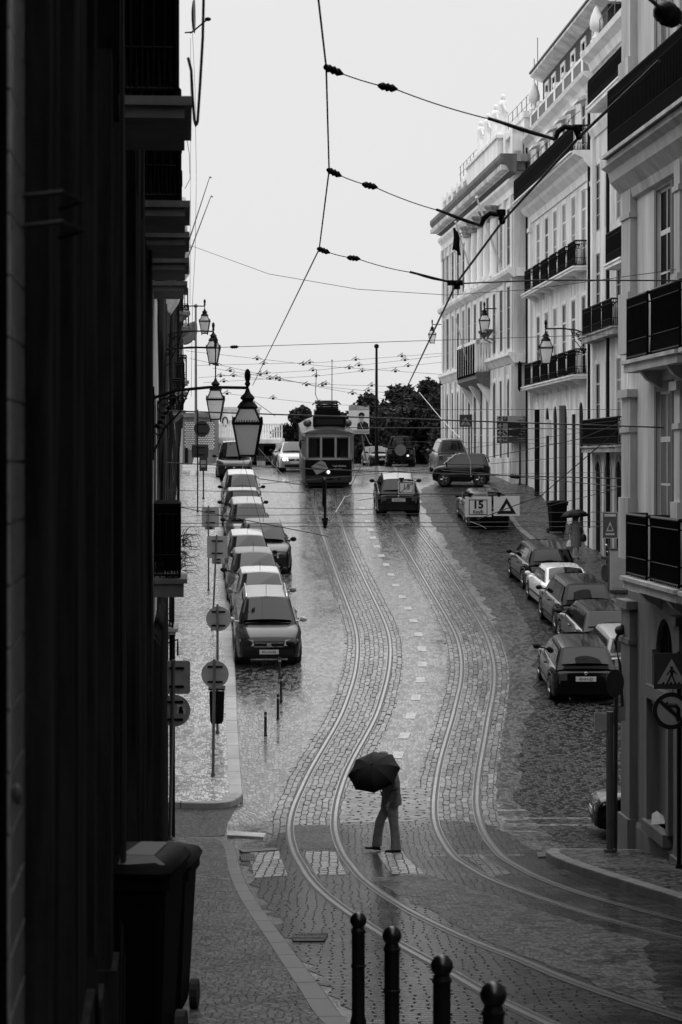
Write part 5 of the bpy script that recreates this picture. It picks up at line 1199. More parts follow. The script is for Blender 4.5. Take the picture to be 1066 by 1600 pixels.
def Rr(label,style,px,Z,paint,hd=-.085,**k):
    W=STY[style]['W']; x=(px-CX)/F*Z+W/2*k.get('scale',1); return car(label,style,x,Z,hd,1,paint,group=RGp,front_near=False,**k)
Rr('black estate car at the far end of the right row by the pavement','wagon',822,71.2,'paint_black',rails=False)
Rr('white saloon in the right row, the brightest car there','sedan',852,66.2,'paint_white',-.08,scale=.95)
Rr('black people carrier with a pale rear window below the white saloon','mpv',873,61.9,'paint_dark',-.07,scale=.96)
Rr('mid grey hatchback with a curved roof, partly behind the corner house','hatch',906,58.2,'paint_grey',-.09,roof='paint_black',scale=.97)
Rr('silver estate car cut off by the corner house pilaster','wagon',944,54.9,'paint_silver',-.06,scale=.86)
Rr('black hatchback nearest on the right with a white lined number plate','hatch',863,52.9,'paint_black',-.02,plate='45-61-ZI',scale=.985)
car('dark car with a pale roof nosing out behind the corner house pilaster','hatch',4.74,39.7,-1,.03,'paint_black',roof='paint_silver',front_near=True,name='car')
car('dark hatchback driving uphill on the right hand tram rails','hatch',(622.5-533)/F*90.5,90.5,-.02,1,'paint_dark',roof='paint_mid',front_near=False,plate='64-EA-23',scale=1.1,name='moving_car')
Rr('dark saloon half hidden by the hanging speed sign','sedan',733,86.8,'paint_black',-.085,plate='34-38-OG')
car('tiny two seat car parked crosswise, seen from its left side','micro',(677-533)/F*100,99.6,-1,.10,'paint_dark',group=None,front_near=True,name='parked_car')
car('light-topped van behind the tiny crosswise car by the palace','van',(707-533)/F*110,110,-.06,1,'paint_mid',roof='paint_silver',front_near=False,scale=.98,name='parked_car')
car('tall black off-road car with a spare wheel on its tail at the hilltop','box4x4',(626-533)/F*124,124,.02,1,'paint_black',front_near=False,spare=True,plate='19-50-VB',name='moving_car',scale=.98)
car('small car with pale lamps just left of the off-road car with the spare wheel','hatch',(600-533)/F*127,127,.2,-1,'paint_black',front_near=True,name='moving_car',scale=.82)
car('silver car with a lit headlamp coming down beside the tram','hatch',(462-533)/F*112,112,.05,-1,'paint_silver',front_near=True,lights_on='one',name='moving_car',scale=1.08)
car('dark car just behind the silver car with the lit headlamp','hatch',(450-533)/F*120,120,.05,-1,'paint_black',front_near=True,name='moving_car')

# ---------------------------------------------------------------- tram
TZ=98.6
o=thing('tram','old two-axle tram with a pale window band coming down the left track','tram',((513-533)/F*TZ,TZ,g(TZ)),0)
f3=Vector((.04,-1,-(g(TZ+6)-g(TZ-1))/7)).normalized(); rt=f3.cross(Vector((0,0,1))).normalized(); up=rt.cross(f3); M=Matrix((rt,f3,up)).transposed().to_4x4(); M.translation=((513-533)/F*TZ,TZ,g(TZ)); o.matrix_basis=M
# local: x across, +y forward (to the viewer), z up; nose at y=0
def tsec(y): # half width along the car
    if y>-1.5: return lerp(1.19,1.06,((y+1.5)/1.5)**1.6)
    return 1.19
ysT=[-8.4,-7.4,-6.9,-1.5,-1.1,-.7,-.3,-.08]
def ringT(y,k,z): w=tsec(y)*k; return (w,y,z)
def band(z0,z1,k0,k1,name,m,parent=o,front=True,holes=()):
    mb=MB(); 
    L_=[(-tsec(y),y) for y in ysT]; front_pts=[(-tsec(-.08)+.0,-.08),(-.95,.02),(-.5,.07),(0,.085),(.5,.07),(.95,.02),(tsec(-.08),-.08)]
    out=L_[:-1]+front_pts+[(tsec(y),y) for y in reversed(ysT[:-1])]
    n=len(out); a=[(x*k0,y+(k0-1)*.3,z0) for x,y in out]; b=[(x*k1,y+(k1-1)*.3,z1) for x,y in out]
    mb.add(a+b,[(i,(i+1)%n,n+(i+1)%n,n+i) for i in range(n)]+[tuple(range(n-1,-1,-1)),tuple(range(n,2*n))]); return mb.build(name,m,parent)
band(.24,.30,.98,1.0,'skirt','tram_grey'); band(.30,.56,1.0,1.0,'bumper_band','tram_grey'); band(.56,1.30,1.0,1.0,'dash','tram_dark'); band(1.30,1.40,1.012,1.012,'sill_band','tram_cream'); band(2.36,2.56,1.01,1.03,'cornice','tram_cream')
inner=band(1.40,2.36,.93,.93,'window_glass','glass_dark')
for x in (-.98,-.34,.34,.98): mb=MB(); mb.box(x-.045,x+.045,.0-.05 if abs(x)>.5 else .03,.085,1.40,2.37); mb.build('window_post','tram_cream',o)
for sx in (-1,1):
    for y in (-.25,-.75,-1.4,-2.3,-3.2,-4.1,-5.0,-5.9,-6.9,-8.3): mb=MB(); mb.box(sx*tsec(y)-.06,sx*tsec(y)+.012,y-.06,y+.06,1.39,2.37); mb.build('window_post','tram_cream',o)
for a,b in ((-.935,-.385),(-.295,.295),(.385,.935)):
    mb=MB(); mb.box(a,b,.058,.07,1.40,1.45); mb.box(a,b,.058,.07,2.29,2.36); mb.box(a,a+.03,.058,.07,1.45,2.29); mb.box(b-.03,b,.058,.07,1.45,2.29)
    w=mb.build('front_window','tram_grey',o); mb=MB(); mb.quad((a,.04,1.42),(b,.04,1.42),(b,.04,2.34),(a,.04,2.34)); mb.build('pane','car_glass',w)
mb=MB(); rings=[]
for y,k in ((.15,.8),(.13,.93),(0,1.0),(-.5,1.03),(-7.5,1.03),(-8.3,1.0),(-8.5,.85)):
    w=1.2*k; hh=.42 if -8<y<0 else .2; rings.append([Vector((x*w,y,2.56+hh*(1-abs(x)**2.6))) for x in (-1,-.9,-.7,-.4,0,.4,.7,.9,1)]+[Vector((x*w,y,2.54)) for x in (1,-1)])
mb.loft(rings); mb.build('roof','tram_roof',o,smooth=50)
mb=MB(); mb.box(-.82,.70,-.7,-.2,2.86,3.28); bx=mb.build('destination_box','tram_dark',o); mb=MB(); mb.box(-.84,.72,-.72,-.17,3.28,3.32); mb.box(-.84,-.80,-.2,-.17,2.86,3.28); mb.box(.68,.72,-.2,-.17,2.86,3.28); mb.build('box_trim','tram_grey',bx)
mb=MB(); mb.box(-.7,.55,-.196,-.19,2.95,3.2); mb.build('destination_blind','black_paint',bx)
mb=MB(); mb.box(-.6,.62,-2.4,-.9,2.96,3.55); mb.build('resistor_box','tram_dark',o)
mb=MB(); mb.box(-.5,.5,-3.2,-1.2,3.58,3.66); 
for z in (3.7,3.8): mb.bar((-.52,-1.3,z),(.5,-1.3,z),.03,5); mb.bar((-.52,-2.8,z),(.5,-2.8,z),.03,5)
for x in (-.5,-.25,.25,.5): mb.bar((x,-1.3,3.55),(x*.9,-1.3,3.9),.025,5); mb.bar((x,-2.8,3.55),(x,-2.8,3.9),.02,5)
mb.tube([(-.62,-1.3,3.84),(-.5,-1.3,3.95),(0,-1.3,3.97),(.55,-1.3,3.94),(.72,-1.3,3.8)],.03,5); mb.box(-.5,.55,-2.8,-1.25,3.9,3.96); mb.tube([(.3,-2,3.7),(.5,-4,4.2),(.35,-7,5.3)],.02,5); mb.build('trolley_base','dark_iron',o)
for sx in (-1,1):
    mb=MB(); mb.sphere((sx*.95,-1.2,2.95),.2,10,8,(1,1.2,.9)); mb.build('roof_vent','tram_roof',o)
mb=MB(); mb.sphere((.0,.1,.74),.1,14,8,(1,.45,1)); mb.build('headlight','headlamp_on',o,smooth=60); mb=MB(); mb.lathe([(.1,0),(.125,.0),(.125,.05),(.1,.05)],n=16,M=Matrix.Rotation(R(90),4,'X')); mb.v=[(a,b+.13,c_+.74) for a,b,c_ in mb.v]; mb.build('headlight_rim','chrome',o)
for x,r,m_ in ((.38,.04,'tram_dark'),(.18,.06,'tram_cream'),(-.5,.06,'tram_dark')):
    mb=MB(); mb.sphere((x,.085,.43),r,10,6,(1,.4,1)); mb.build('lower_lamp',m_,o)
mb=MB(); mb.box(-.22,.05,.085,.1,.38,.48); mb.build('fleet_plate','tram_dark',o)
# advert on the dash (mirror of the viewer: +x local is the viewer's left)
Md=Matrix.Translation((.38,.088,.93))@Matrix.Rotation(R(-8),4,'Y')
mb=MB(); mb.prism([Md@Vector(p) for p in ((-.38,0,.0),(-.2,0,.28),(.02,0,.35),(.2,0,.2),(.42,0,.0),(.12,0,-.34))],(0,.006,0)); ad=mb.build('dash_advert','sign_grey',o)
tM=Matrix.Translation((.36,.1,1.06))@Matrix.Rotation(R(180),4,'Z')@Matrix.Rotation(R(90),4,'X')@Matrix.Rotation(R(-14),4,'Z'); text('JAMESON',.105,tM,'black_paint',ad)
mb=MB(); mb.prism([Md@Vector(p) for p in ((-.3,.008,-.02),(.38,.008,-.02),(.36,.008,-.06),(-.28,.008,-.06))],(0,.003,0)); mb.build('advert_stripe','black_paint',ad)
tM=Matrix.Translation((-.5,.092,1.02))@Matrix.Rotation(R(180),4,'Z')@Matrix.Rotation(R(90),4,'X'); text('Triple Distilled',.105,tM,'sign_white',o)
tM=Matrix.Translation((-.46,.092,.89))@Matrix.Rotation(R(180),4,'Z')@Matrix.Rotation(R(90),4,'X'); text('IRISH WHISKEY',.06,tM,'sign_back',o)
mb=MB(); mb.box(-.98,.98,-.3,.0,.06,.24); mb.box(-1.1,1.1,.0,.25,.1,.14); mb.build('lifeguard_tray','dark_iron',o)
for y in (-3.0,-5.6):
    for sx in (-1,1): mb=MB(); mb.bar((sx*.4,y,.38),(sx*.5,y,.38),.36,16); mb.build('wheel','dark_iron',o)
mb=MB(); mb.box(-.8,.8,-7.9,-.4,.12,.3); mb.build('truck_frame','dark_iron',o)
mb=MB(); mb.sphere((1.3,-.1,2.0),.12,8,6,(.5,.4,1.8)); mb.bar((1.1,-.1,2.2),(1.3,-.1,2.2),.02,5); mb.build('mirror','plastic_black',o)
mb=MB(); mb.bar((-1.2,-.6,.5),(-1.2,-.6,2.2),.02,5); mb.bar((-1.2,-1.1,1.35),(-1.24,-1.9,1.5),.02,5); mb.build('grab_rail','tram_cream',o)
# driver, seen through the left pane
pd=thing('person','tram driver in pale shirt standing behind the left front pane','person',(0,0,0)); pd.matrix_basis=M@Matrix.Translation((.62,-.22,.55))
mb=MB(); mb.tube([(0,0,.2),(0,0,.9),(0,0,1.12),(0,.0,1.25),(0,0,1.33),(0,0,1.45),(0,0,1.55)],.2,10,[.17,.2,.2,.1,.09,.11,.06]); mb.tube([(-.2,0,1.15),(-.25,.1,.95),(-.1,.2,.88)],.05,6); mb.tube([(.2,0,1.15),(.25,.1,.95),(.1,.2,.88)],.05,6); mb.build('driver_body','trousers',pd,smooth=60)
# ================================================================== PEOPLE
def skin(name,verts,edges,radii,m,parent,sub=2,root=0):
    me=bpy.data.meshes.new(name); me.from_pydata([tuple(v) for v in verts],edges,[]); o=bpy.data.objects.new(name,me); col.objects.link(o); o.parent=parent
    sk=o.modifiers.new('Skin','SKIN'); sk.use_smooth_shade=True
    if not me.skin_vertices: me.attributes  # layer is made by the modifier
    for i,r in enumerate(radii):
        sv=me.skin_vertices[0].data[i]; sv.radius=(r,r) if not isinstance(r,tuple) else r; sv.use_root=(i==root)
    ss=o.modifiers.new('Sub','SUBSURF'); ss.levels=sub; ss.render_levels=sub
    dg=bpy.context.evaluated_depsgraph_get(); dg.update(); nm=bpy.data.meshes.new_from_object(o.evaluated_get(dg))
    bpy.data.objects.remove(o); bpy.data.meshes.remove(me); nm.name=name
    nm.polygons.foreach_set('use_smooth',[True]*len(nm.polygons)); nm.materials.clear(); nm.materials.append(MATS[m])
    o=bpy.data.objects.new(name,nm); col.objects.link(o); o.parent=parent; return o
def chain_body(name,chains,m,parent,sub=2):
    """chains: lists of (x,y,z,r); a chain whose first entry is an int starts at that vertex"""
    V=[];E=[];Rr_=[]
    for ch in chains:
        prev=None
        for p in ch:
            if isinstance(p,int): prev=p; continue
            V.append(p[:3]); Rr_.append(p[3]); i=len(V)-1
            if prev is not None: E.append((prev,i))
            prev=i
    return skin(name,V,E,Rr_,m,parent,sub)
def hand(parent_chains,start,wrist,dirv,side,curl=.6,s=1.0):
    """adds palm + five fingers as skinned chains to parent_chains; start = index of the wrist vertex"""
    pass
def umbrella(name,label,c,axis,rad,depth,shaft,m='umbrella_cloth',n=8,hook=True):
    o=thing(name,label,'umbrella',c); a=Vector(axis).normalized(); q=a.to_track_quat('Z','Y').to_matrix()
    mb=MB(); K=12; rings=[]
    top=Vector((0,0,depth))
    for j in range(K+1):
        t=j/K; ring=[]
        for k in range(n*2):
            rr=rad*math.sin(t*1.25)/math.sin(1.25); z=depth*(1-t**1.9)
            if k%2: rr*=(1-.10*t); z+=(-.07*t+.03*t*t)*depth
            an=2*math.pi*k/(n*2)+.25; ring.append(q@Vector((rr*math.cos(an),rr*math.sin(an),z)))
        rings.append(ring)
    rings[0]=[q@Vector((.006*math.cos(6.2832*k/(n*2)),.006*math.sin(6.2832*k/(n*2)),depth)) for k in range(n*2)]
    mb.loft(rings,cap=False); cn=mb.build('canopy',m,o,smooth=9); md=cn.modifiers.new('thick','SOLIDIFY'); md.thickness=.004
    mb=MB(); mb.bar(q@Vector((0,0,depth+.07)),q@Vector((0,0,depth-shaft)),.008,6); mb.build('shaft','galvanised',o)
    mb=MB()
    for k in range(n):
        an=2*math.pi*(2*k)/(n*2)+.25; mb.tube([q@Vector((rad*math.sin(t*1.25)/math.sin(1.25)*math.cos(an),rad*math.sin(t*1.25)/math.sin(1.25)*math.sin(an),depth*(1-t**1.9)-.012)) for t in (0,.3,.6,.8,1)],.004,4)
        mb.bar(q@Vector((.0,0,depth*.15)),q@Vector((rad*.55*math.cos(an),rad*.55*math.sin(an),depth*.66)),.003,4)
    mb.build('ribs','galvanised',o); mb=MB(); mb.tube([q@Vector((0,0,depth-shaft+.1)),q@Vector((0,0,depth-shaft-.02)),q@Vector((.02,0,depth-shaft-.06)),q@Vector((.05,0,depth-shaft-.05))],.014,7); mb.build('grip','plastic_black',o); return o
# man in the foreground: local x right, y away, z up; walking to the left
mx,my=G(600,1337); my=37.25; mx=(600-533)/F*my; mz=g(my)
man=thing('person','man in dark jacket walking left across the rails under his umbrella','person',(mx,my,mz+.01))
pel=(.10,0,.92,.12)
ch=[[pel,(.115,0,1.08,.125),(.11,0,1.26,.145),(.085,.0,1.40,.10),(.03,-.0,1.47,.055),(-.01,0,1.54,.075),(-.03,0,1.62,.095),(-.02,0,1.70,.07)],
    [0,(.12,-.085,.86,.095),(.185,-.09,.50,.062),(.215,-.10,.12,.042),(.215,-.1,.06,.035),(.12,-.11,.035,.032)],
    [0,(.10,.085,.86,.095),(-.08,.09,.50,.062),(-.135,.1,.13,.042),(-.14,.1,.07,.036),(-.245,.1,.045,.03)],
    [3,(.10,-.16,1.37,.062),(.17,-.21,1.12,.05),(.11,-.22,.93,.038),(.075,-.215,.86,.03)],
    [3,(.07,.16,1.37,.062),(.02,.22,1.14,.05),(-.09,.14,1.12,.038),(-.135,.08,1.145,.03)]]
n0=sum(len([p for p in c if not isinstance(p,int)]) for c in ch)
# fingers: left hand (by the pocket) and right hand (closed on the grip)
lw=sum(len([p for p in c if not isinstance(p,int)]) for c in ch[:4])-1; rw=n0-1
for i in range(4): y=-.245+.018*i; ch.append([lw,(.062,y,.83,.009),(.05,y,.79-.006*(i%2),.008),(.058,y,.76,.007)])
ch.append([lw,(.04,-.2,.845,.01),(.02,-.195,.815,.008)])
for i in range(4): z=1.16-.017*i; ch.append([rw,(-.165,.055,z,.009),(-.168,.025,z,.008),(-.14,.012,z,.008)])
ch.append([rw,(-.135,.05,1.175,.01),(-.15,.025,1.19,.008)])
chain_body('body',ch,'skin',man)
mb=MB(); mb.sphere((-.015,0,1.665),.108,12,9,(1.05,.92,.95)); mb.build('hair','hair',man,smooth=60)
mb=MB(); mb.sphere((-.125,0,1.61),.018,8,6,(1,.8,1.5)); mb.sphere((-.02,-.095,1.61),.022,8,6,(1,.5,1.4)); mb.sphere((-.02,.095,1.61),.022,8,6,(1,.5,1.4)); mb.build('face_features','skin',man,smooth=60)
# jacket: lofted torso with hanging hem + sleeves
def ringe(cx,cy,z,rx,ry,n=18,wob=0,ph=0,tilt=0): return [Vector((cx+rx*math.cos(2*math.pi*k/n)*(1+wob*math.sin(3*2*math.pi*k/n+ph)),cy+ry*math.sin(2*math.pi*k/n)*(1+wob*math.cos(4*2*math.pi*k/n+ph)),z+tilt*math.cos(2*math.pi*k/n))) for k in range(n)]
mb=MB(); mb.loft([ringe(.13,0,.80,.185,.225,wob=.05,tilt=.03),ringe(.13,0,.90,.18,.22,wob=.04,ph=.6,tilt=.02),ringe(.125,0,1.05,.16,.205,wob=.03,ph=1.3),ringe(.12,0,1.22,.165,.215,wob=.02),ringe(.105,0,1.36,.15,.215),ringe(.085,0,1.43,.11,.17),ringe(.04,0,1.49,.07,.085)]); mb.build('jacket','jacket',man,smooth=60)
for ch_ in ([(.10,-.17,1.38,.085),(.155,-.225,1.22,.082),(.18,-.235,1.1,.076),(.145,-.24,.98,.066),(.115,-.235,.91,.058)],[(.08,.17,1.37,.08),(.04,.23,1.2,.075),(.0,.225,1.13,.068),(-.07,.16,1.12,.055),(-.105,.115,1.13,.048)]):
    mb=MB(); mb.tube([p[:3] for p in smooth2(catmull([Vector(p[:3]) for p in ch_],4),1)],.06,10,[ch_[min(4,i//4)][3]*(1+.06*math.sin(i*2.3)) for i in range(len(catmull([Vector(p[:3]) for p in ch_],4)))]); mb.build('sleeve','jacket',man,smooth=60)
# trousers: hips + two legs
mb=MB(); mb.loft([ringe(.125,0,.93,.145,.185),ringe(.12,0,.82,.15,.185),ringe(.11,0,.74,.135,.175)])
def leg(pts): mb.loft([ringe(x,y,z,rx,ry,14,.04,z*9) for x,y,z,rx,ry in pts])
leg([(.13,-.085,.84,.115,.10),(.15,-.088,.70,.102,.095),(.175,-.09,.52,.083,.08),(.195,-.095,.32,.08,.075),(.205,-.1,.14,.088,.078),(.205,-.1,.055,.095,.08)])
leg([(.10,.085,.84,.115,.10),(.03,.088,.70,.105,.095),(-.06,.09,.52,.088,.08),(-.10,.095,.32,.082,.075),(-.12,.1,.15,.088,.078),(-.125,.1,.075,.092,.08)])
mb.build('trousers','trousers',man,smooth=60)
for x,y,z,t in ((.17,-.105,.0,0),(-.185,.1,.01,.12)):
    mb=MB(); rings=[]
    for u,w,h in ((-.155,.018,.02),(-.14,.038,.04),(-.08,.05,.055),(0,.046,.075),(.07,.045,.09),(.115,.035,.08),(.13,.015,.05)): rings.append([Vector((x+u,y+w*math.cos(a),z+max(0,h*.5+h*.5*math.sin(a))-u*t)) for a in [2*math.pi*k/10 for k in range(10)]])
    mb.loft(rings); mb.build('shoe','shoe',man,smooth=60)
umbrella('umbrella','large black umbrella tilted forward over the walking man',(mx-.175,my-.22,mz+1.44),(-.22,-.60,.70),.475,.18,.84)
# woman on the right pavement, seen from behind
wx,wy=G(900,874,.13); wz=g(wy)+.13
wo=thing('person','woman in a patterned knee length dress walking away up the right pavement','person',(wx,wy,wz))
ch=[[(0,0,.88,.11),(0,0,1.02,.10),(0,0,1.2,.12),(0,0,1.33,.09),(0,.0,1.4,.045),(0,.01,1.46,.07),(0,.02,1.54,.09),(0,.02,1.6,.06)],
    [0,(-.08,0,.8,.09),(-.075,-.02,.46,.055),(-.08,-.05,.1,.035),(-.08,-.05,.05,.03),(-.08,.06,.025,.026)],
    [0,(.08,0,.8,.09),(.085,.06,.46,.055),(.10,.1,.12,.035),(.10,.1,.06,.03),(.10,.2,.03,.026)],
    [3,(-.17,0,1.3,.05),(-.21,-.02,1.05,.04),(-.22,.02,.83,.03),(-.22,.03,.77,.027)],
    [3,(.17,0,1.3,.05),(.21,.06,1.08,.04),(.14,.2,1.2,.03),(.1,.25,1.25,.028)]]
lw=8+5+5+4-1; 
for i in range(4): ch.append([lw,(-.228,.0+.016*i,.73,.008),(-.215,.0+.016*i,.70,.007)])
ch.append([lw,(-.205,.06,.76,.009),(-.2,.07,.735,.008)])
rw=8+5+5+4+4-1
for i in range(4): ch.append([rw,(.08,.27,1.27-.016*i,.008),(.06,.26,1.27-.016*i,.007)])
ch.append([rw,(.085,.25,1.285,.009),(.07,.265,1.3,.008)])
chain_body('body',ch,'skin',wo)
mb=MB(); mb.sphere((0,-.0,1.545),.115,12,9,(1,1,1.12)); mb.sphere((0,-.04,1.44),.085,10,8,(1.1,.7,.9)); mb.build('hair','hair',wo,smooth=60)
mb=MB(); mb.sphere((0,.115,1.53),.018,6,5); mb.sphere((-.1,.02,1.53),.02,6,5); mb.sphere((.1,.02,1.53),.02,6,5); mb.build('face_features','skin',wo)
mb=MB(); mb.loft([ringe(0,.02,.46,.20,.17,wob=.06),ringe(0,.02,.7,.20,.16,wob=.04),ringe(0,0,.88,.195,.15),ringe(0,0,1.05,.165,.125),ringe(0,0,1.22,.185,.13),ringe(0,0,1.33,.185,.11),ringe(0,0,1.39,.1,.08)]); mb.build('dress','dress',wo,smooth=60)
for pts in ([(-.17,0,1.32),(-.215,-.01,1.15),(-.225,0,.95)],[(.17,0,1.32),(.21,.04,1.12),(.2,.1,1.1)]):
    mb=MB(); mb.tube(pts,.065,9,[.07,.062,.05]); mb.build('sleeve','dress',wo,smooth=60)
for x,y in ((-.08,.0),(.10,.14)):
    mb=MB(); mb.sphere((x,y,.035),.05,10,7,(.9,2.4,.8)); mb.build('shoe','shoe',wo,smooth=60)
umbrella('umbrella','dark dome umbrella held upright by the woman on the right pavement',(wx-.03,wy+.12,wz+1.58),(-.08,.08,1),.56,.27,.75)
b=thing('shopping_bag','white plastic shopping bag with a dark base hanging from the woman\'s left hand','bag',(wx-.22,wy+.03,wz+.7))
mb=MB(); mb.loft([ringe(0,0,-.40,.13,.07,12,.08),ringe(0,0,-.30,.15,.08,12,.06),ringe(0,0,-.1,.12,.06,12,.1),ringe(0,0,.0,.05,.03,12),ringe(0,0,.03,.02,.02,12)]); mb.build('bag_body','bag_white',b,smooth=60); mb=MB(); mb.loft([ringe(.0,-.01,-.42,.115,.072,12),ringe(0,-.01,-.34,.155,.085,12),ringe(0,-.01,-.22,.142,.082,12)]); mb.build('bag_base','jacket',b,smooth=60)
b=thing('handbag','black handbag hanging at the woman\'s right hip','bag',(wx+.27,wy-.02,wz+.68))
mb=MB(); mb.loft([ringe(0,0,-.02,.10,.06,12),ringe(0,0,.06,.13,.07,12),ringe(0,0,.2,.11,.05,12),ringe(0,0,.26,.05,.03,12)]); mb.build('bag_body','black_paint',b,smooth=60); mb=MB(); mb.tube([(-.04,0,.22),(-.07,0,.45),(-.12,0,.66),(-.1,0,.64),(.0,0,.4),(.05,0,.22)],.012,5); mb.build('strap','black_paint',b)

# ================================================================== OVERHEAD LINES
def wire(pts,label,r=.012,m='cable',ins=(),sag=0.0,group=None,name='overhead_wire',n=10,balls=()):
    """pts: list of world points; ins: fractions with insulators"""
    pts=[Vector(p) for p in pts]; path=[]
    for i in range(len(pts)-1):
        for k in range(n):
            t=k/n; p=pts[i].lerp(pts[i+1],t); p.z-=sag*4*t*(1-t); path.append(p)
    path.append(pts[-1]); base=path[0].copy(); mb=MB(); mb.tube([p-base for p in path],r*.75,5); o=mb.build(name,m,None); o.location=base; tag(o,label,'wire',group)
    for t in ins:
        f=t*(len(path)-1); i=min(int(f),len(path)-2); p=path[i].lerp(path[i+1],f-i)-base; d=(path[i+1]-path[i]).normalized(); s=path[i].y/22*.5+.5
        q=MB(); ks=.85*max(r/.012,.8); qd=d.to_track_quat('Z','Y').to_matrix()
        q.lathe([(.02*ks,-.14*ks),(.035*ks,-.12*ks),(.06*ks,-.07*ks),(.045*ks,-.03*ks),(.065*ks,0),(.045*ks,.03*ks),(.06*ks,.07*ks),(.03*ks,.12*ks),(.015*ks,.15*ks)],p,10,M=qd); q.build('insulator','dark_iron',o,smooth=50)
    return o
CW='trolley wires and their stays'
# left trolley wire with three pull-off stays
A=P(491,-60,17); a1=P(510,105,20); a2=P(514.5,266,24.5); a3=P(499,389,29); a4=P(395,602,60)
wire([A,a1,a2,a3,a4],'long trolley wire zigzagging down through the middle of the sky',.013,group=CW)
B1=P(905,214,20.6); B2=P(785,346,25.2); B3_=P(713,443,29.7)
wire([P(1030,95,17),B1,B2,B3_,P(631,616,62)],'thick trolley cable running diagonally from the corner house to the hilltop',.021,group=CW)
for a,b,l,tip in ((a1,B1,'highest stay wire between the zigzag wire and the diagonal cable',(868,218)),(a2,B2,'middle stay wire between the zigzag wire and the diagonal cable',(752,353)),(a3,B3_,'lowest stay wire between the zigzag wire and the diagonal cable',(700,440))):
    e=P(tip[0],tip[1],b.y); o=wire([a,a.lerp(e,.29),a.lerp(e,.72),e],l,.0085,ins=(.035,.3) ,group=CW,sag=.02)
    q=MB(); q.tube([p-a for p in (a.lerp(e,.70),a.lerp(e,.8),a.lerp(e,.9),e)],.017,6); q.build('twisted_rope','cable',o)
    if tip[1]<400:
        s=b.y/F; q=MB(); c=b-a; 
        q.tube([e-a,e-a+Vector((4*s,0,12*s)),e-a+Vector((14*s,0,20*s)),e-a+Vector((30*s,0,18*s)),c+Vector((-2*s,0,6*s)),c+Vector((2*s,0,-2*s))],4.5*s,8,[3*s,4.5*s,4.5*s,4.5*s,5.5*s,4*s]); q.lathe([(5*s,0),(7.5*s,1*s),(7.5*s,10*s),(5*s,11*s)],c+Vector((-2*s,0,8*s)),10); q.sphere(c,5*s,8,6); q.build('pull_off_arm','dark_iron',o,smooth=50)
    else:
        s=b.y/F; q=MB(); c=b-a; q.box(c.x-14*s,c.x+10*s,c.y-.03,c.y+.03,c.z-3*s,c.z+5*s); q.box(c.x-4*s,c.x+6*s,c.y-.03,c.y+.03,c.z-9*s,c.z); q.build('wire_clamp','dark_iron',o)
    q=MB(); q.sphere((0,0,0),.03,8,6); q.build('wire_clip','dark_iron',o)
wire([B3_+Vector((.05,0,0)),P(850,437.5,29.0),P(1066,438.5,28.5),P(1150,439,28)],'straight stay wire from the diagonal cable across palace and corner house',.014)
wire([P(288,380,48),P(420,428,44),P(560,452,42),P(700,461,40),P(830,452,37),P(1066,420,33.2)],'thin sagging wire crossing the whole sky below the stays',.008)
wire([P(1008,-8,15),P(1040,20,15.5),P(1075,42,16)],'thick twisted rope at the top right corner',.02,ins=(.55,))
# cross wires in front of the hilltop
def cross(y0,y1,Z,label,r=.009,x0=235,x1=1150,sag=.0,ins=(),m='cable',xm=None):
    pts=[P(x0,y0,Z),P(x1,y1,Z)]
    return wire(pts,label,r,m,ins,sag,'cross wires over the street',n=14)
cross(546,522,50,'upper cross wire with an egg insulator beside the third left lantern',.010,246,975,ins=(.165,))
cross(641,669,35,'cross wire passing just over the cap of the nearest lantern',.016,238,1066,sag=.0)
cross(722,748,40,'cross wire hanging low in front of the distant parked cars',.013,240,990,sag=.03)
cross(766,774,42,'first of the fine cross wires below the horizon',.008,246,760)
cross(788,838,37,'slanting cross wire from the low balcony down to the rails',.011,260,512)
cross(792,796,43,'fine cross wire crossing the roofs of the upper left cars',.008,256,590)
cross(818,815,44,'long cross wire that carries the hanging rod over the left track',.009,256,960)
cross(823,823,45,'lowest long cross wire above the kerb bollards and the parked cars',.009,256,965)
cross(806,800,46,'cross wire passing behind the hanging fifteen sign',.008,300,950)
cross(640,640,47,'cross wire over the oriel balcony of the palace',.007,660,980)
cross(668,671,48,'cross wire over the direction board',.012,540,1064)
cross(690,694,52,'thin cross wire just under the direction board',.006,620,915)
cross(779,765,46,'cross wire above the tiny crosswise car',.007,590,960)
cross(742,738,48,'fine cross wire over the pavement beyond the speed signs',.006,690,945)
cross(756,712,47,'slanted cross wire reaching the grey house balcony',.008,410,912)
wire([P(690,735,41),P(760,740,41),P(840,748,41),P(985,762,39)],'cross wire with a black egg insulator before the pale house doors',.011,ins=(.52,))
wire([P(745,812,41),P(845,775,40),P(985,655,38.5),P(1066,603,34)],'slanting stay rising from the speed sign to the right edge',.012)
wire([P(840,795,42),P(960,765,40),P(1066,713,34.2)],'second slanting stay meeting the corner house pilaster',.009)
wire([P(760,715,45),P(905,686,43),P(975,658,40),P(1066,640,34)],'gently rising stay across the grey house balcony',.011)
wire([P(700,705,50),P(912,675,47)],'thin stay between the palace and the grey house',.007)
wire([P(385,600,60),P(388,620,60),P(430,650,62)],'short dark stay at the top of the nearest lantern',.012)
wire([P(395,690,41),P(440,740,41.5),P(458,763,42)],'slanted fine wire before the dark boxy car',.006,m='bright_wire')
wire([P(400,744,40),P(405,748,40),P(470,757,41)],'short twisted stay by the dark boxy car',.011)
wire([P(372,690,41),P(392,762,42),P(412,835,43)],'fine drop wire hanging past the left parked cars',.006)
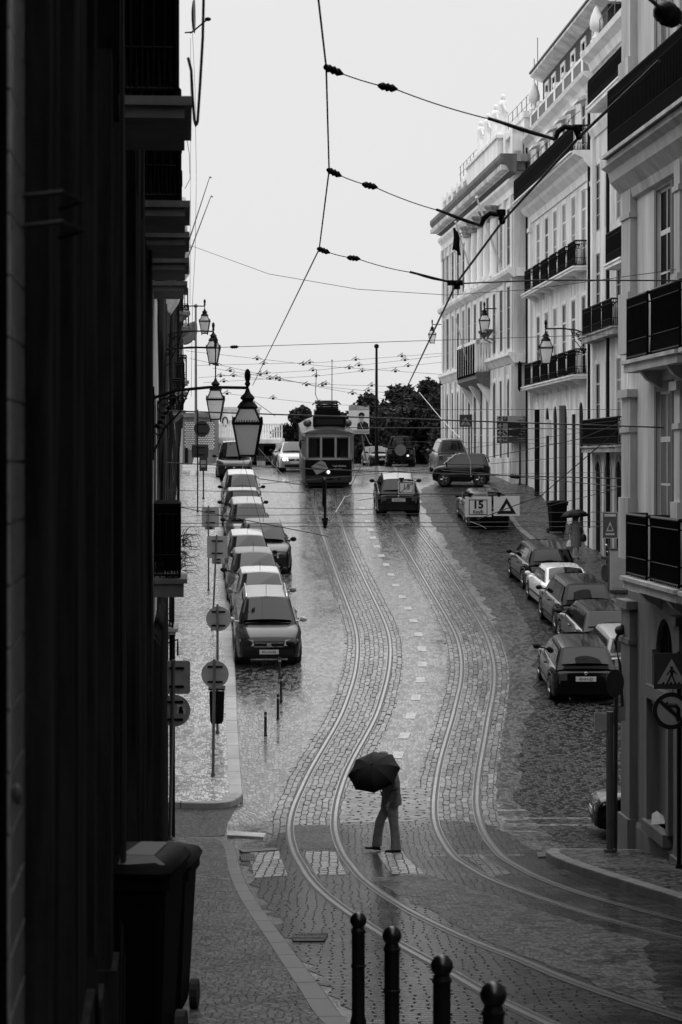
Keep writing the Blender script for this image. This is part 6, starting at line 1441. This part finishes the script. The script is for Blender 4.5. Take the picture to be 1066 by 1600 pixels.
for i,(ya,yb,Z) in enumerate(((548,585,95),(560,640,92),(571,552,100),(590,556,101),(598,566,103),(612,640,96),(575,622,94),(585,606,98))):
    o=wire([P(290+i*7,ya,Z),P(500,(ya+yb)/2+5,Z),P(690,yb,Z)],('uppermost','second','third','fourth','fifth','sixth','seventh','lowest')[i]+' thin wire in the net of distant hilltop tram wires',.011,group='distant tram wires',n=8)
    b0=P(290+i*7,ya,Z)
    for k in range(5):
        px=330+k*72+i*5; t=(px-290-i*7)/(690-290-i*7)
        py=lerp(ya,(ya+yb)/2+5,min(1,t*2)) if t<.5 else lerp((ya+yb)/2+5,yb,t*2-1)
        p=P(px,py,Z)-b0; q=MB(); q.box(p.x-.06,p.x+.06,p.y-.05,p.y+.05,p.z-.05,p.z+.05); q.bar(p+Vector((-.2,0,.0)),p+Vector((.05,0,.17)),.014,4); q.bar(p+Vector((.2,0,.02)),p+Vector((-.02,0,.1)),.012,4); q.build('wire_clamp','cable',o)
# bright zigzag contact wires
wire([P(655,613,44),P(690,655,43.5),P(718,684,43),P(727,700,43),P(735,720,43),P(736,745,43)],'pale shining wire slanting past the pedestrian sign',.011,m='bright_wire',n=4)
wire([P(560,655,43),P(578,694,43),P(581,694,43)],'upper stroke of the shining zigzag wire right of the tram',.008,m='bright_wire',n=3)
wire([P(580,703,43),P(573,722,43),P(568,722,43)],'middle stroke of the shining zigzag wire right of the tram',.008,m='bright_wire',n=3)
wire([P(564,728,43),P(545,766,43)],'dark middle rod of the zigzag wire right of the tram',.008,n=3)
wire([P(555,760,43),P(546,775,43),P(539,776,43),P(525,800,42),P(512,818,42)],'lowest stroke of the shining zigzag wire ending at the hanging rod',.008,m='bright_wire',n=3)
o=thing('hanging_rod','black rod with a knobbly switch hanging over the left track before the tram','wire fitting',P(508,822,42)); s=42/F
mb=MB(); mb.bar((0,0,0),(0,0,70*s),2.2*s,6); mb.bar((-3*s,0,30*s),(-3*s,0,75*s),1.5*s,5); mb.build('rod','dark_iron',o); mb=MB(); mb.sphere((0,0,6*s),4.5*s,8,6,(1,1,1.4)); mb.sphere((0,0,-1*s),3*s,8,6); mb.box(-5*s,5*s,-.04,.04,9*s,13*s); mb.build('switch_box','dark_iron',o)
# hanging speed signs
def hang(px0,px1,py0,py1,Z,label):
    s=Z/F; c=P((px0+px1)/2,py1,Z); w=(px1-px0)/2*s; h=(py1-py0)*s; o=thing('hanging_sign',label,'hanging sign',c); mb=MB(); mb.box(-w,w,-.012,.012,0,h); pl=mb.build('sign_plate','sign_white',o)
    for x in (-w*.6,w*.6): mb=MB(); mb.box(x-2*s,x+2*s,-.02,.02,h-1*s,h+3*s); mb.box(x-4*s,x+4*s,-.025,.025,h+3*s,h+5.5*s); mb.build('wire_clip','dark_iron',o); return o,pl,w,h,s
def frame(pl,x0,x1,z0,z1,t,m='black_paint'):
    mb=MB(); y0,y1=-.016,-.012; mb.box(x0,x1,y0,y1,z0,z0+t); mb.box(x0,x1,y0,y1,z1-t,z1); mb.box(x0,x0+t,y0,y1,z0+t,z1-t); mb.box(x1-t,x1,y0,y1,z0+t,z1-t); mb.build('sign_border',m,pl)
o,pl,w,h,s=hang(726.5,768,776,807.5,42,'hanging white plate with 15 Km/h in a black frame, over the right lane')
frame(pl,-14.5*s,14.5*s,3*s,27*s,1.2*s); text('15',17*s,facing((0,-.016,18.5*s)),'black_paint',pl,bold=.035); text('Km/h',7.5*s,facing((0,-.016,7.5*s)),'black_paint',pl,bold=.02)
q=MB()
for dx in (-.0,.35,-.35): q.add([v for v in ()],[])
o,pl,w,h,s=hang(771.5,812,775,806,42,'hanging pale plate with a thick black triangle, right of the speed plate')
mb=MB(); mb.prism([(-15*s,-.016,3*s),(15*s,-.016,3*s),(0,-.016,28*s)],(0,.004,0)); t=mb.build('triangle','black_paint',pl); mb=MB(); mb.prism([(-6.5*s,-.02,8*s),(6.5*s,-.02,8*s),(0,-.02,19*s)],(0,.003,0)); mb.build('triangle_hole','sign_white',t)
o,pl,w,h,s=hang(622.5,647.5,752,772,42,'hanging plate with a struck out 15, in front of the car driving uphill')
frame(pl,-11*s,11*s,1.5*s,18.5*s,.9*s); text('15',12*s,facing((0,-.016,11*s)),'black_paint',pl); mb=MB(); mb.prism([(-11*s,-.019,2*s),(-9.6*s,-.019,2*s),(11*s,-.019,17.5*s),(9.6*s,-.019,17.5*s)],(0,.003,0)); mb.build('strike_bar','black_paint',pl)
wire([P(560,782,42),P(622,772,42),P(650,770,42),P(727,773,42),P(770,773,42),P(815,771,42),P(850,774,42)],'wire from which the three hanging plates are clipped',.008,n=4)
mbq=[(722,800,735,835),(735,815,760,826),(745,790,748,845),(722,770,724,812)]
for i,(a,b,c,d) in enumerate(mbq): wire([P(a,b,42),P((a+c)/2+3,(b+d)/2,42),P(c,d,42)],'tangled pale stay below the speed plate, '+('upper left','lowest','middle','leftmost')[i]+' strand',.006,m='bright_wire' if i%2 else 'cable',n=3)
# loose cables and mast on the left
wire([P(319,-30,15),P(317,60,15),P(313,130,15),P(309,190,15),P(306.5,197,15),P(304,188,15),P(301,150,15),P(299,110,15),P(294,90,15)],'thick black cable loop dangling from the roof at top left',.014,name='hanging_cable',n=3)
wire([P(300,30,60),P(305,140,60),P(307,280,60),P(305,400,60),P(301,470,60),P(299,620,60)],'fine vertical aerial cable left against the sky',.008,name='hanging_cable')
wire([P(298,60,62),P(298,300,62),P(297,475,62)],'second fine vertical cable close to the left balconies',.007,name='hanging_cable')
wire([P(289,200,40),P(296,240,40),P(297,280,40),P(289,295,40)],'loose cable bow sagging off the black balconies',.008,name='hanging_cable',n=4)
for i,(a,b,c,d,l) in enumerate(((328,276,286,405,'taller slanted aerial rod beyond the black balconies'),(330,306,287,420,'lower slanted aerial rod beyond the black balconies'))):
    Z=62; o=thing('aerial',l,'aerial',P(c,d,Z)); e=P(a,b,Z)-P(c,d,Z); mb=MB(); mb.bar((0,0,0),e,.022,5,.012); mb.bar(e,e+Vector((.05,0,-.04)),.02,4); mb.bar(e*.3,e*.3+Vector((-.35,0,-.03)),.012,4); mb.build('rod','galvanised',o)
o=thing('satellite_dish','pale satellite dish on the dark house at the top left edge','satellite dish',P(297,50,26)); s=26/F
mb=MB(); rings=[]
for t in (0,.4,.75,1): rings.append([Vector((14*s*t*t*.45+0.*s+3*s*(1-t),30*s*t*math.cos(a)*.7,28*s*t*math.sin(a)+26*s)) for a in [2*math.pi*k/18 for k in range(18)]])
mb.loft(rings,cap=False); d=mb.build('dish','sign_back',o,smooth=60); d.modifiers.new('t','SOLIDIFY').thickness=.01
mb=MB(); mb.tube([(0,0,-2*s),(6*s,0,2*s),(26*s,0,19*s)],1.3*s,5); mb.sphere((28*s,0,20*s),3.2*s,8,6,(1.6,1,1)); mb.bar((-8*s,0,-1*s),(4*s,0,0),1.2*s,5); mb.build('feed_arm','dark_iron',o)

# ================================================================== HILLTOP BACKGROUND
Zk=133
o=thing('kiosk','low flat roofed shop with dark shutters and a white railing on its roof','kiosk',P(392,727,Zk)); b0=P(392,727,Zk); q=lambda px,py:(P(px,py,Zk)-b0)
def kb(mb,x0,x1,y0,y1,d0=0,d1=.2): a=q(x0,y1); b=q(x1,y0); return mb.box(a.x,b.x,d0,d1,a.z,b.z)
kb(MB(),0,1,0,1)
mb=MB(); kb(mb,338,444,693,728,.2,6); mb.build('wall','shop_dark',o)
mb=MB(); kb(mb,330,441,687,693,-1.2,6.2); kb(mb,330,441,684,687,-1.0,6); mb.build('roof','light_plaster',o)
mb=MB(); kb(mb,372,403,698,727,.1,.19); kb(mb,412,430,697,727,.1,.19); mb.build('shutter','iron_cover',o)
mb=MB(); kb(mb,432,444,690,727,.05,.3); kb(mb,340,346,694,727,.05,.3); mb.build('wall_pier','grey_stone',o)
mb=MB()
for i in range(28): px=334+i*3.9; kb(mb,px,px+2.4,663,684,.0,.06)
kb(mb,332,441,673,674,-.03,.0); kb(mb,332,441,662,663.5,-.03,.0); mb.build('roof_railing','white_wood',o)
text('BATTERIES',.3,facing(tuple(q(408,715.3)+Vector((0,.03,0)))),'sign_back',o); text('& REPAIR' if False else '& SERVICE',.26,facing(tuple(q(408,719)+Vector((0,.03,0)))),'sign_back',o)
mb=MB(); kb(mb,402,415,720,727,-.4,-.1); mb.build('step_box','grey_stone',o)
Zk=140; b0=P(400,695,Zk)
o=thing('roof_hoarding','pale hoarding with a large ring letter above the flat roofed shop','hoarding',b0)
mb=MB(); kb(mb,348,458,638,692,0,.3) if False else kb(mb,346,404,640,692,0,.3); mb.build('board','light_plaster',o); mb=MB(); kb(mb,343,408,636,640,-.3,.5); kb(mb,344,347,640,700,-.1,.3); kb(mb,403,406,640,700,-.1,.3); mb.build('board_frame','grey_stone',o)
c=q(352,659); mb=MB(); n=20; mb.tube([(c.x+4*Zk/F*math.cos(6.2832*i/n),-.06,c.z+7*Zk/F*math.sin(6.2832*i/n)) for i in range(n+1)],.045,5); mb.build('ring_letter','black_paint',o); text('n',.55,facing(tuple(q(361,659)+Vector((0,-.05,0)))),'sign_back',o)
# shuttered wall with horizontal bands, far left
Zk=128; b0=P(308,727,Zk); o=thing('banded_wall','far grey building with rows of pale bands beside the kiosk','building',b0)
mb=MB(); kb(mb,262,336,652,727,0,4); kb(mb,262,336,645,652,-.15,4); mb.build('wall','dim_stone',o)
mb=MB()
for r in range(15):
    for k in range(12):
        px=289+k*3.8+(r%2)*1.9; kb(mb,px,px+2.6,660+r*2.9,661.5+r*2.9,-.05,.0)
mb.build('pale_bands','cream_plaster',o)
mb=MB(); kb(mb,289,294,700,726,-.06,.0); kb(mb,270,280,690,726,-.06,0); mb.build('door','dark_wood',o)
o=thing('stair_parapet','pale slanted stair wall at the far end of the left pavement','parapet',P(290,770,103)); s=103/F
mb=MB(); mb.prism([(-2*s,0,-8*s),(7*s,0,-8*s),(17*s,3.2,63*s),(8*s,3.2,63*s)],(0,.25,0)); mb.prism([(4*s,.1,-8*s),(6*s,.1,-8*s),(18*s,3.25,65*s),(16*s,3.25,65*s)],(0,.4,0)); mb.box(6*s,21*s,3.1,3.9,62*s,66*s); mb.build('parapet_wall','light_plaster',o)
# flags and poles
def flagpole(label,base,top,r,flag=None,m='galvanised',fm='flag_dark',name='flagpole',n=8):
    base=Vector(base); top=Vector(top); o=thing(name,label,'flagpole',base); mb=MB(); e=top-base; mb.bar((0,0,0),e,r,8,r*.6); mb.sphere(e,r*1.3,8,6); mb.build('pole',m,o)
    if flag:
        mb=MB(); rows=[]
        for i in range(9):
            t=i/8; rows.append([Vector((flag[0].x+ (flag[1].x-flag[0].x)*u+.05*math.sin(u*9+t*4),.12*math.sin(u*8+t*3),flag[0].z+(flag[1].z-flag[0].z)*t-(.25*u*u if True else 0)*abs(flag[1].z-flag[0].z)+.06*math.sin(u*7)))-Vector((base.x,0,base.z)) for u in [k/8 for k in range(9)]])
        mb.loft(rows,closed=False); f=mb.build('flag',fm,o,smooth=60); f.modifiers.new('t','SOLIDIFY').thickness=.012
    return o
flagpole('tall grey flagpole with a drooping flag behind the left lanterns',P(306.5,735,118),P(306,478,118),.09,(P(307,503,118),P(287,533,118)),fm='flag_mid')
flagpole('tall dark mast with a bulb top against the sky above the trees',P(588.5,728,122),P(588.5,541,122),.11,m='dark_iron',name='mast')
flagpole('thin bare pole sticking up behind the tram roof',P(518.5,700,112),P(519,563,112),.03,m='dark_iron',name='mast')
b=P(784,422,101); flagpole('pale slanted flagpole without a flag on the palace front',b,P(745,309,100.2),.07,m='white_wood')
b=P(736,424,112); flagpole('slanted palace flagpole carrying a dark folded flag',b,P(712,347,110),.05,(P(711,350,110),P(723,386,110)),m='white_wood')
b=P(730,565,110); flagpole('pale flagpole fixed low on the palace above the oriel',b,P(712,497,109),.05,m='white_wood')
# billboard
Zb=118; bb=P(573,727,Zb); o=thing('billboard','election style poster of a suited man on a leaning post behind the tram','billboard',bb); s=Zb/F
z=lambda py:(727-py)*s; x=lambda px:(px-573)*s
mb=MB(); mb.bar((-.0,0,0),(x(566),0,z(680)),.05,6); mb.build('post','galvanised',o)
mb=MB(); mb.box(x(545),x(577),-.04,.02,z(678),z(634)); bd=mb.build('board','sign_white',o)
mb=MB(); mb.box(x(545),x(576.5),-.046,-.04,z(641),z(634.5)); mb.box(x(545),x(576.5),-.046,-.04,z(677.5),z(672)); mb.build('poster_band','sign_back',bd); text('LISBOA',.19,facing((x(567),-.048,z(637.8))),'sign_white',bd)
mb=MB(); mb.prism([(x(558),-.047,z(671)),(x(558.5),-.047,z(662)),(x(563),-.047,z(658.5)),(x(569),-.047,z(658)),(x(575.5),-.047,z(662)),(x(576.3),-.047,z(671))],(0,.005,0)); mb.build('poster_suit','black_paint',bd)
mb=MB(); mb.prism([(x(563.5),-.05,z(659)),(x(565.5),-.05,z(664)),(x(569),-.05,z(658.5))],(0,.003,0)); mb.sphere((x(565),-.048,z(651.5)),5.2*s,14,10,(.8,.04,1.15)); mb.build('poster_face','sign_back',bd); mb=MB(); mb.prism([(x(565)+5.2*s*math.cos(a)*.95,-.0545,z(649.2)+5.0*s*math.sin(a)) for a in [math.pi*k/10-.15 for k in range(12)]],(0,.003,0)); mb.prism([(x(564.8),-.053,z(659.5)),(x(565.8),-.053,z(659.5)),(x(566),-.053,z(667)),(x(564.6),-.053,z(667))],(0,.002,0)); mb.build('poster_hair','black_paint',bd)
# trees
def tree(label,px,ybase,ytop,wpx,Z,n,seed,m='leaf'):
    rnd=random.Random(seed); base=P(px,ybase,Z); base.z=g(Z); H=(HY-ytop)/F*Z-base.z; Wd=wpx/F*Z/2; o=thing('tree',label,'tree',base,0,'dark trees of the hilltop square')
    mb=MB(); mb.tube([(0,0,0),(.1,0,H*.25),(-.05,.1,H*.5),(.1,0,H*.8)],.15,7,[.2,.15,.1,.04])
    for k in range(6): a=k*1.05; mb.tube([(.05,0,H*(.22+.05*k)),(Wd*.4*math.cos(a),Wd*.4*math.sin(a),H*(.42+.06*k)),(Wd*.75*math.cos(a),Wd*.75*math.sin(a),H*(.5+.07*k))],.06,5,[.08,.05,.02])
    mb.build('trunk','bark',o)
    cl=[]
    for k in range(44):
        a=rnd.uniform(0,6.28); rr=Wd*math.sqrt(rnd.random())*.85; zz=H*(rnd.uniform(.03,.97)); lim=math.sqrt(max(.05,1-(max(0,zz/H-.3)/.74)**2)); cl.append((rr*lim*math.cos(a),rr*lim*math.sin(a)*.8,zz*(1-.12*rr/Wd),rnd.uniform(.12,.26)*Wd+.25))
    mb=MB()
    for _ in range(n):
        c=rnd.choice(cl); d=Vector((rnd.gauss(0,1),rnd.gauss(0,1),rnd.gauss(0,.8))).normalized()*c[3]*rnd.random()**.4; p=Vector(c[:3])+d; s=rnd.uniform(.11,.24)
        if p.z<.05: continue
        e=Vector((rnd.gauss(0,1),rnd.gauss(0,1),rnd.gauss(0,1))).normalized(); f=e.cross(Vector((rnd.gauss(0,1),rnd.gauss(0,1),rnd.gauss(0,1)))).normalized()
        mb.add([p-e*s,p+f*s*.55,p+e*s*1.1,p-f*s*.55],[(0,1,2,3)])
    mb.build('crown',m,o,fix=False)
for a in (('rounded dark tree just left of the tram roof',464,728,636,64,146,5500,1,'leaf'),('low dark bush far left of the tram',442,727,668,40,148,2000,2,'leaf'),('dark tree crown behind the poster',575,728,617,100,150,8000,3,'leaf'),('tallest clump of the dark trees right of the mast',624,728,606,100,146,9000,4,'leaf'),('dark tree with ragged top near the palace end',668,728,594,92,143,9000,5,'leaf'),('loose lighter tree touching the palace end wall',693,728,588,56,139,6000,6,'leaf_b'),
  ('low dense shrub behind the off-road car',650,729,640,150,137,14000,7,'leaf'),('low shrub in front of the palace beside the van',698,735,658,60,130,5000,8,'leaf_b'),('dark hedge under the poster',600,729,640,110,140,10000,9,'leaf')): tree(*a)
# balcony plant
o=thing('balcony_plant','spidery grassy plant spilling out of the low black balcony','plant',P(283,872,29.9)); mb=MB(); rnd=random.Random(5); s=29.9/F
for i in range(46):
    z0=rnd.uniform(-22,34)*s; L_2=rnd.uniform(6,30)*s; a=rnd.uniform(-.5,1.5); y0=rnd.uniform(-.2,.6); dx=math.cos(a)*L_2; dz=math.sin(a)*L_2
    pts=[Vector((0,y0,z0)),Vector((dx*.5,y0+.03,z0+dz*.7)),Vector((dx*.85,y0+.05,z0+dz*.75)),Vector((dx*1.1,y0+.05,z0+dz*.35-rnd.uniform(0,12)*s))]
    mb.tube(pts,.5*s,4,[.55*s,.6*s,.45*s,.15*s])
mb.build('leaves','leaf',o)
mb=MB(); mb.box(-.22,-.04,-.3,.5,-18*s,-4*s); mb.build('plant_trough','dark_wood',o)

# ================================================================== SKY, SUN, CAMERA
w=bpy.data.worlds.new('World'); scene.world=w; w.use_nodes=True; nt=w.node_tree; bg=nt.nodes['Background']
sky=nt.nodes.new('ShaderNodeTexSky'); sky.sky_type='NISHITA'; sky.sun_disc=False; sky.sun_elevation=R(48); sky.sun_rotation=R(-18); sky.air_density=1.0; sky.dust_density=4
bw=nt.nodes.new('ShaderNodeRGBToBW'); nt.links.new(sky.outputs['Color'],bw.inputs['Color'])
mx=nt.nodes.new('ShaderNodeMix'); mx.data_type='RGBA'; mx.inputs['Factor'].default_value=.93; mx.inputs['B'].default_value=(8.1,8.1,8.1,1)
nt.links.new(bw.outputs['Val'],mx.inputs['A']); 
# overcast sky: even near the horizon, brighter towards the zenith
tc=nt.nodes.new('ShaderNodeTexCoord'); sp=nt.nodes.new('ShaderNodeSeparateXYZ'); nt.links.new(tc.outputs['Generated'],sp.inputs[0])
mr=nt.nodes.new('ShaderNodeMapRange'); mr.interpolation_type='SMOOTHSTEP'; mr.inputs['From Min'].default_value=.2; mr.inputs['From Max'].default_value=.75; mr.inputs['To Min'].default_value=1.0; mr.inputs['To Max'].default_value=2.75; nt.links.new(sp.outputs['Z'],mr.inputs['Value'])
vs=nt.nodes.new('ShaderNodeVectorMath'); vs.operation='SCALE'; nt.links.new(mx.outputs['Result'],vs.inputs[0]); nt.links.new(mr.outputs[0],vs.inputs['Scale']); nt.links.new(vs.outputs['Vector'],bg.inputs['Color']); bg.inputs['Strength'].default_value=.1
ld=bpy.data.lights.new('overcast_sun','SUN'); ld.energy=.5; ld.angle=R(60); ld.color=(1,1,1); lo=bpy.data.objects.new('overcast_sun',ld); col.objects.link(lo)
v=Vector((-.25,.75,.9)); lo.rotation_euler=v.to_track_quat('Z','Y').to_euler()
cd=bpy.data.cameras.new('Camera'); cam=bpy.data.objects.new('Camera',cd); col.objects.link(cam); cam.rotation_euler=(R(90),0,0); cd.sensor_fit='VERTICAL'; cd.sensor_height=24; cd.lens=F/1600*24; cd.shift_y=(HY-800)/1600; cd.clip_start=.3; cd.clip_end=2000
cd.dof.use_dof=True; cd.dof.focus_distance=52; cd.dof.aperture_fstop=4.0
scene.camera=cam
scene.view_settings.view_transform='Standard'; scene.view_settings.look='None'; scene.view_settings.exposure=0; scene.view_settings.gamma=1
scene.render.resolution_x=682; scene.render.resolution_y=1024; scene.render.engine='CYCLES'
